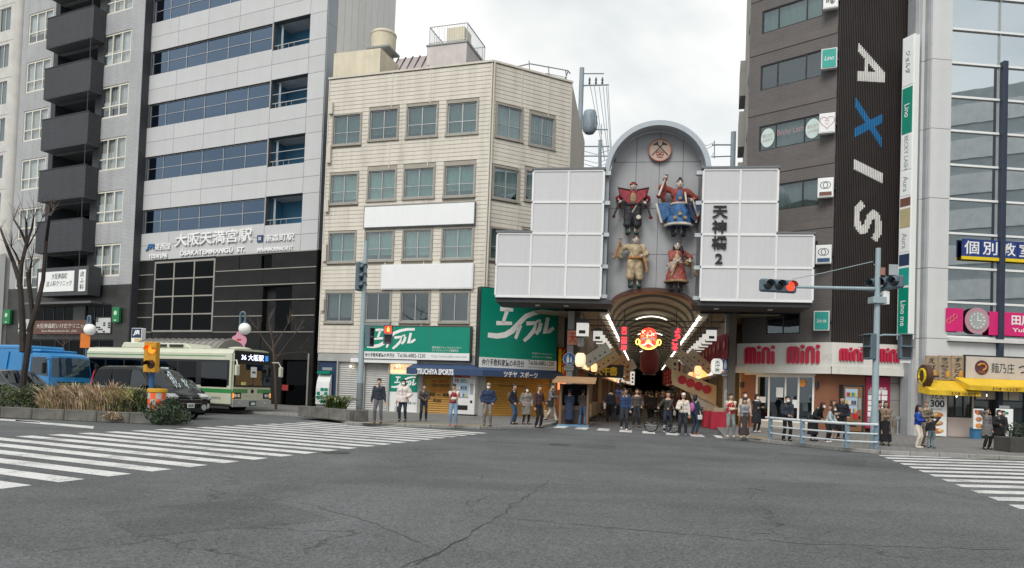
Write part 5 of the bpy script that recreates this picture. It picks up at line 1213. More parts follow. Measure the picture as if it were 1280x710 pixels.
# emblem disc
e = GF.R4(811, 839, 174, 202, -.12); cx, cz, rr = (e[0] + e[1]) / 2, (e[2] + e[3]) / 2, (e[1] - e[0]) / 2
em = MB().lathe([(rr, 0), (rr, .12)], 32, (cx, -.16, cz), 'y').build('emblem', M('emblem_tan', (.50, .37, .30), .6), gate)
m_em = M('emblem_dark', (.07, .075, .085), .5); m_em2 = M('emblem_rose', (.40, .16, .13), .5)
MB().tube([(cx + rr * math.cos(R(a)), -.165, cz + rr * math.sin(R(a))) for a in range(0, 361, 12)], .035, 6).build('emblem_ring', m_em2, em)
b = MB(); b.tube([(cx - rr * .7, -.18, cz - rr * .45), (cx + rr * .25, -.18, cz + rr * .55)], .022, 5).tube([(cx + rr * .7, -.18, cz - rr * .45), (cx - rr * .25, -.19, cz + rr * .55)], .022, 5)
for s_ in (-1, 1):
    for a in range(5): b.tube([(cx + s_ * rr * .2, -.18, cz + rr * .52), (cx + s_ * rr * (.25 + .1 * a), -.18, cz + rr * (.78 - .07 * a))], .02, 4)
b.build('emblem_fan', m_em, em)
b = MB()
for k in range(5): a = R(90 + 72 * k); b.tube([(cx + rr * .2 * math.cos(a) + rr * .14 * math.cos(t_), -.18, cz - rr * .36 + rr * .2 * math.sin(a) + rr * .14 * math.sin(t_)) for t_ in [R(30 * i) for i in range(13)]], .016, 4)
b.build('emblem_flower', m_em2, em)
s = FB.R4(889.5, 909, 257.5, 330, -.0); text('天神橋2', black, gate, s[0], s[1], s[2], s[3], yF - .055, bold=.022, vertical=True, ext=.04)
# side columns of the gate, carrying the blue signs
m_col = M('column_grey', (.27, .27, .265), .55, streak=.15)
acz = zL[0] - .25
def gcol(p, label):
    c = thing('gate_column', label, 'column', (p.x, p.y, SW), R(-9), 'gate columns'); bx('shaft', m_col, c, -.16, .16, -.16, .16, 0, acz - SW, .015); bx('base', m_conc, c, -.24, .24, -.24, .24, 0, .22, .02); b = MB().box(-.14, .14, -.165, -.161, .9, 1.9).build('poster_patch', M('paper_worn', (.42, .41, .38), .8, var=.4, scale=6), c); return c
LC2 = LCOL + AX * 1.9 - AP * .45
gcol(LC2, 'grey gate column behind the brown kiosk'); gcol(RCOL, 'grey gate column beside the red lettered shop')
# ================================================================== arcade street
AF = Fac(*((LCOL + RCOL) / 2), -10.5); HWID = 3.8; AL = 120
m_vault = M('vault_panel', (.32, .295, .225), .6, var=.15); m_rib = M('vault_rib', (.16, .15, .125), .5)
m_tube = M('fluorescent', (1.0, .95, .80), .4, emit=4.5, var=0, grain=0, rand=0); m_arcl = M('arc_tube', (1.0, .95, .8), .4, emit=2.2, var=0, grain=0, rand=0); m_fix = M('lamp_tray', (.74, .71, .62), .6)
arcd = AF.root('arcade_roof', 'long barrel vaulted arcade roof with ribs and twin strips of lamps', 'roof')
vz, vr, vh = zL[0] - .25, 2.35, 1.5
va = [(vr * math.cos(math.pi * k / 20), vz + vh * math.sin(math.pi * k / 20)) for k in range(21)]
b = MB()
for k in range(20): b.quad((va[k][0], .8, va[k][1]), (va[k][0], AL, va[k][1]), (va[k + 1][0], AL, va[k + 1][1]), (va[k + 1][0], .8, va[k + 1][1]))
for s_ in (-1, 1): b.quad((s_ * vr, .8, vz), (s_ * vr, AL, vz), (s_ * (HWID + 2.5), AL, vz), (s_ * (HWID + 2.5), .8, vz))
b.build('vault', m_vault, arcd, weld=True)
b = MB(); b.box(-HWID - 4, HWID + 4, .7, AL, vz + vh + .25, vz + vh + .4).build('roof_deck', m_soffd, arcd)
for i in range(26):
    y = 1.4 + i * 3.4; b = MB()
    for k in range(20): b.prism([(va[k][0], va[k][1] - .01), (va[k + 1][0], va[k + 1][1] - .01), (va[k + 1][0] * .94, vz + (va[k + 1][1] - vz) * .9), (va[k][0] * .94, vz + (va[k][1] - vz) * .9)], 'y', y, y + .22)
    b.build('rib', m_rib, arcd, weld=True)
    if i % 4 == 0:
        b = MB(); b.tube([(vr * .8 * math.cos(R(55 + 70 * k / 8)), y - .1, vz + vh * .86 * math.sin(R(55 + 70 * k / 8))) for k in range(9)], .03, 5); b.build('arc_lamp', m_arcl, arcd)
    bx('tie_rod', m_soffd, arcd, -HWID, HWID, y + .5, y + .56, vz - .35, vz - .29)
for s_ in (-1, 1):
    bx('lamp_tray', m_fix, arcd, s_ * 2.55 - .2, s_ * 2.55 + .2, .9, AL, vz - .16, vz - .02)
    for i in range(20): bx('lamp_tube', m_tube, arcd, s_ * 2.36 - .045, s_ * 2.36 + .045, 1.0 + i * 4.2, 4.6 + i * 4.2, vz - .22, vz - .12)
# shops on both sides
pal = [(.10, .085, .07), (.16, .13, .10), (.06, .05, .05), (.20, .18, .15), (.12, .06, .04)]
m_warmsign = [M('lit_sign_%d' % k, c, .5, emit=.7, var=.25, scale=5) for k, c in enumerate(((.95, .75, .4), (.9, .3, .12), (.8, .78, .68), (.85, .6, .15)))]
m_inside = [M('shop_glow_%d' % k, c, .8, emit=.7, var=.7, scale=2.2) for k, c in enumerate(((.65, .42, .2), (.55, .48, .36), (.6, .3, .14)))]  # shop back sheets emit light themselves, in place of lamps inside
ORD = ('first', 'second', 'third', 'fourth', 'fifth', 'sixth', 'seventh', 'eighth'); SIDE = {-1: 'left', 1: 'right'}
hl = ['timber fronted', 'dark fronted', 'pale fronted', 'brown fronted', 'grey fronted']
for s_ in (-1, 1):
    y = 1.2 if s_ < 0 else .6; k = 0
    while y < 58:
        wd = 4.6 + rng.random() * 1.6; r = AF.root('arcade_shop', ('%s shop, %s from the gate on the %s of the arcade' % (hl[k % 5], ORD[k], SIDE[s_])) if k < 8 else 'dim %s shop deep along the %s side of the arcade' % (('ninth', 'tenth', 'eleventh', 'twelfth')[min(3, k - 8)], SIDE[s_]), 'shop', 'shops along the arcade')
        mm = M('shopfront_%d' % (k % 5), pal[k % 5], .7, var=.2)
        dp = .35 if y < 6 else 3; x0, x1 = (HWID, HWID + dp) if s_ > 0 else (-HWID - dp, -HWID)
        MB().box(x0, x1, y, y + wd - .05, 2.9, vz - .01).box(x0, x1, y, y + .3, .02, 2.9).box(x0, x1, y + wd - .35, y + wd - .05, .02, 2.9).build('facade', mm, r)
        xi = s_ * (HWID + (.3 if dp < 1 else 1.2)); MB().quad((xi, y + .3, .02), (xi, y + wd - .35, .02), (xi, y + wd - .35, 2.9), (xi, y + .3, 2.9)).build('interior', m_inside[k % 3], r)
        xs1 = s_ * HWID; bx('sign_board', m_warmsign[(k + (s_ > 0)) % 4], r, min(xs1, xs1 - s_ * .12), max(xs1, xs1 - s_ * .12), y + .3, y + wd - .4, 2.95, 3.7)
        b = MB(); b.quad((xs1, y + .2, 2.9), (xs1, y + wd - .2, 2.9), (xs1 - s_ * .9, y + wd - .2, 2.5), (xs1 - s_ * .9, y + .2, 2.5)).build('canopy', M('canopy_%d' % (k % 3), [(.05, .05, .05), (.22, .03, .03), (.20, .16, .10)][k % 3], .7), r)
        bx('goods_table', M('goods_%d' % (k % 4), [(.30, .22, .14), (.16, .16, .15), (.40, .08, .06), (.22, .24, .16)][k % 4], .8, var=.6, scale=6), r, min(xs1 - s_ * .1, xs1 - s_ * .7), max(xs1 - s_ * .1, xs1 - s_ * .7), y + .6, y + wd - .8, .3, .95)
        for q in (.4, 1.0): bx('goods_leg', dark_frame, r, xs1 - s_ * .4 - .03, xs1 - s_ * .4 + .03, y + wd * .4 * q + .4, y + wd * .4 * q + .46, .02, .3)
        k += 1; y += wd
bx('added_dark_end', m_soffd, arcd, -9, 9, AL + .1, AL + .6, 0, 9)  # added dark sheet shuts out the sky; the arcade itself runs on beyond
# white roofed lanterns in rows, small lit lanterns
m_lant = M('lantern_white', (.80, .79, .74), .5, emit=.35, var=.05); m_lglow = M('lantern_glow', (1.0, .62, .30), .5, emit=.7, var=.1); m_lw2 = M('lantern_warm', (1.0, .72, .45), .5, emit=.45, var=.1)
def andon(x, y, z, sc_=1.0, label='white roofed lamp box'):
    t = thing('lamp_box', label, 'lantern', AF.W(x, y, z), AF.a, 'white roofed lamp boxes along the arcade'); w_ = .27 * sc_; h_ = .62 * sc_
    bx('shade', m_lant, t, -w_, w_, -w_, w_, -h_, 0); MB().prism([(-w_ * 1.35, 0), (w_ * 1.35, 0), (w_ * .5, .2 * sc_), (-w_ * .5, .2 * sc_)], 'y', -w_ * 1.2, w_ * 1.2).build('roof', dark_frame, t)
    bx('frame', dark_frame, t, -w_ * 1.05, w_ * 1.05, -w_ * 1.05, w_ * 1.05, -h_ - .05, -h_ - .002); bx('print', m_letd, t, -w_ * .55, w_ * .55, -w_ - .01, -w_ - .002, -h_ * .8, -h_ * .55); b = MB().tube([(0, 0, .18), (0, 0, .9)], .015, 4).build('hanger', dark_frame, t); return t
for i in range(14): andon(2.95, .9 + 2.5 * i, 5.0, .9, 'white roofed lamp box, right row, place %s' % ('nearest', 'second', 'third', 'fourth', 'fifth', 'sixth', 'seventh', 'eighth', 'ninth', 'tenth', 'eleventh', 'twelfth', 'thirteenth', 'farthest')[i])
for i in range(9): andon(-2.95 - (.6 if i == 0 else 0), (.0 if i == 0 else .3) + 2.6 * i, 5.15 if i == 0 else 5.0, 1.1 if i == 0 else .9, 'white roofed lamp box, left row, place %s' % ('nearest, above an orange banner', 'second', 'third', 'fourth', 'fifth', 'sixth', 'seventh', 'eighth', 'farthest')[i])
def plantern(px, py, D, r_, m, label, writing=None):
    d = ray(px, py); p = Vector((0, 0, CAMH)) + d * (D / d.y); t = thing('paper_lantern', label, 'lantern', p, AF.a, 'paper lanterns')
    MB().lathe([(r_ * .6, -r_ * 1.3), (r_ * .92, -r_ * .9), (r_, -r_ * .3), (r_, r_ * .3), (r_ * .92, r_ * .9), (r_ * .6, r_ * 1.3)], 14).build('shade', m, t, smooth=True); b = MB().lathe([(r_ * .62, -r_ * 1.42), (r_ * .62, -r_ * 1.3)], 12).lathe([(r_ * .62, r_ * 1.3), (r_ * .62, r_ * 1.42)], 12).tube([(0, 0, r_ * 1.4), (0, 0, r_ * 3)], .012, 4); b.build('rings', dark_frame, t)
    if writing: text(writing, m_letd, t, -r_ * .45, r_ * .45, -r_ * .9, r_ * .9, -r_ * 1.02, bold=.02, vertical=True)
plantern(725.5, 450, 36.3, .27, m_lw2, 'warm white paper lantern beside the left blue sign'); plantern(742.5, 459.5, 40, .18, m_lglow, 'small orange lantern second from the left blue sign'); plantern(764.5, 468.5, 46, .2, m_lglow, 'small orange lantern above the black shop canopy'); plantern(872.5, 463, 41, .2, m_lglow, 'small orange lantern under the red cloths')
plantern(896, 458, 36.6, .30, m_lant, 'white paper lantern with black writing beside the right blue sign', '天満宮'); plantern(812, 452, 47, .62, M('lantern_dark_red', (.13, .018, .022), .6, emit=0), 'big dark red paper lantern under the lit face')
# lit red upright signs and the glowing face
m_led = M('red_led', (1.0, .03, .04), .4, emit=2.2, var=0, rand=0); m_cas = M('led_casing', (.18, .165, .155), .5)
for (px, py, D, tx, lb, off) in ((780, 423, 37.5, '天二商店', 'upright red lit sign at the left of the vault', 0), (845, 424, 37.5, 'ようこそ', 'upright red lit sign at the right of the vault', 1)):
    d = ray(px, py); p = Vector((0, 0, CAMH)) + d * (D / d.y); t = thing('lit_sign', lb, 'sign', p, AF.a, 'upright red lit signs'); bx('casing', m_cas, t, -.24, .24, 0, .16, -.64, .64)
    for k, chx in enumerate(tx): text(chx, m_led, t, -.15 + (.07 if off and k < 2 else -.05 if off else 0), .15 + (.07 if off and k < 2 else -.05 if off else 0), .31 - .31 * k + .01, .59 - .31 * k, -.006, bold=.04)
    bx('hanger', dark_frame, t, -.02, .02, .05, .09, .64, 1.5)
d = ray(810.5, 426); p = Vector((0, 0, CAMH)) + d * (43 / d.y); t = thing('face_light', 'glowing round smiling face light with red cap hanging in the vault', 'light', p, AF.a)
def gl(n, c, e): return M('glow_' + n, c, .4, emit=e, var=.1, rand=0, scale=6)
MB().prism([(.55 * math.cos(R(a * 15)), .40 * math.sin(R(a * 15)) - .08) for a in range(24)], 'y', -.04, .12).build('face', gl('face', (.55, .25, .12), .45), t)
b = MB(); b.tube([(.56 * math.cos(R(a * 15)), -.06, .42 * math.sin(R(a * 15)) - .08) for a in range(11, 26)], .045, 5)
for s_ in (-1, 1): b.tube([(s_ * .62 + .11 * math.cos(R(a * 30)), -.05, -.08 + .16 * math.sin(R(a * 30))) for a in range(13)], .035, 5)
b.build('outline', gl('yellow', (1.0, .62, .12), 2.0), t)
MB().prism([(.5, .16), (.47, .48), (.3, .70), (0, .80), (-.3, .70), (-.47, .48), (-.5, .16), (-.25, .22), (0, .24), (.25, .22)], 'y', -.07, .1).build('cap', gl('red', (.95, .06, .03), 1.1), t)
for x, z, r_, m in ((-.3, -.1, .12, 'red'), (.3, -.1, .12, 'red'), (0, -.02, .09, 'yellow'), (0, -.28, .12, 'red')): MB().lathe([(r_, 0), (r_, .03)], 14, (x, -.08, z), 'y').build('cheek' if z == -.1 else 'nose' if m == 'yellow' else 'mouth', _mats['glow_' + m], t)
for s_ in (-1, 1): MB().tube([(s_ * .36, -.07, .07), (s_ * .23, -.07, .15), (s_ * .08, -.07, .09)], .05, 5).build('eyebrow', gl('mauve', (.45, .36, .5), .5), t); MB().tube([(s_ * .3, -.08, .0), (s_ * .2, -.09, .04), (s_ * .1, -.08, .0)], .02, 5).build('eye', black, t); MB().tube([(0, -.07, -.16), (s_ * .18, -.08, -.2), (s_ * .3, -.07, -.32)], .03, 5).build('whisker', gl('cream', (.95, .8, .7), 1.2), t)
q4 = random.Random(9)
for k in range(46):
    a = q4.uniform(0, 6.28); r_ = math.sqrt(q4.random()); MB().ball((.46 * r_ * math.cos(a), -.06, .33 * r_ * math.sin(a) - .08), (.03, .02, .03), 6, 4).build('bulb', _mats['glow_' + ('yellow', 'red', 'cream', 'mauve')[k % 4]], t)
for k in range(30): MB().ball((q4.uniform(-.4, .4), -.08, q4.uniform(.26, .6)), (.028, .02, .028), 6, 4).build('bulb', _mats['glow_yellow' if k % 4 == 0 else 'glow_cream'], t)
# slanting banners and red cloths
m_cloth = M('banner_cloth', (.42, .40, .33), .9, var=.12); m_rcl = M('red_cloth', (.19, .018, .03), .85, var=.3, scale=3); m_ycl = M('ochre_cloth', (.45, .34, .20), .85, var=.15)
def slant(x0, z0, x1, z1, w_, y, label, m=m_cloth, tx=True):
    t = thing('slanting_banner', label, 'banner', AF.W(0, y, 0), AF.a, 'slanting banners in the arcade'); L_ = math.hypot(x1 - x0, z1 - z0); nx, nz = -(z1 - z0) / L_ * w_, (x1 - x0) / L_ * w_
    if nz < 0: nx, nz = -nx, -nz
    MB().prism([(x0, z0), (x1, z1), (x1 + nx, z1 + nz), (x0 + nx, z0 + nz)], 'y', 0, .02).build('cloth', m, t); MB().tube([(x0, .03, z0), (x1, .03, z1)], .025, 5).tube([(x0 + nx, .03, z0 + nz), (x1 + nx, .03, z1 + nz)], .02, 5).build('rod', dark_frame, t)
    if tx:
        for k in range(4): f = .15 + .2 * k; px_, pz_ = x0 + (x1 - x0) * f + nx * .3, z0 + (z1 - z0) * f + nz * .3; MB().box(px_, px_ + .09, -.008, -.001, pz_, pz_ + .09).build('print', m_letd, t)
slant(-3.3, 2.9, -2.05, 3.75, .6, .8, 'pale slanting banner nearest the left gate column'); slant(-3.1, 2.75, -1.75, 3.65, .75, 5, 'ochre slanting banner behind the first on the left', m_ycl); slant(-2.6, 2.8, -1.3, 3.6, .8, 11, 'third slanting banner on the left side of the arcade', m_ycl); slant(-2.0, 2.9, -.9, 3.6, .8, 18, 'farthest slanting banner on the left side', m_cloth, False)
slant(3.3, 2.9, 2.0, 3.95, .55, 6, 'pale slanting banner nearest the right row of lamps'); slant(2.9, 3.0, 1.55, 4.1, .6, 10, 'second slanting banner on the right side of the arcade', m_cloth); slant(2.0, 3.1, 1.0, 3.9, .7, 17, 'farthest slanting banner on the right side', m_cloth, False)
yb = thing('festival_banner', 'long ochre banner with red blossom print tilted over the right shop front', 'banner', AF.W(0, 3.2, 0), AF.a)
MB().prism([(1.15, 3.05), (3.5, 2.2), (3.5, 1.15), (1.15, 2.2)], 'y', 0, .02).build('cloth', m_ycl, yb); MB().prism([(1.9, 2.1), (3.6, 1.1), (3.6, .5), (2.5, .9)], 'y', .1, .12).build('lower_cloth', M('pale_cloth', (.40, .36, .30), .9, var=.2), yb)
for k in range(4): MB().lathe([(.25, 0), (.25, .015)], 9, (1.68 + .44 * k, -.02, 2.47 - .16 * k), 'y').build('blossom_print', M('blossom_red', (.36, .02, .03), .7), yb)
for i in range(9):
    t = thing('red_cloth', 'dark red hanging cloth under the right row of lamps, %s from the gate' % ('first', 'second', 'third', 'fourth', 'fifth', 'sixth', 'seventh', 'eighth', 'ninth')[i], 'cloth', AF.W(3.45, .5 + 2.4 * i, 0), AF.a + R(-80), 'red cloths hung along the right side'); b = MB(); n = 10
    for k in range(n): b.quad((-1.1 + .22 * k, .03 * math.sin(k * 1.7), 3.5), (-.88 + .22 * k, .03 * math.sin(k * 1.7 + 1.7), 3.5), (-.88 + .22 * k, .03 * math.sin(k * 1.7 + 1.7), 4.75), (-1.1 + .22 * k, .03 * math.sin(k * 1.7), 4.75))
    b.build('cloth', m_rcl, t, weld=True)
    for k in range(2): MB().lathe([(.2, 0), (.2, .01)], 8, (-.5 + k, -.05, 4.2), 'y').build('blossom_print', M('blossom_pale', (.36, .16, .14), .8), t)
# orange banner and white banner on the left column, tall red and yellow sign at the wall end
for (xl_, xr_, yt, yb_, m, tx, lb) in ((709, 723, 413, 431, M('banner_orange', (.55, .25, .17), .7, var=.1), '天', 'pale orange hanging banner under the nearest left lamp box'), (722, 729.5, 414, 433, M('banner_grey', (.42, .43, .46), .7), '歳末大売出し', 'narrow grey hanging banner with dark writing beside the orange one')):
    f = Fac(*(LC2 - AX * .3), -9); s = f.R4(xl_, xr_, yt, yb_); t = f.root('hanging_banner', lb, 'banner', 'hanging banners on the left gate column'); bx('cloth', m, t, s[0], s[1], 0, .03, s[2], s[3]); text(tx, mrd if tx == '天' else m_letd, t, s[0] + .12, s[1] - .12, s[2] + .12, s[3] - .12, -.01, bold=.02, vertical=True); bx('rod', dark_frame, t, s[0] - .05, s[1] + .05, -.01, .04, s[3] + .002, s[3] + .05)
f = Fac(*BC.W(cR + .05, -.4).xy, 20); s = f.R4(697.5, 707, 434, 470); t = f.root('upright_sign', 'upright red and yellow sign at the end of the green sign', 'sign'); bx('board', M('board_red', (.34, .02, .02), .5), t, s[0], s[1], 0, .2, s[2], s[3]); bx('strip', m_yel, t, s[0] + .02, s[0] + .2, -.01, -.001, s[2] + .1, s[3] - .1); text('くすり', m_yel, t, s[0] + .24, s[1] - .03, s[2] + .15, s[3] - .15, -.012, bold=.03, vertical=True)
s = f.R4(697, 718, 475, 528); 
t = f.root('shop_wall', 'orange brown shop front between the awning and the kiosk', 'shop'); bx('facade', M('orange_front', (.26, .10, .045), .6, var=.3, scale=3), t, s[0], s[1] + .6, .3, 1.2, .12, 3.1); bx('upper_facade', m_soffd, t, s[0] - .2, s[1] + .8, .45, 1.2, 3.11, 8); bx('sign_strip', m_warmsign[1], t, s[0] + .1, s[1], .28, .299, 1.7, 2.1)
# blue pedestrian signs on the columns
m_bs = M('sign_blue', (.015, .14, .36), .4, rand=0)
for p, z, lb in ((LC2, 0, 'round blue pedestrian sign on the left gate column'), (RCOL, 0, 'round blue pedestrian sign on the right gate column')):
    px, py = ((711.5, 448.5), (908.5, 455.5))[p is RCOL]; f = Fac(*(p - AX * .24), -6); u, z = f.pix(px, py); t = thing('pedestrian_sign', lb, 'sign', f.W(u, 0, z), f.a, 'round blue pedestrian signs')
    MB().lathe([(.31, 0), (.31, .02)], 26, (0, 0, 0), 'y').build('disc', m_bs, t); MB().lathe([(.33, .003), (.33, .018)], 26, (0, 0, 0), 'y').build('rim', m_letw, t)
    b = MB(); 
    for sx, k in ((-.07, 1.0), (.10, .7)):
        b.lathe([(.045 * k, 0), (.045 * k, .004)], 10, (sx, -.006, -.1 + .26 * k), 'y').prism([(sx - .06 * k, -.1 + .2 * k), (sx + .06 * k, -.1 + .2 * k), (sx + .07 * k, -.1), (sx + .05 * k, -.12 - .1 * k), (sx - .05 * k, -.12 - .1 * k), (sx - .07 * k, -.1)], 'y', -.005, -.001)
    b.build('figures', m_letw, t); bx('plate', m_letg, t, -.24, .24, 0, .015, -.6, -.36); text('自転車を除く', m_letd, t, -.2, .2, -.52, -.44, -.006)
# kiosk at the left of the mouth
kp = G(716, 531.5, .02); kf = Fac(kp.x, kp.y - .25, -8)
ks = kf.root('kiosk', 'small wooden ticket kiosk with tan roof at the arcade mouth', 'kiosk'); m_kw = M('kiosk_wood', (.20, .11, .06), .6, var=.2, streak=.1); m_kr = M('kiosk_roof', (.40, .24, .13), .6)
s = kf.R4(700, 736, 480, 528); kr_ = kf.R4(693, 745, 472, 480.5)
MB().prism([(-1.0, s[3] + .02), (1.6, s[3] + .28), (1.6, s[3] + .38), (-1.0, s[3] + .10)], 'x', kr_[0], kr_[1]).build('roof', m_kr, ks)
bx('back_wall', m_kw, ks, s[0], s[1], 1.2, 1.3, 0, s[3]); bx('side_wall', m_kw, ks, s[0], s[0] + .08, .2, 1.2, 0, s[3]); bx('side_wall', m_kw, ks, s[1] - .08, s[1], .2, 1.2, 0, s[3])
for u in (s[0], s[1] - .08): bx('post', m_kw, ks, u, u + .08, -.55, -.47, 0, s[3])
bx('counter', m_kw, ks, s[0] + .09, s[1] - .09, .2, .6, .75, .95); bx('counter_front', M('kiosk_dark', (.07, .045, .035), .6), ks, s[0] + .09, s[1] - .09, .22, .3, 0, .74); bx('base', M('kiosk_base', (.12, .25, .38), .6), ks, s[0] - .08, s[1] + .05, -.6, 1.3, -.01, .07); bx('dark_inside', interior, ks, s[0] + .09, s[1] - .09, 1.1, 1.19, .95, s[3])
# red draped tables and folded signs on the right, black canopy shop sign on the left
for k, (px, py) in enumerate(((888, 534), (897, 536))):
    p = G(px, py, .02); t = thing('draped_table', ('red draped display table nearer the arcade middle', 'red draped display table against the right gate column')[k], 'table', p, AF.a, 'red draped tables'); b = MB(); n = 16
    for i in range(n):
        a, c = i / n, (i + 1) / n
        def P(q): 
            an = q * 2 * math.pi; return (.36 * max(-1, min(1, 1.5 * math.cos(an))), .4 * max(-1, min(1, 1.5 * math.sin(an))))
        p0, p1 = P(a), P(c); f0, f1 = 1.08 + .08 * (i % 2), 1.08 + .08 * ((i + 1) % 2); b.quad((p0[0] * f0, p0[1] * f0, 0), (p1[0] * f1, p1[1] * f1, 0), (*p1, .85), (*p0, .85))
    b.poly([(*P(i / n), .85) for i in range(n)]); b.build('cloth', M('drape_red', (.34, .012, .03), .7), t, weld=True)
    bx('goods_box', m_wood, t, -.25, .25, -.2, .2, .852, 1.05)
bs2 = thing('bookshop_sign', 'black sloping canopy sign with yellow characters on the left side', 'sign', AF.W(-2.7, 7.5, 2.55), AF.a + R(12)); bx('board', black, bs2, -1.1, 1.1, 0, .1, 0, .8); text('天牛書', m_yel, bs2, -.7, .7, .12, .68, -.008, bold=.04)
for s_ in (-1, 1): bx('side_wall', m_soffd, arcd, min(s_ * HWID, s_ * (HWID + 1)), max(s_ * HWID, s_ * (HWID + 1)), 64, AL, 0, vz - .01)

for i in range(16):
    s_ = -1 if i % 2 else 1; y = 9 + 2.3 * i; x = s_ * (1.5 + .9 * ((i * 37) % 10) / 10)
    t = thing('upright_banner', 'narrow upright banner hung over the arcade, %s on the %s' % (ORD[i // 2], SIDE[s_]), 'banner', AF.W(x, y, 0), AF.a, 'upright banners over the arcade')
    bx('cloth', (m_cloth, m_lant, m_rcl, m_ycl)[i % 4], t, -.2, .2, 0, .02, 2.5, 3.9); bx('rod', dark_frame, t, -.24, .24, -.005, .025, 3.902, 3.94)
    for k in range(3): bx('print', m_letd if i % 4 < 2 else mrd, t, -.09, .09, -.006, -.001, 2.7 + .38 * k, 2.9 + .38 * k)
for i in range(22):
    s_ = -1 if i % 2 else 1; c_ = AF.W(s_ * (2.2 + .5 * ((i * 7) % 5) / 5), 8 + 1.7 * i, 2.75 + .5 * ((i * 3) % 4) / 4); t = thing('small_lantern', 'little glowing lantern over the crowd, %s from the gate on the %s' % ((ORD + ('ninth', 'tenth', 'farthest'))[i // 2], SIDE[s_]), 'lantern', c_, AF.a, 'little lanterns over the crowd')
    MB().lathe([(.08, -.16), (.14, -.05), (.14, .05), (.08, .16)], 10).build('shade', (m_lglow, m_lw2)[i % 3 == 0], t); MB().lathe([(.085, .16), (.085, .2)], 8).build('cap', dark_frame, t)
# ================================================================== street furniture and plants
def leafmat(name, cols, rough=.6):
    m, t, p = newmat(name); N = NT(t); _mats[name] = m
    r = N.n('ShaderNodeNewGeometry').outputs['Random Per Island']; cr = N.n('ShaderNodeValToRGB', {0: r}); el = cr.color_ramp.elements
    for k, c in enumerate(cols):
        e = el[k] if k < 2 else el.new(.5); e.position = k / (len(cols) - 1) if k < 2 or True else 0; e.color = c4(c)
    f = N.rng(N.n('ShaderNodeTexNoise', {'Vector': N.n('ShaderNodeTexCoord').outputs['Object'], 'Scale': 2.5, 'Detail': 3.0}).outputs[0], .35, .65, .65, 1.25)
    t.links.new(N.n('ShaderNodeVectorMath', {0: cr.outputs[0], 'Scale': f}, operation='SCALE').outputs[0], p.inputs['Base Color']); p.inputs['Roughness'].default_value = rough; p.inputs['Subsurface Weight'].default_value = 0
    return m
m_bark = M('dark_bark', (.035, .028, .024), .9, var=.3, scale=6, bump=.5)
m_twig = M('twig_brown', (.10, .07, .055), .9)
m_leaf = leafmat('bush_leaves', [(.025, .05, .018), (.075, .11, .035), (.13, .14, .05)]); m_ivy = leafmat('ivy_leaves', [(.014, .032, .016), (.03, .06, .025), (.06, .085, .04)])
m_grass = leafmat('dry_grass', [(.32, .19, .12), (.36, .27, .15), (.56, .43, .31)]); m_grassg = leafmat('green_grass', [(.13, .15, .04), (.25, .25, .07), (.40, .34, .16)])
q5 = random.Random(11)
def leaves(b, c, r, n, sz, q, flat=.75):
    for _ in range(n):
        while True:
            v = Vector((q.uniform(-1, 1), q.uniform(-1, 1), q.uniform(-1, 1)))
            if .3 < v.length < 1: break
        v = v.normalized() * (v.length ** .5) * (.8 + .35 * noise.noise(v * 1.7 + Vector(c)))
        p = Vector((c[0] + v.x * r[0], c[1] + v.y * r[1], c[2] + v.z * r[2]))
        if p.z < .02: continue
        d = Vector((q.uniform(-1, 1), q.uniform(-1, 1), q.uniform(-.6, .8))).normalized(); e = d.orthogonal().normalized(); e.rotate(Matrix.Rotation(q.uniform(0, 6.28), 3, d)); s_ = sz * q.uniform(.6, 1.3); w_ = d.cross(e)
        b.poly([p - e * s_, p + w_ * s_ * .5 + d * s_ * .1, p + e * s_, p - w_ * s_ * .5 + d * s_ * .1])
def plant(name, label, cat, loc, blobs, mat, n, sz, group=None, extra=None):
    b = MB(); q = random.Random(len(label))
    tot = sum(r[0] * r[1] * r[2] for c, r in blobs)
    for c, r in blobs: leaves(b, c, r, int(n * r[0] * r[1] * r[2] / tot), sz, q)
    t = thing(name, label, cat, loc, 0, group); o = b.build('foliage', mat, t); o['kind'] = 'stuff'
    st = MB()
    for c, r in blobs:
        for k in range(3): st.tube([(c[0] + q.uniform(-.2, .2), c[1], 0), (c[0] + q.uniform(-.3, .3) * r[0], c[1] + q.uniform(-.3, .3) * r[1], c[2] + r[2] * .4)], [.02, .008], 4)
    o = st.build('stems', m_twig, t); o['kind'] = 'stuff'; return t
def grass(name, label, loc, w_, dp, h, n, mats, group):
    t = thing(name, label, 'plant', loc, 0, group); q = random.Random(len(label) + 3)
    b = MB()
    for _ in range(n):
        x, y = q.uniform(-w_, w_), q.uniform(-dp, dp); hh = h * q.uniform(.45, 1.0) * (1 - .5 * (abs(x) / w_) ** 2) * (.85 + .45 * noise.noise((x * 2.2 + len(label), y * 2, 1))); dx, dy = q.gauss(0, .26) * hh + x * .12, q.gauss(0, .26) * hh; a = q.uniform(0, 6.28); wx, wy = .009 * math.cos(a), .009 * math.sin(a); b.mi = 1 if q.random() < (.35 + .4 * (x / w_)) else 0
        b.quad((x - wx, y - wy, .0), (x + wx, y + wy, 0), (x + dx * .4 + wx * .8, y + dy * .4 + wy * .8, hh * .6), (x + dx * .4 - wx * .8, y + dy * .4 - wy * .8, hh * .6))
        if q.random() < .6: b.mi = 0; b.poly([(x + dx * .4, y + dy * .4, hh * .58), (x + dx * .8 + wx * 3, y + dy * .8 + wy * 3, hh * .85), (x + dx * 1.2, y + dy * 1.2, hh), (x + dx * .8 - wx * 3, y + dy * .8 - wy * 3, hh * .83)])
    o = b.build('blades', mats, t); o['kind'] = 'stuff'; return t
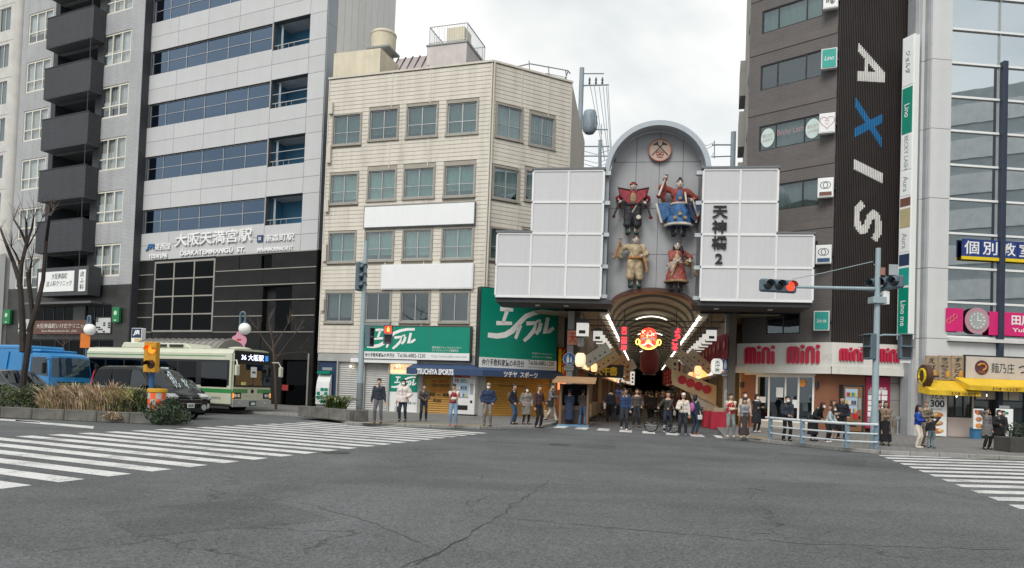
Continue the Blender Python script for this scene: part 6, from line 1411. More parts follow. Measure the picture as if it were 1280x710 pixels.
# median planter: walls of concrete blocks, soil
P0, P1 = G(-40, 520.5).xy, G(203, 531).xy; pd = (P1 - P0).normalized(); pn = Vector((-pd.y, pd.x)); PH = .38
med = thing('median_planter', 'low concrete planter on the median left of the crossing', 'planter', (P0.x, P0.y, 0), math.atan2(pd.y, pd.x)); PL = (P1 - P0).length
n = int(PL / 1.15); m_pl = M('planter_concrete', (.15, .145, .13), .9, var=.45, scale=1.6, grain=.2, streak=.35, bump=.4)
for k in range(n): bx('concrete_block', m_pl, med, PL * k / n + .006, PL * (k + 1) / n - .006, 0, .2, -.0, PH + .01 * (k % 2), .02)
bx('concrete_block', m_pl, med, PL - .2, PL, .21, 1.3, 0, PH, .02)
bx('soil', M('soil', (.06, .045, .035), 1, var=.4), med, 0, PL - .21, .21, 1.3, 0, PH - .06); bx('far_wall', m_pl, med, 0, PL, 1.31, 1.5, 0, PH)
def mp_(px, dy, z=PH - .06):           # a spot in the planter: at this px along its near edge, dy metres back
    g_ = G(px, 523 + (px / 203) * 8).xy; p = g_ + pn * dy; return (p.x, p.y, z)
plant('green_bush', 'leafy green bush at the left end of the median planter', 'bush', mp_(12, .8), [((-.9, 0, .4), (.75, .6, .55)), ((.1, .2, .42), (.8, .65, .6)), ((.75, .1, .3), (.5, .5, .4))], m_leaf, 2600, .055)
grass('dry_grass_clump', 'tall clump of dry reddish grass right of the bare tree', mp_(70, .9), 1.0, .5, 1.1, 3600, [m_grass, m_grassg], 'grass clumps in the median planter'); grass('dry_grass_clump', 'broad reddish and green grass clump mid planter', mp_(112, .9), 1.15, .65, 1.12, 3800, [m_grass, m_grassg], 'grass clumps in the median planter'); grass('dry_grass_clump', 'greener grass clump left of the blue signal post', mp_(146, 1.0), .8, .6, 1.12, 2600, [m_grassg, m_grassg], 'grass clumps in the median planter')
plant('ivy', 'dark ivy mound around the blue signal post spilling over the kerb', 'plant', mp_(178, .35, .02), [((-.5, .3, .66), (.8, .5, .5)), ((.4, .2, .52), (.8, .6, .45)), ((.85, -.4, .30), (.95, .5, .42)), ((-1.1, .1, .5), (.5, .3, .25))], m_ivy, 4200, .055)
plant('dry_weed', 'brown dry weed tuft at the right tip of the planter', 'plant', G(222, 530, 0), [((0, 0, .2), (.35, .25, .28))], m_grass, 500, .04); plant('dry_weed', 'brown dry weed hanging on the kerb below the grass', 'plant', mp_(142, -.06, .1), [((0, 0, .12), (.45, .12, .2))], m_grass, 450, .035)
# bare tree on the median from its limbs in the place
def limbtree(name, label, D, limbs, mat, sprouts=0, tw=.006, base=None):
    def P(x, y, dd=0): d = ray(x, y); return Vector((0, 0, CAMH)) + d * ((D + dd) / d.y)
    o0 = P(*limbs[0][0][0]); o0.z = 0
    t = thing(name, label, 'tree', o0); q = random.Random(5); tips = []
    for k, (pts, r0, r1) in enumerate(limbs):
        dd = [.25 * q.uniform(-1, 1) * i if k else 0 for i in range(len(pts))]; w_ = [P(x, y, dd[i]) - o0 for i, (x, y) in enumerate(pts)]
        b = MB(); rr = [r0 + (r1 - r0) * i / (len(pts) - 1) for i in range(len(pts))]; b.tube(w_, rr, 7); b.build('trunk' if k == 0 else 'branch', mat, t, smooth=True); tips.append((w_[-1], (w_[-1] - w_[-2]).normalized()))
    if sprouts:
        b = MB()
        for p, d_ in tips:
            for _ in range(sprouts):
                e = (d_ + Vector((q.uniform(-.7, .7), q.uniform(-.7, .7), q.uniform(-.2, .8)))).normalized(); L_ = q.uniform(.5, 1.3); m_ = p + e * L_ * .5 + Vector((0, 0, .03)); b.tube([p, m_, p + e * L_], [tw * 1.6, tw, tw * .5], 4)
                if q.random() < .6: f = (e + Vector((q.uniform(-.6, .6), q.uniform(-.6, .6), .2))).normalized(); b.tube([m_, m_ + f * L_ * .5], [tw, tw * .4], 4)
        o = b.build('twigs', m_twig, t); o['kind'] = 'stuff'
    return t
limbtree('bare_tree', 'bare pruned tree with forked dark limbs on the median', 26.2, [([(27, 505), (30, 470), (36, 430), (38, 412), (41, 395), (37, 360), (35, 340)], .115, .07), ([(29, 440), (28, 395), (25, 353), (17, 328), (9, 308), (1, 287)], .12, .04), ([(25, 353), (27, 330), (33, 305), (26, 288), (17, 274)], .08, .03), ([(33, 308), (33, 280), (32.5, 276)], .05, .03), ([(33, 306), (40, 285), (42, 272)], .05, .025), ([(36, 415), (46, 385), (54, 350), (58, 300), (62, 270), (66, 264)], .10, .03), ([(25, 330), (20, 318), (14, 308)], .05, .02), ([(37, 360), (38, 335), (40, 325)], .05, .03), ([(33, 312), (45, 290), (53, 273)], .03, .012)], m_bark, 8, .006)
limbtree('small_bare_tree', 'thin bare street tree behind the bus front', 38.5, [([(345, 512), (344, 470), (342, 440), (341, 425)], .07, .04), ([(342, 440), (330, 425), (322, 412)], .035, .01), ([(342, 435), (352, 418), (360, 405)], .035, .01), ([(341, 430), (338, 412), (336, 402)], .03, .01), ([(342, 445), (355, 442), (372, 440)], .025, .008), ([(344, 450), (358, 430), (368, 418)], .025, .008)], m_twig, 7, .008)
limbtree('small_bare_tree', 'thin bare street tree above the blue truck', 42, [([(78, 500), (78, 440), (80, 430)], .05, .03), ([(79, 432), (70, 425), (62, 420)], .02, .008), ([(80, 430), (90, 424), (100, 420)], .02, .008), ([(80, 430), (82, 422), (86, 415)], .02, .008)], m_twig, 5, .007)
# amber flasher on a blue post, crash drum
m_amb = M('amber_housing', (.58, .28, .02), .5, var=.15, streak=.2); m_blu = M('post_blue', (.02, .10, .27), .5, var=.2); m_lit = M('lit_orange', (1.0, .13, .01), .4, emit=2.0, var=0, rand=0, grain=0); m_unl = M('unlit_lens', (.05, .02, .01), .3)
gp = Vector(mp_(175, .55, 0)); bl_ = thing('flashing_beacon', 'amber two lamp flasher on a blue post in the planter', 'traffic light', gp, R(-12))
zb2, zt2 = [(-(y - 469) * gp.y / 900 + CAMH) for y in (464.5, 427)]
MB().tube([(0, 0, PH - .1), (0, 0, zt2 - .1)], .09, 10).build('post', m_blu, bl_, smooth=True); bx('housing', m_amb, bl_, -.14, .34, -.3, -.08, zb2, zt2, .015)
for k, m in ((.76, m_lit), (.26, m_unl)):
    z = zb2 + (zt2 - zb2) * k; l = MB().lathe([(.15, 0), (.13, -.02), (.0, -.03)], 16, (.17, -.301, z), 'y').build('lens', m, bl_); b = MB()
    for i in range(10): a, c = R(0 + 180 * i / 10), R(180 * (i + 1) / 10); b.quad((.17 + .165 * math.cos(a), -.30, z + .165 * math.sin(a)), (.17 + .165 * math.cos(c), -.30, z + .165 * math.sin(c)), (.17 + .165 * math.cos(c), -.52, z + .165 * math.sin(c) - .03), (.17 + .165 * math.cos(a), -.52, z + .165 * math.sin(a) - .03))
    b.build('hood', m_amb if k > .5 else m_unl, bl_, weld=True)
for k in range(5): MB().ball((-.143, -.2, zb2 + .15 + k * .2), .012, 6, 4).build('bolt', m_unl, bl_)
dp_ = G(187, 530).xy + pn * .35; drum = thing('crash_drum', 'orange and silver checked crash drum with yellow lid by the ivy', 'crash drum', (dp_.x, dp_.y, 0)); z0_, z1_ = .42, 1.22
MB().lathe([(.27, 0), (.27, z0_), (.29, z1_ - .14)], 20).build('drum', M('drum_body', (.5, .2, .08), .5), drum, smooth=True); m_or = M('drum_orange', (.85, .13, .03), .45, var=.05); m_si = M('drum_silver', (.48, .46, .45), .4)
for i in range(10):
    for j in range(3):
        a0, a1 = R(36 * i), R(36 * (i + 1)); za, zb_2 = z0_ + .22 * j, z0_ + .22 * (j + 1) - .004; b = MB()
        for k in range(3): p, q = a0 + (a1 - a0) * k / 3, a0 + (a1 - a0) * (k + 1) / 3; b.quad((.298 * math.cos(p), .298 * math.sin(p), za), (.298 * math.cos(q), .298 * math.sin(q), za), (.298 * math.cos(q), .298 * math.sin(q), zb_2), (.298 * math.cos(p), .298 * math.sin(p), zb_2))
        b.build('reflector', m_or if (i + j) % 2 else m_si, drum)
MB().lathe([(.305, z1_ - .14), (.325, z1_ - .12), (.325, z1_ - .02), (.28, z1_)], 20).build('lid', M('drum_yellow', (.72, .38, .02), .45), drum, smooth=True)
# lamps with globe, station sign, shelter roof behind the bus
def at(px, py, D): d = ray(px, py); return Vector((0, 0, CAMH)) + d * (D / d.y)
m_globe = M('globe_white', (.78, .78, .75), .3, emit=.12); m_lampb = M('lamp_blue_grey', (.10, .17, .22), .45)
for (xb, xg, yt, yg, D, lb, sg) in ((104, 112.5, 395, 412, 42.5, 'globe street lamp with orange sign left of the bus', 'o'), (295, 306, 390, 411, 41, 'globe street lamp with pink flower sign above the bus', 'p')):
    b_, g_, tpp = at(xb, 515, D), at(xg, yg, D), at((xb + xg) / 2, yt, D); t = thing('globe_lamp', lb, 'street lamp', (b_.x, b_.y, SW), 0, 'globe street lamps'); o_ = Vector((b_.x, b_.y, SW)); zt_ = tpp.z - SW; gx = g_.x - b_.x; r_ = abs(gx) / 2
    MB().tube([(0, 0, 0), (0, 0, zt_ - r_)] + [(gx / 2 - gx / 2 * math.cos(R(a)), 0, zt_ - r_ + r_ * math.sin(R(a))) for a in range(20, 181, 20)] + [(gx, 0, g_.z - SW + .3)], .06, 8).build('pole', m_lampb, t, smooth=True)
    MB().ball((gx, 0, g_.z - SW), .34, 16, 10).build('globe', m_globe, t, smooth=True); MB().lathe([(.14, 0), (.12, .12)], 10, (gx, 0, g_.z - SW + .28)).build('cap', m_lampb, t)
    if sg == 'p':
        b = MB(); c_ = at(299.5, 428, D) - o_; pts = [((.5 + .16 * abs(math.cos(2.5 * R(a) + R(0)))) * math.cos(R(a + 90)) * .68 + c_.x, (.5 + .16 * abs(math.cos(2.5 * R(a)))) * math.sin(R(a + 90)) * .95 + c_.z) for a in range(0, 360, 8)]; b.prism(pts, 'y', -.1, -.06).build('flower_sign', M('sign_pink', (.62, .28, .38), .5), t); MB().box(c_.x - .12, c_.x + .12, -.11, -.101, c_.z + .1, c_.z + .2).box(c_.x - .18, c_.x + .18, -.11, -.101, c_.z - .2, c_.z - .1).build('print', mrd, t)
    else: c_ = at(107.5, 426, D) - o_; bx('orange_sign', M('sign_orange', (.70, .20, .03), .5), t, c_.x - .28, c_.x + .3, -.1, -.06, c_.z - .42, c_.z + .42)
c_ = at(170, 419, 40); js = thing('station_sign', 'small white pillar sign with navy emblem square above the bus', 'sign', (c_.x, c_.y, 0), R(-20)); bx('pillar', m_lb, js, -.35, .4, 0, .3, 0, c_.z + .4, .02); bx('navy_square', navy, js, -.3, .38, -.012, -.001, c_.z - .14, c_.z + .38); text('JR', m_letw, js, -.2, .3, c_.z - .02, c_.z + .28, -.018, bold=.05, shear=.2); bx('yellow_strip', M('strip_yellow', (.62, .52, .25), .5), js, -.1, .36, -.012, -.001, c_.z - .36, c_.z - .18)
ra_, rb_ = at(178, 433, 39.5), at(290, 438, 37); sh = thing('bus_shelter', 'long ribbed metal bus shelter roof behind the bus', 'bus shelter', (rb_.x, rb_.y, SW), R(-25)); L_ = 6.3; zr_ = rb_.z - SW; m_shr = M('shelter_roof', (.20, .19, .175), .5, var=.1)
pr = [(-.9, zr_ + .1), (-.55, zr_ + .42), (0, zr_ + .58), (.55, zr_ + .42), (.9, zr_ + .1), (.9, zr_), (-.9, zr_)]
MB().prism(pr, 'x', -L_, 0).build('roof', m_shr, sh)
b = MB()
for k in range(14): x = -L_ + L_ * (k + .5) / 14; b.tube([(x, p[0], p[1] + .02) for p in pr[:5]], .03, 4)
o = b.build('roof_ribs', m_shr, sh); o['kind'] = 'stuff'
for x in (-L_ + .5, -.5): bx('post', steel, sh, x - .05, x + .05, .3, .4, 0, zr_ - .002)
# traffic signal poles
m_pole = M('signal_pole', (.30, .38, .41), .5, var=.12, streak=.15); m_polebase = M('pole_base_grey', (.16, .19, .20), .6); m_housing = M('signal_housing', (.10, .14, .17), .5); m_redl = M('lit_red', (1.0, .035, .012), .4, emit=1.8, var=0, rand=0, grain=0); m_dkl = M('dark_lens', (.02, .022, .025), .25)
def signal3(par, c, rz, lit, label=None, horiz=True, w_=.30):
    t = bpy.data.objects.new('signal_head', None); COL.objects.link(t); t.parent = par; t.location = c; t.rotation_euler = (0, 0, rz)
    L = 1.25 if horiz else .42; H = .42 if horiz else 1.25
    MB().prism([(L / 2 * s1 - (.1 * s1 if abs(e) else 0), H / 2 * s2) for s1, s2, e in ((-1, -1, 0), (1, -1, 0), (1, 1, 0), (-1, 1, 0))], 'y', 0, .2).build('housing', m_housing, t, bevel=.05)
    for k in range(3):
        x, z = ((k - 1) * .39, 0) if horiz else (0, (1 - k) * .39); MB().lathe([(.15, 0), (.13, -.02), (.01, -.04)], 16, (x, -.003, z), 'y').build('lens', m_redl if k == lit else m_dkl, t)
        b = MB()
        for i in range(10): a, e = R(180 * i / 10), R(180 * (i + 1) / 10); b.quad((x + .17 * math.cos(a), -.002, z + .17 * math.sin(a)), (x + .17 * math.cos(e), -.002, z + .17 * math.sin(e)), (x + .17 * math.cos(e), -.2, z + .17 * math.sin(e)), (x + .17 * math.cos(a), -.2, z + .17 * math.sin(a)))
        b.build('hood', m_housing, t, weld=True)
    return t
def pedhead(par, c, rz, lit):
    t = bpy.data.objects.new('pedestrian_head', None); COL.objects.link(t); t.parent = par; t.location = c; t.rotation_euler = (0, 0, rz)
    MB().box(-.2, .2, 0, .22, -.42, .42).build('housing', m_housing, t, bevel=.02)
    for k, z in enumerate((.2, -.2)): bx('lens', m_redl if lit and k == 0 else m_dkl, t, -.14, .14, -.012, -.001, z - .15, z + .15); bx('hood', m_housing, t, -.19, .19, -.16, -.002, z + .165, z + .18)
    if lit: MB().ball((0, -.014, .29), (.03, .006, .035), 8, 5).box(-.05, .05, -.018, -.013, .12, .25).build('figure', M('lit_amber', (1, .35, .06), .4, emit=2.5, var=0, rand=0), t)
    return t
pp = G(448.5, 523.5, SW); lp = thing('signal_pole', 'tall blue grey signal pole beside the man in dark sweater', 'traffic light', pp); Dp = pp.y
def rel(px, py): v = at(px, py, Dp) - pp; return (v.x, 0, v.z)
top = rel(452, 301)[2]
MB().tube([(0, 0, 1.55), (0, 0, top)], [.13, .085], 10).build('shaft', m_pole, lp, smooth=True); MB().tube([(0, 0, 0), (0, 0, 1.55)], .145, 10).build('base_sleeve', m_polebase, lp, smooth=True)
x = rel(447, 346); signal3(lp, (-.12, -.1, x[2]), R(62), 9, horiz=False)
MB().tube([(0, 0, rel(450, 405)[2]), (rel(487, 405)[0], 0, rel(487, 405)[2])], .03, 6).tube([(0, 0, rel(450, 414)[2]), (rel(463, 414)[0], 0, rel(463, 414)[2])], .025, 6).build('arm', m_pole, lp)
c_ = rel(485.5, 418); pedhead(lp, (c_[0], -.1, c_[2]), R(10), True); c_ = rel(466.5, 421); pedhead(lp, (c_[0] - .05, .0, c_[2]), R(70), False)
pp = G(1092.5, 561, SW); rp = thing('signal_pole', 'signal pole with long arm and lit red lamp beside the railing end', 'traffic light', pp); Dp = pp.y
top = rel(1092, 310)[2]; MB().tube([(0, 0, 1.2), (0, 0, top)], [.108, .08], 10).build('shaft', m_pole, rp, smooth=True); MB().tube([(0, 0, 0), (0, 0, 1.2)], .125, 10).build('base_sleeve', m_pole, rp, smooth=True)
a_, b_ = rel(990, 358.5), rel(1092, 361); MB().tube([a_, b_], [.045, .06], 8).tube([rel(990, 349), rel(1030, 341), rel(1091, 327)], .012, 4).tube([rel(1092, 330), rel(1112, 350)], .012, 4).build('arm', m_pole, rp)
c_ = rel(973, 357.5); signal3(rp, (c_[0], -.08, c_[2]), R(8), 2)
c_ = rel(1104, 356); signal3(rp, (c_[0], .0, c_[2] + .05), R(-62), 9); 
MB().tube([b_, rel(1115, 353)], .04, 6).tube([rel(1092, 372), rel(1104, 366), rel(1114, 358)], .035, 6).build('bracket_arm', m_pole, rp); c_ = rel(1101, 340); MB().box(c_[0] - .12, c_[0] + .12, -.05, .1, c_[2] - .1, c_[2] + .14).build('sensor_box', M('sensor_rust', (.35, .16, .12), .6), rp)
c_ = rel(1117, 340); bx('sign_plate', steel, rp, c_[0] - .15, c_[0] + .15, .0, .02, c_[2] - .1, c_[2] + .25); c_ = rel(1106.5, 372); bx('control_box', m_lb, rp, c_[0] - .1, c_[0] + .1, -.08, .08, c_[2] - .22, c_[2] + .2)
bx('band_box', m_pole, rp, -.22, .22, -.18, .18, rel(1092, 376)[2] - .08, rel(1092, 376)[2] + .12)
MB().tube([rel(1094, 436), rel(1098, 420), rel(1104, 418.5), rel(1133, 419)], .03, 6).tube([rel(1090, 418), rel(1083, 419)], .03, 6).build('pedestrian_arm', m_pole, rp)
c_ = rel(1131.5, 433); pedhead(rp, (c_[0], -.1, c_[2]), R(0), False); c_ = rel(1083.5, 433); pedhead(rp, (c_[0], .0, c_[2]), R(-75), False)
c_ = rel(1131.5, 449.5); bx('notice_plate', m_lb, rp, c_[0] - .17, c_[0] + .17, -.02, .01, c_[2] - .1, c_[2] + .12)
# railing
m_rail = M('rail_blue_grey', (.15, .22, .28), .45, var=.1); m_railw = M('rail_pale', (.55, .58, .60), .45)
rps = [G(962.5, 549.5, SW), G(1002.5, 555, SW), G(1058.5, 560.5, SW), G(1095, 562, SW)]; ra2 = thing('pedestrian_railing', 'curved blue grey pedestrian railing with three pale rails at the kerb', 'railing', rps[0])
for p in rps: v = p - rps[0]; MB().box(-.07, .07, -.05, .05, 0, .84).build('post', m_rail, ra2, (v.x, v.y, 0), R(-15), bevel=.015)
ext = rps[0] + (rps[0] - rps[1]).normalized() * .35
for z, r_ in ((.80, .045), (.50, .03), (.24, .03)): MB().tube([(p - rps[0]) + Vector((0, -.07, z)) for p in ([ext] + rps if z > .7 else rps)], r_, 8).build('rail', m_railw, ra2, smooth=True)
# pavement planter with strappy plant
a_, b_ = G(372, 520, SW).xy, G(436, 527, SW).xy; dd = (b_ - a_).normalized(); sp2 = thing('stone_planter', 'low grey stone planter on the pavement left of the signal pole', 'planter', (a_.x, a_.y, SW), math.atan2(dd.y, dd.x)); LL = (b_ - a_).length
for k in range(3): bx('stone_block', m_pl, sp2, LL * k / 3, LL * (k + 1) / 3 - .012, 0, .25, 0, .46, .02)
bx('stone_block', m_pl, sp2, LL - .25, LL, .26, .9, 0, .46, .02); bx('soil', _mats['soil'], sp2, .0, LL - .26, .26, .9, 0, .4)
p = a_ + dd * LL * .52 + Vector((-dd.y, dd.x)) * .55; t = thing('strappy_plant', 'green strap leaved plant in the stone planter', 'plant', (p.x, p.y, SW + .4)); b = MB(); q = random.Random(4)
for _ in range(130):
    an = q.uniform(0, 6.28); L_ = q.uniform(.5, .95); c, s_ = math.cos(an), math.sin(an); w_ = .022; x0, y0 = q.uniform(-.45, .45), q.uniform(-.15, .15); pts = [(x0 + c * L_ * f, y0 + s_ * L_ * f * .6, .62 * L_ * math.sin(min(1, f * 1.15) * 2.3) + .02) for f in (0, .3, .6, .85, 1)]
    for u, v in zip(pts, pts[1:]): b.quad((u[0] - s_ * w_, u[1] + c * w_, u[2]), (u[0] + s_ * w_, u[1] - c * w_, u[2]), (v[0] + s_ * w_, v[1] - c * w_, v[2]), (v[0] - s_ * w_, v[1] + c * w_, v[2]))
o = b.build('leaves', leafmat('strap_leaves', [(.04, .07, .015), (.09, .13, .03), (.16, .18, .05)]), t, weld=True); o['kind'] = 'stuff'
# vending machines
def vend(F, px, mat, label, lit, y0, z0, dpth=.7):
    s = F.R4(*px, y0); r = thing('vending_machine', label, 'vending machine', F.W((s[0] + s[1]) / 2, y0, SW), F.a); w_ = (s[1] - s[0]) / 2; h = s[3] - SW
    bx('cabinet', mat, r, -w_, w_, 0, dpth, .06, h, .02); bx('feet', dark_frame, r, -w_ + .04, w_ - .04, .05, dpth - .05, 0, .058)
    bx('display_window', lit, r, -w_ + .07, w_ * .45, -.012, -.001, h * .42, h - .12); q = random.Random(2)
    for j in range(3):
        bx('shelf', m_letg, r, -w_ + .07, w_ * .45, -.03, -.013, h * .42 + .33 * j * h / 1.9, h * .42 + .33 * j * h / 1.9 + .03)
        for i in range(6): x = -w_ + .12 + (w_ * 1.45 - .2) * i / 6; c_ = q.choice([(.5, .05, .04), (.05, .2, .4), (.6, .55, .5), (.05, .3, .12), (.1, .05, .03), (.6, .4, .05)]); bx('drink', M('drink_%d%d' % (int(c_[0] * 100), int(c_[1] * 100)), c_, .4), r, x, x + .08, -.035, -.014, h * .42 + .33 * j * h / 1.9 + .035, h * .42 + .33 * j * h / 1.9 + .22)
    bx('coin_panel', m_letg, r, w_ * .55, w_ * .85, -.01, -.001, h * .5, h * .75); bx('return_slot', black, r, w_ * .6, w_ * .8, -.014, -.002, h * .3, h * .36); bx('delivery_flap', black, r, -w_ + .1, w_ * .4, -.012, -.001, h * .13, h * .24)
    return r, w_, h
m_vw = M('machine_white', (.68, .68, .67), .35, streak=.05); m_litp = M('machine_lit', (.30, .38, .45), .4, emit=.15)
r, w_, h = vend(BF, (565.5, 593.5, 466, 522), m_vw, 'white drinks machine with red header between gold shutters', m_litp, -.45, 0); bx('header', mrd, r, -w_ + .08, w_ * .5, -.02, -.013, h - .28, h - .12); text('アサヒ', m_letw, r, -w_ * .2, w_ * .4, h - .25, h - .15, -.024)
r, w_, h = vend(XS, (1054.5, 1078, 483, 535), M('machine_brown', (.24, .12, .06), .45), 'brown drinks machine by the magenta board', m_litp, -.35, 0, .3); bx('red_panel', M('panel_red', (.55, .02, .03), .4), r, w_ * .0, w_ * .5, -.02, -.013, h * .30, h * .46); bx('surround', dark_frame, r, -w_ - .07, -w_ - .003, -.02, .34, 0, h + .07); bx('surround', dark_frame, r, w_ + .003, w_ + .07, -.02, .34, 0, h + .07); bx('surround', dark_frame, r, -w_, w_, -.02, .34, h + .003, h + .07)
# menu stands by the noodle shop
for px, lb, c_ in (((1217, 1230, 511, 541), 'tilted menu board with noodle bowls on a blue stand', 1), ((1246, 1266, 511, 541), 'white menu board behind the couple', 0)):
    s = GT.R4(*px, -1.0); t = thing('menu_board', lb, 'sign', GT.W((s[0] + s[1]) / 2, -1.0, SW), GT.a + R(-4 + 8 * c_), 'menu boards'); w_ = (s[1] - s[0]) / 2; zt_ = s[3] - SW; bx('board', m_lb, t, -w_, w_, 0, .06, .45, zt_, .01)
    if c_:
        bx('header', mrd, t, -w_ * .85, w_ * .85, -.008, -.001, zt_ - .2, zt_ - .06)
        for k in range(3): MB().ball((0, -.004, .6 + .3 * k), (w_ * .7, .012, .12), 12, 5).build('bowl_print', _mats['food_%d' % k], t)
        bx('stand', M('stand_blue', (.04, .16, .30), .5), t, -w_ * .8, w_ * .8, .061, .3, 0, .5)
    else:
        for k in range(4): bx('print', m_letg if k % 2 else m_green, t, -w_ * .7, w_ * (.1 + .15 * k), -.008, -.001, .6 + .28 * k, .72 + .28 * k)
        for x in (-w_, w_ - .05): bx('leg', steel, t, x, x + .05, .061, .1, 0, .6)
t = thing('stone_block_planter', 'dark low stone planter with round shrub at the right edge', 'planter', G(1283, 566, SW), R(5)); bx('block', M('dark_stone', (.07, .065, .06), .7, var=.3), t, -.55, 1.6, 0, .8, 0, .5, .02); b = MB(); leaves(b, (.2, .4, .75), (.7, .35, .35), 500, .05, random.Random(8)); o = b.build('foliage', m_ivy, t); o['kind'] = 'stuff'
# utility pole and wires behind the gate
D = 52; c0 = at(727.5, 85, D); up = thing('utility_pole', 'grey utility pole with transformer and crossarms behind the gate', 'utility pole', (c0.x, c0.y, 0)); Dp = D; pp = Vector((c0.x, c0.y, 0))
m_up = M('utility_grey', (.30, .36, .41), .6)
MB().tube([(0, 0, 0), (0, 0, c0.z)], [.24, .17], 12).build('pole', m_up, up, smooth=True)
b = MB(); b.tube([rel(726, 92), rel(755, 92)], .05, 6).tube([rel(725, 107), rel(761, 106)], .06, 6).tube([rel(722, 183), rel(762, 183)], .05, 6).tube([rel(722, 195), rel(765, 195)], .05, 6).tube([rel(744, 162), rel(760, 162)], .05, 6); b.build('crossarm', m_up, up)
c_ = rel(737, 153); MB().lathe([(.32, -.85), (.48, -.65), (.48, .6), (.42, .78), (.22, .85)], 18, (c_[0], -.1, c_[2])).build('transformer', m_up, up, smooth=True)
for k in range(8): a = R(45 * k); bx('cooling_fin', m_up, up, c_[0] + .51 * math.cos(a) - .03, c_[0] + .51 * math.cos(a) + .03, -.1 + .51 * math.sin(a) - .03, -.1 + .51 * math.sin(a) + .03, c_[2] - .55, c_[2] + .48)
for px, py in ((737, 100), (745, 100), (753, 100)): v = rel(px, py); MB().lathe([(.05, -.35), (.09, -.2), (.05, -.1), (.09, 0), (.04, .2)], 8, (v[0], 0, v[2])).build('insulator', M('insulator_dark', (.10, .10, .11), .4), up)
b = MB()
for px, dx in ((743, 13), (749, 12), (754, 8), (758, 6), (760, 5), (738, 18)): b.tube([rel(px, 108), rel(px + dx * .5, 155), rel(px + dx, 200)], .022, 4)
for y in (188, 199, 204): b.tube([rel(727, y), rel(745, y + 5), rel(770, y - 3)], .02, 4)
b.build('cable', m_up, up)
MB().tube([rel(750, 215), rel(750, 175)], .12, 8).tube([rel(752, 168), rel(752, 155)], .03, 5).build('second_pole', m_up, up, smooth=True)
D = 54; c0 = at(917, 165, D); up2 = thing('utility_pole', 'utility pole with short crossarms against the brown building', 'utility pole', (c0.x, c0.y, 0)); pp = Vector((c0.x, c0.y, 0)); Dp = D
MB().tube([(0, 0, 0), (0, 0, c0.z)], .2, 10).build('pole', m_up, up2, smooth=True); b = MB(); b.tube([rel(890, 181), rel(919, 181)], .06, 6).tube([rel(890, 196), rel(919, 195)], .05, 6).tube([rel(893, 176), rel(893, 198)], .04, 6).build('crossarm', m_up, up2)
b = MB(); b.tube([rel(893, 181), rel(880, 188), rel(868, 185)], .02, 4).tube([rel(893, 190), rel(886, 200), rel(878, 196)], .02, 4).tube([rel(893, 178), rel(884, 182), rel(870, 178)], .02, 4).build('cable', m_up, up2)
# the office block across the street, seen only in the glass tower
m_ob = M('far_white_band', (.80, .81, .81), .6, streak=.1); oB = thing('opposite_office', 'pale banded office block behind the camera seen only in the tower glass', 'building', (50, 5, 0), R(-138)); b = MB()
for k in range(9): b.box(-14, 14, 0, 10, 3.4 * k + 1.5, 3.4 * k + 3.4)
b.build('band', m_ob, oB); bx('window_band', M('far_window_grey', (.48, .52, .54), .3), oB, -13.9, 13.9, .15, 9.9, 0, 32)
# ================================================================== vehicles (x forward, near side is -y)
VA = R(-25)
m_tyre = M('tyre_rubber', (.016, .016, .017), .8, bump=.1); m_alloy = M('alloy_rim', (.42, .42, .43), .3, .8); gl_car = glass('car_glass', (.16, .18, .18), base=.05); gl_priv = glass('privacy_glass', (.02, .022, .024), (.5, .52, .55), base=.02); gl_wind = glass('windscreen', (.30, .33, .33), base=.04)
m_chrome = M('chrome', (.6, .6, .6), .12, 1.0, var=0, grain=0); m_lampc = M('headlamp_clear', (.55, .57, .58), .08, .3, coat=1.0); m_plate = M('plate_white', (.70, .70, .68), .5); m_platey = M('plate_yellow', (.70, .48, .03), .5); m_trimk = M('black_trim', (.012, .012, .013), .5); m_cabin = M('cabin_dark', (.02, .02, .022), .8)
def wheel(par, x, y, r_, w_=.2, rim=m_alloy, s=-1):
    t = MB().lathe([(r_ * .6, -w_ / 2), (r_ * .94, -w_ / 2), (r_, -w_ * .3), (r_, w_ * .3), (r_ * .94, w_ / 2), (r_ * .6, w_ / 2)], 22, axis='y').build('wheel', m_tyre, par, (x, y, r_), smooth=True)
    b = MB().lathe([(r_ * .62, -.02), (r_ * .58, .0), (r_ * .2, .03), (.01, .03)], 20, (0, s * w_ / 2, 0), 'y')
    for k in range(5): a = R(72 * k); b.tube([(.05 * math.cos(a), s * (w_ / 2 + .012), .05 * math.sin(a)), (r_ * .56 * math.cos(a), s * (w_ / 2 + .005), r_ * .56 * math.sin(a))], .03, 5)
    b.build('rim', rim, t); return t
def carbody(par, prof, W, mat, zb, tum=.16, name='body', bev=.05):
    """side profile lofted across the width, narrowing above the belt, edges rounded"""
    b = MB(); n = len(prof); ys = [-1, -.55, 0, .55, 1]; H = max(p[1] for p in prof); rings = []
    for y in ys:
        sq = 1 - .06 * y * y
        rings.append(b.av([((x * (1 - .025 * y * y)), y * W / 2 * (1 - tum * max(0, (z - zb) / (H - zb)) ** 1.2 * (1 if abs(y) == 1 else .9)), z - (.05 * y * y * max(0, (z - zb) / (H - zb)))) for x, z in prof]))
    for i in range(len(ys) - 1):
        for k in range(n): b.face((rings[i] + k, rings[i] + (k + 1) % n, rings[i + 1] + (k + 1) % n, rings[i + 1] + k))
    b.face([rings[0] + n - 1 - k for k in range(n)]); b.face([rings[-1] + k for k in range(n)])
    return b.build(name, mat, par, smooth=True, bevel=bev, seg=2)
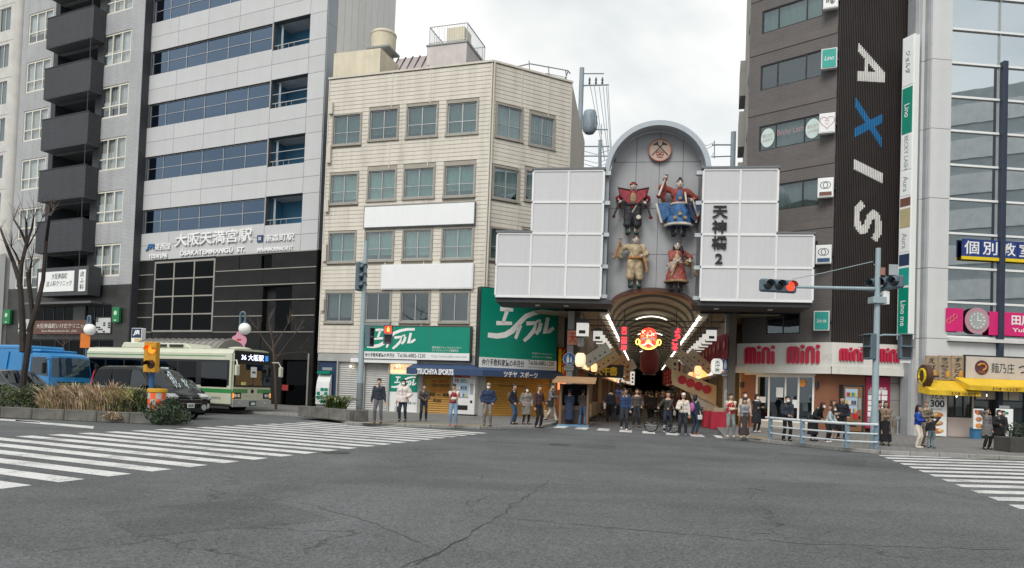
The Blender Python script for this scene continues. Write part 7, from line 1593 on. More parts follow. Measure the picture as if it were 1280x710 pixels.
def sidepoly(par, name, pts, W, zb, H, tum, mat, s=-1, off=.006, th=.02):
    def Y(z): return s * (W / 2 * (1 - tum * max(0, (z - zb) / (H - zb)) ** 1.2) + off)
    b = MB(); i = b.av([(x * .975, Y(z), z) for x, z in pts] + [(x * .975, Y(z) - s * th, z) for x, z in pts]); n = len(pts); b.face([i + k for k in range(n)] if s < 0 else [i + n - 1 - k for k in range(n)])
    for k in range(n): b.face((i + k, i + n + k, i + n + (k + 1) % n, i + (k + 1) % n))
    return b.build(name, mat, par, weld=True)
def frontquad(par, name, x0, z0, x1, z1, w0, w1, mat, off=.012, bulge=.05):
    b = MB(); n = 6; dx, dz = x1 - x0, z1 - z0; l = math.hypot(dx, dz); nx, nz = dz / l * off, -dx / l * off
    for k in range(n):
        u, v = -1 + 2 * k / n, -1 + 2 * (k + 1) / n
        def q(t, w, x, z): return (x * (1 - .025 * t * t) + nx - bulge * t * t * 0, t * w / 2, z + nz - .03 * t * t * (z > 1.2))
        b.quad(q(u, w0, x0, z0), q(v, w0, x0, z0), q(v, w1, x1, z1), q(u, w1, x1, z1))
    return b.build(name, mat, par, weld=True)
def van(label, pos, mat, L=4.7, W=1.75, H=1.92, name='minivan', plate=m_plate, van_=True, group=None):
    r = thing(name, label, 'car', (pos.x, pos.y, 0), VA, group)
    k = L / 4.7; zb = 1.02 * H / 1.92; h = H / 1.92
    prof = [(x * k, z * h) for x, z in ((-2.30, .34), (-2.34, .95), (-2.28, 1.25), (-2.08, 1.80), (-1.85, 1.90), (-.4, 1.92), (.45, 1.86), (.78, 1.76), (1.52, 1.16), (1.95, 1.02), (2.25, .88), (2.34, .66), (2.33, .36), (2.15, .26), (-2.1, .26))]
    if not van_: prof = [(x * k, z * h) for x, z in ((-2.30, .38), (-2.33, .95), (-2.2, 1.28), (-1.7, 1.82), (-1.3, 1.90), (.1, 1.92), (.5, 1.84), (1.35, 1.28), (2.0, 1.12), (2.28, .95), (2.35, .66), (2.33, .38), (2.15, .28), (-2.1, .28))]
    carbody(r, prof, W, mat, zb, .17)
    # glasshouse
    sp = [(-2.02, 1.74), (-1.15, 1.77), (-1.15, 1.16), (-2.18, 1.18)], [(-1.08, 1.77), (-.05, 1.77), (.0, 1.15), (-1.08, 1.16)], [(.03, 1.765), (.48, 1.74), (.98, 1.36), (.98, 1.13), (.06, 1.15)]
    if not van_: sp = [(-1.65, 1.72), (-.7, 1.78), (-.7, 1.28), (-2.0, 1.3)], [(-.62, 1.78), (.1, 1.78), (.5, 1.7), (1.1, 1.3), (-.62, 1.27)]
    for s in (-1, 1):
        for i, p in enumerate(sp): sidepoly(r, 'side_window', [(x * k, z * h) for x, z in p], W, zb, H, .17, gl_priv if i < len(sp) - 1 else gl_car, s)
        sidepoly(r, 'belt_trim', [(x * k, z * h) for x, z in ((-2.15, 1.13), (1.05, 1.1), (1.05, 1.075), (-2.15, 1.10))], W, zb, H, .17, m_chrome, s, .012)
        if van_: sidepoly(r, 'corner_window', [(x * k, z * h) for x, z in ((1.02, 1.33), (1.38, 1.13), (1.02, 1.12))], W, zb, H, .17, gl_car, s)
        MB().ball((0, 0, 0), (.09, .13, .10), 10, 6).build('mirror', mat, r, (.95 * k, s * (W / 2 + .12), 1.16 * h), smooth=True)
        for x in (-1.35, 1.42):
            wheel(r, x * k, s * (W / 2 - .10), .33 * h, .21, s=s); MB().lathe([(.39 * h, 0), (.39 * h, .015)], 22, (x * k, s * (W / 2 - .0) - (.015 if s > 0 else -.0) + s * .004, .34 * h), 'y').build('wheel_arch', m_trimk, r)
            if True: wheel(r, x * k, s * (W / 2 - .07), .33 * h, .2, s=s) if False else None
        bx('door_handle', m_chrome, r, -.75 * k, -.55 * k, s * (W / 2 + .0) - .02, s * (W / 2) + .02, .98 * h, 1.01 * h); bx('door_handle', m_chrome, r, .1 * k, .3 * k, s * (W / 2) - .02, s * (W / 2) + .02, .98 * h, 1.01 * h)
        sidepoly(r, 'door_gap', [(x * k, z * h) for x, z in ((.02, 1.1), (.035, 1.1), (.035, .38), (.02, .38))], W, zb, H, .17, m_trimk, s, .003); sidepoly(r, 'door_gap', [(x * k, z * h) for x, z in ((-1.1, 1.1), (-1.085, 1.1), (-1.085, .42), (-1.1, .42))], W, zb, H, .17, m_trimk, s, .003)
        MB().prism([(2.34 * k, .86 * h), (2.12 * k, .96 * h), (1.78 * k, .99 * h), (1.9 * k, .86 * h), (2.3 * k, .76 * h)], 'y', s * (W / 2 - .02) if s < 0 else W / 2 - .36, s * (W / 2 - .36) if s < 0 else W / 2 - .02).build('headlight', m_lampc, r, bevel=.015)
        MB().lathe([(.12, 0), (.12, .03)], 12, (2.325 * k, s * (W / 2 - .26), .46 * h), 'x').build('fog_lamp', m_lampc, r)
        sidepoly(r, 'tail_light', [(x * k, z * h) for x, z in ((-2.27, 1.66), (-2.2, 1.72), (-2.26, 1.05), (-2.36, 1.02))], W, zb, H, .17, red, s, .012)
    wx = [p for p in prof if True]; i0, i1 = (8, 7) if van_ else (7, 6); frontquad(r, 'windscreen', prof[i0][0], prof[i0][1], prof[i1][0], prof[i1][1], W * .92, W * .80, gl_wind)
    for i in range(4): bx('grille_bar', m_chrome if i % 2 == 0 else m_trimk, r, 2.335 * k, 2.352 * k, -W * .30, W * .30, (.60 + .065 * i) * h, (.625 + .065 * i) * h)
    MB().lathe([(.05, 0), (.05, .02)], 14, (2.35 * k, 0, .79 * h), 'x').build('badge', m_chrome, r)
    bx('lower_grille', m_trimk, r, 2.325 * k, 2.345 * k, -W * .28, W * .28, .32 * h, .44 * h); bx('number_plate', plate, r, 2.35 * k, 2.365 * k, -.17, .17, .45 * h, .62 * h)
    MB().box(-.11, -.06, -.006, -.001, -.05, .03).box(-.03, .02, -.006, -.001, -.05, .03).box(.05, .1, -.006, -.001, -.05, .03).build('plate_print', M('plate_green', (.02, .14, .06), .5), r, (2.367 * k, 0, .54 * h), R(90))
    b = MB().tube([(1.45 * k, -.4, 1.2 * h), (1.15 * k, .1, 1.42 * h)], .01, 4).build('wiper', m_trimk, r)
    return r
m_blackp = M('black_car_paint', (.005, .005, .0055), .2, var=.05, grain=0, coat=.45, spec=.3); m_dkp = M('dark_grey_paint', (.03, .035, .038), .22, coat=1.0, grain=0)
def vpos(cx, c, L, W):          # front right corner seen at this px on the lane with offset c -> root at the middle of the vehicle
    d = ray(cx, 500); k = d.x / d.y; D = c / (ST_N.x * k + ST_N.y); p = Vector((k * D, D)); return p - ST_U * (L / 2) + ST_N * (W / 2)
def vposD(cx, D, L, W): d = ray(cx, 500); return Vector((d.x / d.y * D, D)) - ST_U * (L / 2) + ST_N * (W / 2)
van('black minivan waiting behind the flashing beacon', vposD(214, 27, 4.75, 1.8), m_blackp, 4.75, 1.8, 2.04)
van('small black car with yellow plate half hidden behind the minivan', vposD(231, 31, 3.4, 1.48), m_blackp, 3.4, 1.48, 1.68, 'small_car', m_platey)
van('dark grey car cut off at the left edge behind the bush', vposD(26, 29.5, 4.4, 1.72), m_dkp, 4.4, 1.72, 1.72, 'parked_car', van_=False)
# ---- city bus
m_busc = M('bus_cream', (.56, .57, .45), .35, coat=.4, streak=.06, var=.05); m_busg = M('bus_green', (.045, .26, .075), .35, coat=.4); m_busb = M('bus_window_band', (.02, .022, .024), .3)
BL, BW, BH = 10.4, 2.48, 3.05
bp = vposD(289.5, 33.2, BL, BW); bus = thing('city_bus', 'cream and green city bus with lit destination board', 'bus', (bp.x, bp.y, 0), VA)
hx_, hy_ = BL / 2, BW / 2
MB().box(-hx_, hx_, -hy_, hy_, .38, BH - .12).build('body', m_busc, bus, bevel=.10, seg=2, smooth=True)
MB().prism([(-hy_ + .04, BH - .22), (hy_ - .04, BH - .22), (hy_ - .16, BH - .03), (hy_ - .5, BH + .03), (-hy_ + .5, BH + .03), (-hy_ + .16, BH - .03)], 'x', -hx_ + .05, hx_ - .12).build('roof', m_busc, bus, smooth=True)
MB().prism([(-3.2, BH + .02), (1.9, BH + .02), (1.5, BH + .26), (-3.0, BH + .3)], 'y', -.75, .75).build('roof_unit', m_busc, bus, bevel=.04); bx('roof_grille', m_busb, bus, .4, 1.35, -.78, -.752, BH + .07, BH + .2); bx('roof_grille', m_busb, bus, -.4, .2, -.78, -.752, BH + .07, BH + .2); MB().ball((hx_ - .9, 0, BH + .06), (.5, .6, .1), 12, 6).build('roof_vent', m_busc, bus, smooth=True)
for s in (-1, 1):
    yy = s * hy_
    def side(name, mat, x0, x1, z0, z1, off=.006, par=bus): return bx(name, mat, par, x0, x1, min(yy, yy + s * off), max(yy, yy + s * off), z0, z1)
    side('window_band', m_busb, -hx_ + .25, hx_ - .22, 1.32, 2.52, .004)
    xs_w = [-hx_ + .35, -3.6, -2.2, -.9, .3, 1.6, 2.9]
    for a, c in zip(xs_w, xs_w[1:]): side('side_window', gl_priv, a + .06, c - .06, 1.42, 2.42, .012)
    side('driver_window', gl_car, 3.2, hx_ - .35, 1.25, 2.42, .012); side('stripe', m_busg, -hx_ + .02, hx_ - .02, .98, 1.17, .006); side('stripe', m_busg, -hx_ + .1, hx_ - .5, 2.68, 2.72, .006); side('door_panel', m_busc, 2.75, hx_ - .06, .5, 1.24, .003); side('stripe', m_busg, 1.9, 2.7, 1.12, 1.28, .007)
    for x in (-2.7, 3.1):
        wheel(bus, x, s * (hy_ - .16), .48, .26, M('bus_rim', (.35, .36, .36), .5, .4), s); MB().lathe([(.58, 0), (.58, .012)], 24, (x, yy + (0 if s > 0 else -.012), .52), 'y').build('wheel_arch', m_trimk, bus)
    side('notice', M('notice_pale', (.50, .60, .56), .5), .45, 1.0, 1.75, 2.1, .016); side('notice', _mats['notice_pale'], -.9 + .1, -.3, 1.95, 2.1, .016)
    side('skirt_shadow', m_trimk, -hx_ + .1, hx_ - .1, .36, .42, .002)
text('62-0802', m_letd, bus, 3.5, 4.5, .68, .80, -hy_ - .006)
f_ = hx_
def fr_b(name, mat, y0, y1, z0, z1, off=.012, o0=0): return bx(name, mat, bus, f_ + o0, f_ + off, y0, y1, z0, z1)
fr_b('windscreen_surround', m_busb, -hy_ + .06, hy_ - .06, 1.28, 2.98, .006); fr_b('windscreen', gl_wind, -hy_ + .14, hy_ - .14, 1.36, 2.36, .03, .018); fr_b('pillar', m_busb, -.02, .02, 1.36, 2.36, .034, .031)
fr_b('destination_board', M('board_black', (.012, .014, .02), .3), -hy_ + .2, hy_ - .25, 2.5, 2.88, .03, .008)
TB = Matrix.Translation((f_ + .034, 0, 0)) @ Matrix.Rotation(R(90), 4, 'Z')
m_led2 = M('led_white', (.75, .80, 1.0), .4, emit=1.3, var=0, rand=0); m_amber = M('indicator_amber', (.9, .28, .03), .35, emit=.8)
text('36 大阪駅', m_led2, bus, -.8, .62, 2.54, 2.84, 0, bold=.01, T=TB); bx('access_symbol', M('symbol_blue', (.03, .2, .6), .4, emit=.6), bus, f_ + .03, f_ + .036, .72, .92, 2.56, 2.82)
fr_b('lower_panel', m_busc, -hy_ + .05, hy_ - .05, .72, 1.26, .008); fr_b('stripe', m_busg, -hy_ + .04, -.3, 1.0, 1.19, .014, .009); fr_b('stripe', m_busg, .3, hy_ - .04, 1.0, 1.19, .014, .009)
MB().lathe([(.10, 0), (.10, .01), (.06, .015)], 16, (f_ + .008, 0, 1.09), 'x').build('emblem', m_busb, bus); fr_b('bumper', M('bumper_grey', (.36, .36, .35), .5), -hy_ + .02, hy_ - .02, .36, .68, .05)
for s in (-1, 1):
    fr_b('lamp_bezel', m_trimk, s * .95 - .25, s * .95 + .25, .74, 1.02, .02, .009)
    for y in (.86, 1.06): MB().lathe([(.085, 0), (.085, .02)], 14, (f_ + .02, s * y, .88), 'x').build('headlight', m_lampc, bus)
    fr_b('indicator', m_amber, s * 1.17 - .05, s * 1.17 + .03, .78, 1.0, .026, .021)
    MB().lathe([(.05, 0), (.05, .015)], 12, (f_ + .05, s * .8, .52), 'x').build('fog_lamp', m_lampc, bus)
    b = MB(); y = s * (hy_ - .02); b.tube([(f_ - .05, y, 2.5), (f_ + .3, y + s * .12, 2.52), (f_ + .42, y + s * .18, 2.3)], .03, 6); ar = b.build('mirror_arm', m_busc, bus); MB().box(-.07, .07, -.12, .12, -.25, .25).build('mirror', m_busc, ar, (f_ + .42, y + s * .18, 2.05), bevel=.04)
fr_b('number_plate', M('plate_dark_green', (.02, .08, .04), .5), -.22, .22, .4, .62, .062, .051); fr_b('plate_print', m_plate, -.1, .16, .44, .56, .068, .063)
fr_b('screen_notice', _mats['notice_pale'], -.15, .25, 1.55, 2.3, .016, .008) if False else None
bx('screen_card', m_plate, bus, f_ + .035, f_ + .04, -.18, .2, 1.75, 2.25); bx('card_print', m_letd, bus, f_ + .041, f_ + .044, -.1, .12, 1.95, 2.03); bx('screen_card', M('card_yellow', (.65, .62, .2), .5), bus, f_ + .035, f_ + .04, -.75, -.45, 1.38, 1.52)
for y in (-.5, .35): MB().tube([(f_ + .05, y, 1.3), (f_ + .06, y + .55, 1.42)], .015, 4).build('wiper', m_trimk, bus)
text('大阪シティバス', m_letg, bus, -.55, .55, .82, .9, 0, T=Matrix.Translation((f_ + .012, 0, 0)) @ Matrix.Rotation(R(90), 4, 'Z'))
# ---- blue refuse truck
m_tb = M('truck_blue', (.015, .22, .52), .38, coat=.5, streak=.08, var=.06); tr = vposD(62, 33.5, 6.0, 2.1); tk2 = thing('refuse_truck', 'bright blue refuse truck behind the bare tree', 'truck', (tr.x, tr.y, 0), VA)
prof = [(1.15, .62), (1.12, 2.45), (1.35, 2.62), (2.45, 2.60), (2.80, 2.44), (2.98, 1.42), (3.02, .95), (3.0, .5), (1.2, .5)]
carbody(tk2, prof, 2.1, m_tb, 1.4, .08, 'cab', .05)
frontquad(tk2, 'windscreen', 2.97, 1.46, 2.812, 2.38, 1.92, 1.80, gl_wind, .03)
for s in (-1, 1):
    sidepoly(tk2, 'side_window', [(1.5, 2.36), (2.55, 2.36), (2.70, 2.05), (2.80, 1.5), (1.5, 1.58)], 2.1, 1.4, 2.62, .08, gl_car, s); sidepoly(tk2, 'door_gap', [(1.42, 2.4), (1.44, 2.4), (1.44, .8), (1.42, .8)], 2.1, 1.4, 2.62, .08, m_trimk, s, .003)
    bx('headlight', m_lampc, tk2, 2.98, 3.05, s * .82 - .18, s * .82 + .18, .72, .92); MB().box(-.05, .05, -.1, .1, -.26, .26).build('mirror', m_trimk, tk2, (2.85, s * 1.28, 1.85), bevel=.03); MB().tube([(2.7, s * .98, 2.3), (2.85, s * 1.28, 2.15)], .02, 5).build('mirror_arm', m_trimk, tk2)
    for x in (2.2, -1.4): wheel(tk2, x, s * .9, .42, .26, M('truck_rim', (.30, .31, .32), .5, .3), s)
    for x, z in ((-.6, 1.2), (-1.6, 1.2)): MB().prism([(x - .06, 1.0), (x + .06, 1.0), (x + .36, 2.6), (x + .24, 2.6)], 'y', min(s * 1.03, s * 1.08), max(s * 1.03, s * 1.08)).build('body_rib', m_tb, tk2)
bx('front_grille', m_trimk, tk2, 3.0, 3.04, -.75, .75, .98, 1.22); bx('bumper', m_plate, tk2, 2.95, 3.1, -1.0, 1.0, .42, .66, .02); bx('number_plate', m_plate, tk2, 3.1, 3.115, -.16, .16, .48, .62)
for i in range(3): bx('grille_bar', m_chrome, tk2, 3.04, 3.055, -.7, .7, 1.0 + .07 * i, 1.03 + .07 * i)
MB().prism([(-3.0, .75), (-3.05, 1.6), (-2.7, 2.92), (.68, 2.92), (.75, 2.8), (.75, .75)], 'y', -1.03, 1.03).build('hopper_body', m_tb, tk2, bevel=.05); bx('body_top_rail', m_tb, tk2, -2.6, .66, -1.06, 1.06, 2.76, 2.84); bx('chassis', m_trimk, tk2, -2.8, 2.6, -.6, .6, .45, .74)
for k in range(3): bx('cab_vent', m_trimk, tk2, 1.03, 1.11, -.8 + .5 * k, -.5 + .5 * k, 2.3, 2.55)
MB().box(1.25, 1.9, -.9, .9, 2.62, 2.72).build('roof_deflector', m_tb, tk2, bevel=.03)
# ---- parked bicycles in the arcade, and the one being pushed
def bicycle(name, label, p, rz, group=None, col=None, sc_=1.0):
    t = thing(name, label, 'bicycle', p, rz, group); t.scale = (sc_,) * 3; m = col or m_trimk; r_ = .31
    for x in (-.50, .50):
        w = MB(); w.tube([(x + r_ * math.cos(R(a)), 0, r_ + .02 + r_ * math.sin(R(a))) for a in range(0, 361, 20)], .027, 6, False); wh = w.build('wheel', m_tyre, t)
        b = MB()
        for a in range(0, 360, 36): b.tube([(x, 0, r_ + .02), (x + r_ * math.cos(R(a)), 0, r_ + .02 + r_ * math.sin(R(a)))], .004, 3)
        b.build('spokes', steel, wh)
    MB().tube([(-.5, 0, .33), (-.12, 0, .30), (.34, 0, .62), (-.22, 0, .62), (-.5, 0, .33)], .024, 6).tube([(-.12, 0, .3), (-.26, 0, .82)], .016, 6).tube([(.5, 0, .33), (.36, 0, .72), (.33, 0, .95)], .016, 6).build('frame', m, t)
    MB().tube([(.25, -.28, .98), (.33, -.18, 1.0), (.33, .18, 1.0), (.25, .28, .98)], .015, 6).build('handlebar', steel, t); MB().ball((-.27, 0, .84), (.13, .08, .04), 10, 6).build('saddle', m_trimk, t); MB().lathe([(.08, -.02), (.08, .02)], 12, (-.12, 0, .3), 'y').tube([(-.12, -.1, .3), (-.02, -.1, .18)], .012, 4).build('pedals', steel, t)
    b = MB()
    for i in range(5): b.tube([(.45, -.16 + .08 * i, .72), (.48, -.18 + .09 * i, .96), (.78, -.18 + .09 * i, .96), (.72, -.16 + .08 * i, .72)], .008, 3)
    if group: b.build('basket', steel, t)
    return t
for k, (px, py, a) in enumerate(((737, 522, 70), (745, 521, 10), (756, 519, 60), (880, 524, 100), (870, 519, 120))): bicycle('parked_bicycle', ('parked bicycle nearest the kiosk', 'parked bicycle side on just right of the kiosk', 'third parked bicycle from the kiosk', 'parked bicycle left of the red draped tables', 'parked bicycle farther in on the right')[k], G(px, py, .02), R(a), 'bicycles parked in the arcade')
pb = G(827, 541, .0); bicycle('pushed_bicycle', 'small black folding bicycle held by the man with a shoulder bag', pb, R(158), None, None, .92)
# ================================================================== people
m_skin = M('skin', (.50, .31, .22), .55, var=.06, rand=.06); m_hair = M('black_hair', (.012, .010, .010), .5, var=.2); m_hairb = M('brown_hair', (.055, .03, .018), .5, var=.2); m_shoe_k = M('shoe_black', (.015, .015, .016), .5); m_shoe_w = M('shoe_white', (.62, .62, .60), .6); m_shoe_r = M('shoe_red', (.45, .05, .07), .6); m_shoe_b = M('shoe_blue', (.10, .30, .42), .6)
m_mask = M('mask_white', (.78, .79, .80), .8, var=.02); m_eye = M('eye_dark', (.01, .01, .01), .3); m_lip = M('lip', (.30, .11, .10), .5)
def cl(n, c, r_=.85): return M('cloth_' + n, c, r_, var=.14, scale=6, grain=.1, gs=120, rand=.04)
_eye = None
def capsule(b, p, q, r0, r1, n=8): b.tube([p, q], [r0, r1], n); b.ball(p, r0, n, 6); b.ball(q, r1, n, 6)
def ik(S, W, a, c, hint):
    S, W = Vector(S), Vector(W); d = W - S; L = min(d.length, (a + c) * .999); d.normalize(); W = S + d * L
    x = (a * a - c * c + L * L) / (2 * L); h = math.sqrt(max(0, a * a - x * x)); hv = Vector(hint); hv = (hv - d * hv.dot(d)).normalized(); return S + d * x + hv * h, W
POSES = {'down': ((-.27, -.03, .80), (.27, -.03, .80)), 'front': ((-.07, -.24, 1.0), (.07, -.25, .98)), 'phone': ((-.08, -.30, 1.13), (.08, -.28, 1.08)), 'ear': ((-.13, -.12, 1.55), (.25, -.02, .84)), 'pocket': ((-.22, -.12, .93), (.22, -.12, .93)), 'bars': ((-.42, -.42, 1.02), (.0, -.42, 1.0)),
         'bag': ((-.26, -.06, .80), (.22, -.16, 1.02)), 'fold': ((.10, -.20, 1.13), (-.10, -.22, 1.10)), 'rail': ((-.16, -.40, .92), (.10, -.40, .92)), 'mid': ((-.12, -.27, 1.08), (.25, -.04, .82)), 'back': ((-.2, .1, 1.0), (.22, -.2, 1.2))}
def person(px, py, hpx, rz, label, top=(.05, .06, .10), legs=(.03, .03, .04), pose='down', z=SW, coat=0, skirt=0, hair='short', hat=None, mask=False, shoe=m_shoe_k, vest=None, stride=0., lean=0., scarf=None, bag=None, pack=None, puff=0., hairm=None, group='people waiting at the kerb', name=None, det=True, turn=0.0):
    P = G(px, py, z); H = hpx * P.y / 900.0; H = max(1.05, min(1.84, H)); k = H / 1.70
    t = thing('person', label, 'person', P, R(rz), group); t.scale = (k, k, k)
    tm = top if isinstance(top, bpy.types.Material) else cl('%.2f_%.2f_%.2f' % tuple(top), top); lm = cl('%.2f_%.2f_%.2f' % tuple(legs), legs)
    def B(p):      # lean about the hips
        v = Vector(p)
        if lean and v.z > .9: v = Vector((0, 0, .9)) + Matrix.Rotation(R(lean), 3, 'X') @ (v - Vector((0, 0, .9)))
        return v
    sh = [B((-.165, .01, 1.365)), B((.165, .01, 1.365))]; ws = POSES[pose]; el = []; wr = []
    for s, S, W in ((-1, sh[0], ws[0]), (1, sh[1], ws[1])):
        W = B(W) if pose not in ('rail',) else Vector(W); e, w_ = ik(S, W, .285, .255, (s * .6, .7, -.35)); el.append(e); wr.append(w_)
    hipz = .90; hips = [Vector((-.085, 0, hipz)), Vector((.085, 0, hipz))]; fo = []; kn = []
    for s, i in ((-1, 0), (1, 1)):
        f = Vector((s * (.095 + .03 * (stride == 0)), -s * stride * .5, .075 + (.06 if stride and s < 0 else 0))); kk, f = ik(hips[i], f, .43, .42, (s * .1, -1, 0)); kn.append(kk); fo.append(f)
    hc = B((0, -.015, 1.60)); nk = B((0, .01, 1.42)); tq = Matrix.Rotation(R(turn), 3, 'Z')
    def Hd(x, y, z): return hc + tq @ Vector((x, y, z))
    # body: one fused surface
    b = MB(); b.ball(hc + Vector((0, .008, .02)), (.080, .098, .104), 12, 9); b.ball(Hd(0, -.025, -.055), (.061, .066, .062), 10, 7); b.ball(Hd(0, -.092, -.018), (.014, .022, .022), 8, 6)
    for s in (-1, 1): b.ball(Hd(s * .076, .01, -.01), (.013, .022, .032), 8, 6)
    capsule(b, nk, hc + Vector((0, .015, -.05)), .054, .05); b.ball(B((0, .01, 1.30)), (.155, .095, .16), 12, 8); b.ball(B((0, .01, 1.08)), (.13, .088, .18), 12, 8); b.ball((0, .01, .93), (.15, .10, .11), 12, 8)
    for i in (0, 1):
        capsule(b, sh[i], el[i], .046, .038); capsule(b, el[i], wr[i], .037, .028); capsule(b, hips[i], kn[i], .078, .052); capsule(b, kn[i], fo[i], .05, .036); capsule(b, fo[i], fo[i] + Vector((0, -.14, -.035)), .036, .03)
        d = (wr[i] - el[i]).normalized(); b.ball(wr[i] + d * .045, (.032, .032, .042), 8, 6)
    body = fuse(b, 'body', m_skin, t, .021, 1)
    hm = MB()       # hands: palm, four bent fingers and a thumb each, joined to the wrists
    for i, s in ((0, -1), (1, 1)):
        d = (wr[i] - el[i]).normalized(); sd = d.cross(Vector((0, 1, .2))).normalized(); up = sd.cross(d).normalized(); c = wr[i]
        for f in range(4):
            o = sd * (-.028 + .019 * f); L_ = (.068, .078, .074, .058)[f]; a0 = c + d * .078 + o; a1 = a0 + (d * .8 - up * .35 * 1).normalized() * L_ * .5; a2 = a1 + (d * .35 - up * .9).normalized() * L_ * .5; hm.tube([c + d * .04 + o * .8, a0, a1, a2], [.011, .010, .009, .007], 5)
        hm.tube([c + d * .025 + sd * -.03 * s, c + d * .06 + sd * -.052 * s - up * .012, c + d * .09 + sd * -.05 * s - up * .025], [.013, .011, .008], 5)
    body['_'] = 0; HANDS[body.name] = hm
    if det:
        for s in (-1, 1): MB().ball(Hd(s * .031, -.078, .018), (.012, .006, .006), 6, 4).build('eye', m_eye, t)
        if not mask: MB().ball(Hd(0, -.082, -.062), (.022, .007, .006), 6, 4).build('mouth', m_lip, t)
    # clothes
    b = MB(); pf = .012 + puff; lowz = 1.0 if not coat else 1.0
    if name != 'legs':
        b.ball(B((0, .008, 1.275)), (.182 + pf, .118 + pf, .135), 14, 9); b.ball(B((0, .008, 1.12)), (.165 + pf, .112 + pf, .18), 14, 9); b.ball(B((0, .008, .97)), (.172 + pf, .118 + pf, .12), 14, 9); b.ball(B((0, .014, 1.415)), (.082, .074, .062), 10, 7)
        for i in (0, 1): capsule(b, sh[i], el[i], .062 + pf, .053 + pf * .8); capsule(b, el[i], wr[i] - (wr[i] - el[i]) * .06, .052 + pf * .8, .040 + pf * .5)
        if coat: b.tube([B((0, .01, 1.02)), Vector((0, .01, .88)), (0, .015, coat)], [.17 + pf, .185 + pf, .20 + pf], 16)
        jk = fuse(b, 'coat' if coat else 'jacket', tm, t, .026, 2, wrinkle=.017)
        MB().tube([B((0, -.128 - pf, 1.38)), B((0, -.132 - pf, 1.15)), B((0, -.135 - pf, .93))], .006, 4).build('zip', cl('zip', (.04, .04, .045)), t)
    b = MB()
    if skirt:
        b.tube([(0, .01, 1.0), (0, .01, .9), (0, .015, (.9 + skirt) / 2), (0, .02, skirt)], [.13, .165, .20, .23], 18); fuse(b, 'skirt', lm, t, .027, 2, wrinkle=.014)
    else:
        b.ball((0, .01, .93), (.16, .112, .12), 12, 8)
        for i in (0, 1): capsule(b, hips[i], kn[i], .096, .073); capsule(b, kn[i], fo[i] + Vector((0, .005, .0)), .071, .058)
        fuse(b, 'trousers', lm, t, .026, 2, wrinkle=.014)
    for i in (0, 1):
        b = MB(); f = fo[i]; b.ball(f + Vector((0, .0, -.02)), (.046, .06, .05), 10, 6); b.ball(f + Vector((0, -.1, -.035)), (.045, .085, .036), 10, 6); b.ball(f + Vector((0, -.04, -.04)), (.045, .11, .03), 10, 6); fuse(b, 'shoe', shoe, t, .02, 1)
    hmn = hairm or m_hair
    if hat is not None:
        hm_ = cl('hat%.2f%.2f%.2f' % tuple(hat), hat); b = MB(); b.ball(Hd(0, .01, .065), (.088, .105, .075), 12, 8); b.ball(Hd(0, -.10, .045), (.065, .07, .012), 10, 6); fuse(b, 'cap', hm_, t, .018, 2)
        b = MB(); b.ball(Hd(0, .04, .0), (.082, .075, .085), 10, 7); fuse(b, 'hair', hmn, t, .02, 2)
    elif hair != 'bald':
        b = MB(); b.ball(Hd(0, .022, .048), (.091, .104, .092), 12, 8); b.ball(Hd(0, .05, -.01), (.080, .065, .085), 10, 7); b.ball(Hd(0, -.06, .088), (.062, .045, .03), 10, 6)
        if hair in ('long', 'bob'):
            e = .14 if hair == 'bob' else .30; b.tube([Hd(0, .05, .0), Hd(0, .065, -e * .5), Hd(0, .075, -e)], [.08, .085, .06], 10)
            for s in (-1, 1): b.tube([Hd(s * .07, .0, .05), Hd(s * .082, .01, -.05), Hd(s * .075, .01, -.05 - e * .55)], [.025, .028, .02], 7)
        fuse(b, 'hair', hmn, t, .019, 2, wrinkle=.006)
    if mask: b = MB(); b.ball(Hd(0, -.062, -.058), (.064, .046, .050), 12, 7); b.build('mask', m_mask, t, smooth=True)
    if vest: b = MB(); b.ball(B((0, .006, 1.265)), (.194, .135, .14), 14, 9); b.ball(B((0, .006, 1.10)), (.182, .132, .18), 14, 9); b.ball(B((0, .006, .97)), (.19, .136, .09), 14, 9); fuse(b, 'vest', cl('%.2f_%.2f_%.2fv' % tuple(vest), vest), t, .02, 2, wrinkle=.012)
    if scarf: b = MB(); b.tube([B((.085 * math.cos(R(a)), .02 + .085 * math.sin(R(a)), 1.43)) for a in range(0, 361, 30)], .035, 8); b.build('scarf', cl('scarf%.2f%.2f' % tuple(scarf[:2]), scarf), t, smooth=True)
    if bag:
        c_, s, zz, size = bag; bm_ = cl('bag%.2f%.2f%.2f' % tuple(c_), c_); x = s * .27
        MB().prism([(-.13 * size, 0), (.13 * size, 0), (.11 * size, -.24 * size), (-.12 * size, -.24 * size)], 'x', x - .05, x + .05).build('bag', bm_, t, (0, -.03, zz), bevel=.015)
        MB().tube([(x, -.08, zz), B((x * .7, -.05, 1.15)) if zz > .75 else (x, -.05, zz + .16), B((-x * .3, -.13, 1.38)) if zz > .75 else (x, .02, zz)], .012, 5).build('bag_strap', bm_, t)
    if pack: b = MB(); b.ball(B((0, .19, 1.17)), (.14, .085, .20), 12, 8); b.build('backpack', cl('pack%.2f%.2f%.2f' % tuple(pack), pack), t, smooth=True)
    if pose in ('phone', 'ear', 'mid'): ph = wr[0] + (wr[0] - el[0]).normalized() * .08; bx('phone', m_eye, t, ph.x - .035, ph.x + .035, ph.y - .03, ph.y - .022, ph.z - .02, ph.z + .12)
    return t
HANDS = {}
_oldflush = flush
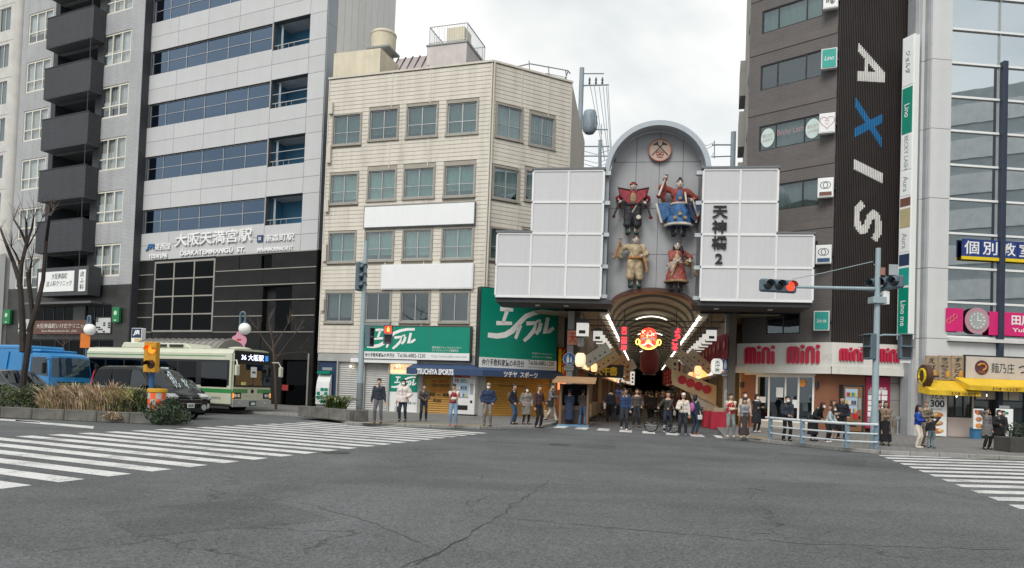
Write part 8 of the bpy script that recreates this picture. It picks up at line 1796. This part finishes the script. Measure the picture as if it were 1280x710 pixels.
def flush():
    _oldflush()
    for n, hm in HANDS.items():
        o = bpy.data.objects.get(n)
        if not o: continue
        me = o.data; bm = bmesh.new(); bm.from_mesh(me); vs_ = [bm.verts.new(v) for v in hm.v]
        for f in hm.f:
            try: bm.faces.new([vs_[i] for i in f]).smooth = True
            except ValueError: pass
        bm.to_mesh(me); bm.free()
        if '_' in o: del o['_']
dk = (.020, .021, .025); navyc = (.022, .035, .075); gry = (.12, .12, .13); jean = (.075, .12, .20); jeanl = (.17, .26, .36); blk = (.012, .012, .013)
gL = 'people waiting along the left pavement'; gM = 'people at the arcade mouth'; gR = 'people behind the railing'; gF = 'people at the right crossing'
person(472, 529, 55, 5, 'man in dark sweater and grey trousers standing beside the left signal pole', (.025, .03, .045), (.11, .11, .12), 'down', group=gL)
person(503, 527, 52, -8, 'person in white puffer coat with mask and dark trousers', (.62, .56, .53), (.02, .03, .05), 'bag', coat=.80, hair='bob', mask=True, puff=.03, group=gL, bag=((.5, .48, .46), -1, .62, 1.0))
person(529, 526.5, 46, 8, 'person in grey brown jacket looking down at a phone in front of the gold shutter', (.075, .06, .055), (.025, .032, .05), 'phone', lean=14, group=gL, turn=0)
person(566, 532.5, 52, 2, 'person in red vest with white sleeves and red shoes', (.60, .54, .46), jeanl, 'fold', vest=(.26, .02, .04), shoe=m_shoe_r, hat=(.03, .02, .02), group=gL)
person(609, 532.5, 53, -5, 'man in navy jacket with mask, grey cap and grey trousers, feet apart', (.018, .032, .075), (.19, .17, .15), 'pocket', mask=True, hat=(.28, .24, .20), puff=.02, group=gL)
person(641, 530.5, 50, 62, 'man in dark jacket and jeans seen from the side with tan backpack', (.015, .018, .024), (.05, .085, .15), 'pocket', pack=(.16, .10, .07), group=gL)
person(657, 530.5, 46, 20, 'woman in long grey quilted coat beside the gold shutter', (.20, .18, .16), dk, 'pocket', coat=.45, hair='bob', mask=True, puff=.025, group=gL)
person(672.5, 535, 53, 40, 'person in dark maroon jacket holding a tan paper bag', (.055, .025, .025), blk, 'bag', hair='short', hairm=m_hairb, group=gL, bag=((.45, .32, .20), 1, .72, 1.3))
person(688, 527, 48, 72, 'walking man in grey jacket and white trousers with black bag', (.17, .17, .18), (.62, .60, .56), 'phone', mask=True, stride=.5, group=gL, bag=((.02, .02, .02), -1, .95, 1.2))
person(711, 531.5, 45, 178, 'person in long dark navy coat at the kiosk counter', navyc, dk, 'front', z=.03, coat=.25, group=gM); person(727.5, 532, 45, 165, 'person in grey jacket and jeans leaning at the kiosk counter', (.07, .06, .06), jean, 'front', z=.03, group=gM)
person(762, 528, 46, 176, 'person walking into the arcade with a white shoulder bag', (.02, .025, .035), blk, 'down', z=.02, stride=.3, group=gM, bag=((.6, .58, .56), 1, .98, 1.3), scarf=(.6, .6, .6))
person(771, 526, 42, 170, 'person in tan top walking into the arcade beside the white bag', (.22, .10, .06), jean, 'down', z=.02, stride=.25, group=gM, hairm=m_hairb)
person(779.5, 538, 52, 0, 'man in blue navy jacket holding a phone to his ear', (.022, .045, .12), (.02, .026, .04), 'ear', z=.0, shoe=m_shoe_w, group=gM, hairm=m_hairb, stride=.15)
person(795, 534, 47.5, -6, 'man in grey brown jacket with hands in pockets at the arcade mouth', (.07, .062, .058), (.022, .026, .036), 'pocket', z=.02, group=gM)
person(834, 541, 51, -10, 'man in dark olive jacket with shoulder bag holding the bicycle', (.035, .035, .028), (.025, .032, .06), 'bars', z=.0, shoe=m_shoe_w, group=gM, bag=((.28, .25, .22), 1, .92, .8))
person(853, 544.5, 52.5, -12, 'person in white jacket and white cap with wide dark trousers', (.64, .58, .50), (.02, .03, .045), 'mid', z=0.0, hat=(.7, .68, .66), shoe=m_shoe_b, group=gM)
person(868, 543, 49, 120, 'person with a bright multicoloured backpack and mask', (.02, .035, .06), (.022, .035, .06), 'mid', z=.0, mask=True, pack=(.40, .12, .32), shoe=M('shoe_brown', (.30, .09, .05), .6), hair='bob', group=gM, bag=((.7, .7, .7), -1, .85, .8))
person(912.5, 546.5, 53.5, 0, 'man in red vest with cream sleeves beside the right gate column', (.60, .50, .38), (.20, .23, .22), 'fold', vest=(.36, .015, .035), shoe=m_shoe_w, group=gR); person(929.5, 547.5, 49, -4, 'woman in grey cardigan with long brown skirt', (.20, .21, .24), (.05, .036, .036), 'fold', skirt=.14, hair='bob', shoe=m_shoe_w, group=gR)
person(930, 541.5, 51, 5, 'person in cream top behind the woman with long skirt', (.52, .45, .36), dk, 'down', mask=True, group=gR, scarf=(.03, .03, .03)); person(945, 540.5, 47, 22, 'woman in black coat with white scarf and mask by the shop window', (.016, .018, .024), dk, 'fold', coat=.42, hair='bob', mask=True, shoe=m_shoe_w, scarf=(.65, .62, .62), group=gR)
person(983, 551.5, 55.5, 3, 'man in black jacket and mask standing upright behind the railing', (.025, .028, .038), blk, 'front', mask=True, scarf=(.015, .015, .015), puff=.015, group=gR)
person(1016, 551.5, 52, 38, 'woman in long black coat leaning on the railing', (.012, .013, .016), blk, 'rail', coat=.28, lean=34, hair='long', mask=True, group=gR); person(1034, 553, 47, 42, 'woman in pale denim jacket with white shoes leaning on the railing', (.40, .47, .50), blk, 'rail', lean=22, hair='long', hairm=m_hairb, shoe=m_shoe_w, mask=True, group=gR)
person(1040, 549, 48.5, 35, 'woman in beige top with brown hair and dark skirt behind the denim jacket', (.38, .26, .20), (.02, .018, .022), 'fold', skirt=.45, hair='long', hairm=m_hairb, group=gR); person(1051.5, 549.5, 53, -8, 'tall man in black jacket behind the railing in front of the drinks machine', (.014, .017, .026), blk, 'pocket', puff=.015, group=gR)
person(1098.5, 556, 54, 10, 'person in black jacket hidden behind the right signal pole', (.012, .013, .017), (.05, .05, .055), 'pocket', group=gR); person(1106.5, 557, 55, -22, 'woman in tan jacket and long black skirt right of the signal pole', (.26, .19, .13), (.013, .014, .017), 'fold', skirt=.16, hair='long', hairm=m_hairb, group=gR, bag=((.2, .16, .12), 1, .98, 1))
person(1147, 560, 53, 40, 'woman in bright blue jacket and cream trousers at the right crossing', (.012, .055, .32), (.60, .54, .46), 'phone', hair='long', shoe=m_shoe_w, group=gF)
def camo():
    m, t_, p = newmat('camouflage_cloth'); N = NT(t_); n_ = N.n('ShaderNodeTexNoise', {'Vector': N.n('ShaderNodeTexCoord').outputs['Object'], 'Scale': 11.0, 'Detail': 2.0}).outputs[0]; cr_2 = N.n('ShaderNodeValToRGB', {0: n_}); cr_2.color_ramp.interpolation = 'CONSTANT'
    for k, (ps, c) in enumerate(((0, (.06, .055, .04)), (.45, (.20, .17, .12)), (.53, (.11, .09, .055)), (.6, (.30, .26, .2)))): (cr_2.color_ramp.elements[k] if k < 2 else cr_2.color_ramp.elements.new(ps)).position = ps; cr_2.color_ramp.elements[k].color = c4(c)
    t_.links.new(cr_2.outputs[0], p.inputs['Base Color']); p.inputs['Roughness'].default_value = .9; return m
person(1157, 558.5, 57, 0, 'person in camouflage coat behind the blue jacket at the right crossing', camo(), (.14, .12, .09), 'phone', coat=.7, group=gF, hat=(.16, .13, .10)); person(1164.5, 560.5, 41.5, 160, 'child in dark jacket and jeans at the right crossing', (.018, .02, .03), (.16, .21, .24), 'ear', group=gF, hat=(.20, .18, .16))
person(1233, 562, 51, 15, 'person in long grey coat by the noodle shop menu boards', (.14, .13, .135), blk, 'ear', coat=.55, hair='short', group=gF); person(1248, 562, 49, -6, 'person in black coat with mask carrying a white bag', (.012, .012, .015), blk, 'mid', hair='bob', mask=True, shoe=m_shoe_w, coat=.62, puff=.02, group=gF, bag=((.75, .75, .74), 1, .80, 1.1)); person(1253, 560, 46, 12, 'person in black top half hidden behind the black coat', (.016, .016, .02), blk, 'down', hair='long', group=gF)
# crowd farther into the arcade: copies of a few figures, each where it walks
q7 = random.Random(21); cols = [dk, (.04, .04, .05), (.07, .055, .045), (.02, .03, .05), (.30, .26, .21), (.14, .035, .035)]
protos = []
for k in range(6):
    protos.append(person(800 + k * 3, 522, 40, 170 if k % 2 else 4, 'shopper', cols[k], dk, ('down', 'bag', 'pocket', 'front', 'down', 'mid')[k], z=.02, coat=(0, .6, 0, .5, 0, .8)[k], hair=('short', 'bob', 'short', 'long', 'short', 'long')[k], stride=.25, group='shoppers deep in the arcade', det=False))
lab = {0: 'shopper in dark jacket walking in the arcade crowd', 1: 'shopper in long dark coat in the arcade crowd', 2: 'shopper with hands in pockets in the arcade crowd', 3: 'long haired shopper in dark coat in the arcade crowd', 4: 'shopper in pale brown jacket in the arcade crowd', 5: 'long haired shopper in wine red coat in the arcade crowd'}
def place(o, x, y, a): p = AF.W(x, y, .02); o.location = p; o.rotation_euler = (0, 0, a)
spots = []
for k in range(46):
    y = 5 + 48 * (k / 46) ** 1.25; x = q7.uniform(-2.5, 2.6)
    if y < 9 and abs(x) < .6: x += 1.2
    spots.append((x, y))
DEFER = []
for k, (x, y) in enumerate(spots):
    if k < 6: place(protos[k], x, y, AF.a + R(180 * (k % 2)) + q7.uniform(-.4, .4)); protos[k]['label'] = lab[k] + ', nearest of them'
    else: DEFER.append((k % 6, x, y, AF.a + R(180 * (q7.random() < .5)) + q7.uniform(-.4, .4), q7.uniform(.92, 1.05)))
CNT = {}
def crowd():
    for i, x, y, a, s in DEFER:
        c = copy_tree(protos[i]); place(c, x, y, a); c.scale = protos[i].scale * s; CNT[i] = CNT.get(i, 0) + 1; c['label'] = lab[i] + ', %s behind the nearest' % ('first', 'second', 'third', 'fourth', 'fifth', 'sixth', 'seventh', 'eighth')[CNT[i] - 1]
# ---- four costumed figures on the gate
m_face = M('doll_face', (.60, .52, .45), .5, var=.08)
def figure(px, ytop, ybot, label, robe, inner, sleeves, sk, pose, hairk, trim, leanz=0, extra=None):
    xm = px; _, z1 = GF.pix(px, ytop, -.45); u, z0 = GF.pix(px, ybot, -.45); H = z1 - z0; k = H / 1.75
    t = thing('costumed_figure', label, 'statue', GF.W(u, -.38, z0), GF.a + R(leanz), 'costumed figures on the gate'); t.scale = (k * 1.17, k * 1.15, k * 1.07)
    L, Rr = pose; sh = [Vector((-.2, 0, 1.38)), Vector((.2, 0, 1.38))]; el = []; wr = []
    for s, S, W in ((-1, sh[0], L), (1, sh[1], Rr)): e, w_ = ik(S, W, .30, .27, (s * .7, .3, -.5)); el.append(e); wr.append(w_)
    b = MB(); hc = Vector((0, -.06, 1.58)); b.ball(hc, (.095, .105, .125), 14, 10); b.ball(hc + Vector((0, -.03, -.07)), (.07, .07, .06), 10, 7); b.ball(hc + Vector((0, -.11, -.015)), (.02, .03, .03), 8, 6); capsule(b, (0, 0, 1.42), hc, .06, .06); b.ball((0, 0, 1.2), (.17, .12, .25), 12, 8); b.ball((0, 0, .9), (.17, .12, .2), 12, 8)
    for s in (-1, 1): b.ball(hc + Vector((s * .098, .01, 0)), (.016, .03, .04), 8, 6)
    for i in (0, 1):
        capsule(b, sh[i], el[i], .05, .045); capsule(b, el[i], wr[i], .045, .036); d = (wr[i] - el[i]).normalized(); b.ball(wr[i] + d * .05, (.05, .05, .05), 8, 6); capsule(b, (-.1 + .2 * i, 0, .85), (-.12 + .24 * i, 0, .1), .08, .06)
    bo = fuse(b, 'body', m_face, t, .02, 2); hm = MB()
    for i in (0, 1):
        d = (wr[i] - el[i]).normalized(); sd = d.cross(Vector((0, 1, .2))).normalized(); up = sd.cross(d)
        for f in range(4): o = sd * (-.035 + .023 * f); hm.tube([wr[i] + d * .06 + o, wr[i] + d * .12 + o - up * .01, wr[i] + d * .15 + o - up * .04], [.014, .013, .01], 5)
        hm.tube([wr[i] + d * .03 - sd * .04, wr[i] + d * .08 - sd * .07], [.016, .012], 5)
    HANDS[bo.name] = hm
    for s in (-1, 1): MB().ball(hc + Vector((s * .04, -.094, .02)), (.02, .01, .009), 6, 4).build('eye', m_eye, t); MB().tube([hc + Vector((s * .02, -.1, .045)), hc + Vector((s * .065, -.09, .075))], .009, 4).build('eyebrow', m_eye, t)
    MB().ball(hc + Vector((0, -.1, -.07)), (.028, .01, .009), 6, 4).build('mouth', m_lip, t)
    b = MB(); b.ball((0, -.01, 1.27), (.235, .16, .2), 14, 9); b.ball((0, -.01, 1.02), (.2, .15, .25), 14, 9)
    for i in (0, 1): capsule(b, sh[i], el[i], .09, .10)
    ro = fuse(b, 'robe', robe, t, .022, 3, wrinkle=.02)
    if inner: b = MB(); b.ball((0, -.09, 1.18), (.12, .10, .24), 12, 8); fuse(b, 'inner_robe', inner, t, .02, 2, wrinkle=.008)
    for i in (0, 1):       # wide hanging sleeves
        e, w_ = el[i], wr[i]; b = MB(); d = w_ - e; s = -1 if i == 0 else 1
        hang = Vector((s * .16, .02, -.50)); p0, p1 = sh[i] + (e - sh[i]) * .5, w_ - d * .1; pts = [p0, p1, p1 + hang, p0 + hang * .55 + Vector((0, 0, -.05))]
        for th in (-.05, .05): pass
        n_ = len(b.v); off = Vector((0, .06, 0)); i0 = b.av([p - off for p in pts] + [p + off for p in pts]); b.face((i0, i0 + 1, i0 + 2, i0 + 3)); b.face((i0 + 7, i0 + 6, i0 + 5, i0 + 4))
        for k_ in range(4): b.face((i0 + k_, i0 + 4 + k_, i0 + 4 + (k_ + 1) % 4, i0 + (k_ + 1) % 4))
        for p in pts: b.ball(p, .065, 8, 6)
        fuse(b, 'sleeve', sleeves, t, .022, 3, wrinkle=.02); MB().tube([p1 - Vector((0, .04, 0)), p1 + hang - Vector((0, .06, 0))], .028, 6).build('sleeve_trim', trim, t)
    b = MB()
    if sk[0] == 'skirt': b.tube([(0, 0, 1.0), (0, 0, .75), (0, 0, .32)], [.19, .27, .36], 18); fuse(b, 'skirt', sk[1], t, .024, 3, wrinkle=.02); MB().tube([(.36 * math.cos(R(a)), .36 * math.sin(R(a)), .33) for a in range(0, 361, 20)], .045, 6).build('skirt_trim', trim, t)
    else:
        for i in (0, 1): capsule(b, (-.1 + .2 * i, 0, .9), (-.14 + .28 * i, -.03, .36), .15, .13)
        fuse(b, 'trousers', sk[1], t, .022, 3, wrinkle=.02)
    for i in (0, 1): b = MB(); c = Vector((-.13 + .26 * i, -.04, .06)); b.ball(c, (.075, .14, .07), 10, 6); capsule(b, c + Vector((0, .05, .03)), c + Vector((0, .04, .26)), .07, .08); fuse(b, 'boot', sk[2], t, .02, 2)
    MB().tube([(.21 * math.cos(R(a)), .165 * math.sin(R(a)) - .01, .98) for a in range(0, 361, 24)], .04, 6).build('sash', trim, t)
    b = MB(); b.ball(hc + Vector((0, .03, .05)), (.108, .11, .105), 12, 8)
    if hairk == 'topknot': b.ball(hc + Vector((0, .02, .17)), (.05, .06, .05), 8, 6)
    if hairk == 'hat': fuse(b, 'hair', m_hair, t, .018, 2); b = MB(); b.tube([hc + Vector((0, .02, .09)), hc + Vector((.02, .03, .2)), hc + Vector((.06, .05, .32))], [.075, .06, .05], 10); b.ball(hc + Vector((.06, .05, .33)), .055, 8, 6); fuse(b, 'hat', M('hat_brown', (.20, .10, .06), .7), t, .018, 2)
    elif hairk == 'long':
        b = MB(); b.ball(hc + Vector((0, .05, .0)), (.11, .09, .13), 12, 8); b.tube([hc + Vector((.09, .0, .02)), hc + Vector((.15, .0, -.2)), hc + Vector((.13, .02, -.42))], [.06, .08, .04], 8); b.tube([hc + Vector((-.09, .02, .02)), hc + Vector((-.11, .04, -.2))], [.05, .04], 8); fuse(b, 'hair', m_hair, t, .018, 2)
    else:
        if hairk == 'band': MB().tube([hc + Vector((.1 * math.cos(R(a)), .112 * math.sin(R(a)), .06)) for a in range(0, 361, 30)], .02, 6).build('headband', mrd, t)
        fuse(b, 'hair', m_hair, t, .018, 2)
    if extra: extra(t, sh, el, wr)
    return t
pt = lambda n, a, sc_=7: M('doll_' + n, a, .65, var=.45, scale=sc_, streak=.1)
wt = pt('white_trim', (.55, .50, .42), 3); blkc = pt('black_robe', (.03, .03, .035)); rustr = pt('rust_red', (.24, .045, .035)); gold = pt('gold', (.30, .20, .11)); redr = pt('red_robe', (.26, .03, .04)); beig = pt('beige_robe', (.42, .33, .21)); blue = pt('blue_robe', (.035, .11, .25)); oran = pt('orange_lining', (.40, .17, .06)); red2 = pt('rust_robe', (.28, .07, .055), 14); dgreen = pt('dark_green', (.03, .06, .045))
def wings(t, sh, el, wr):
    for s in (-1, 1): MB().prism([(s * .08, 1.42), (s * .44, 1.50), (s * .36, 1.22), (s * .10, .95)], 'y', -.16, -.11).build('stiff_shoulder', redr, t, bevel=.01); MB().tube([(s * .08, -.17, 1.43), (s * .45, -.17, 1.51), (s * .37, -.17, 1.22)], .018, 5).build('shoulder_trim', blkc, t)
    MB().lathe([(.07, 0), (.07, .02)], 12, (.17, -.2, .55), 'y').build('crest', wt, t); MB().tube([(-.02, -.2, .7), (.1, -.22, .92)], .018, 5).build('sword_hilt', wt, t)
def swordb(t, sh, el, wr):
    MB().tube([(.2, -.22, 1.02), (.42, -.25, .42)], .02, 6).build('scabbard', M('scabbard', (.06, .02, .02), .4), t); MB().tube([(.13, -.2, 1.3), (.17, -.24, .95)], .025, 6).build('sword_hilt', wt, t)
    for s in (-1, 1): MB().prism([(s * .25, 1.02), (s * .62, 1.0), (s * .46, .42), (s * .26, .62)], 'y', -.05, .04).build('flared_sleeve', blue, t, bevel=.02); MB().tube([(s * .62, -.04, 1.0), (s * .46, -.04, .42)], .035, 6).build('sleeve_trim', wt, t)
    for x, z in ((0, .62), (.14, .5), (-.13, .5), (0, 1.12)): MB().lathe([(.05, 0), (.05, .02)], 10, (x, -.36 if z < .7 else -.22, z), 'y').build('pattern_patch', gold, t)
def katana(t, sh, el, wr): MB().tube([wr[0] + Vector((.08, -.1, .08)), wr[0] + Vector((-.14, -.16, -.10)), wr[0] + Vector((-.72, -.22, -.58))], [.02, .018, .008], 6).build('sword_blade', M('blade', (.62, .62, .62), .25, .6), t); MB().tube([wr[0] + Vector((.24, -.08, .22)), wr[0] + Vector((.08, -.1, .08))], .025, 6).build('sword_hilt', blkc, t); MB().ball((.36, -.1, 1.0), (.13, .1, .13), 10, 7).build('fist_guard', gold, t)
figure(790, 231, 294, 'upper left costumed figure in red robe with stiff wide shoulders', redr, gold, redr, ('trousers', blkc, dgreen), ((-.38, -.12, 1.08), (.36, -.1, 1.05)), 'band', blkc, 0, wings)
figure(848, 228, 296, 'upper right costumed figure in blue skirted robe with one arm raised', rustr, blue, rustr, ('skirt', blue, blkc), ((-.40, -.15, 1.72), (.32, -.2, 1.06)), 'topknot', wt, 0, swordb)
figure(793, 298, 360, 'lower left costumed figure in beige robe with tall brown hat', beig, beig, beig, ('trousers', beig, dgreen), ((-.48, -.1, 1.50), (.16, -.26, 1.02)), 'hat', oran, 6)
figure(845, 306, 364, 'lower right costumed figure with long black hair drawing a sword', red2, beig, pt('patchwork', (.42, .30, .24), 16), ('skirt', red2, blkc), ((.02, -.30, 1.02), (.40, -.16, 1.05)), 'long', gold, 0, katana)
flush(); crowd()
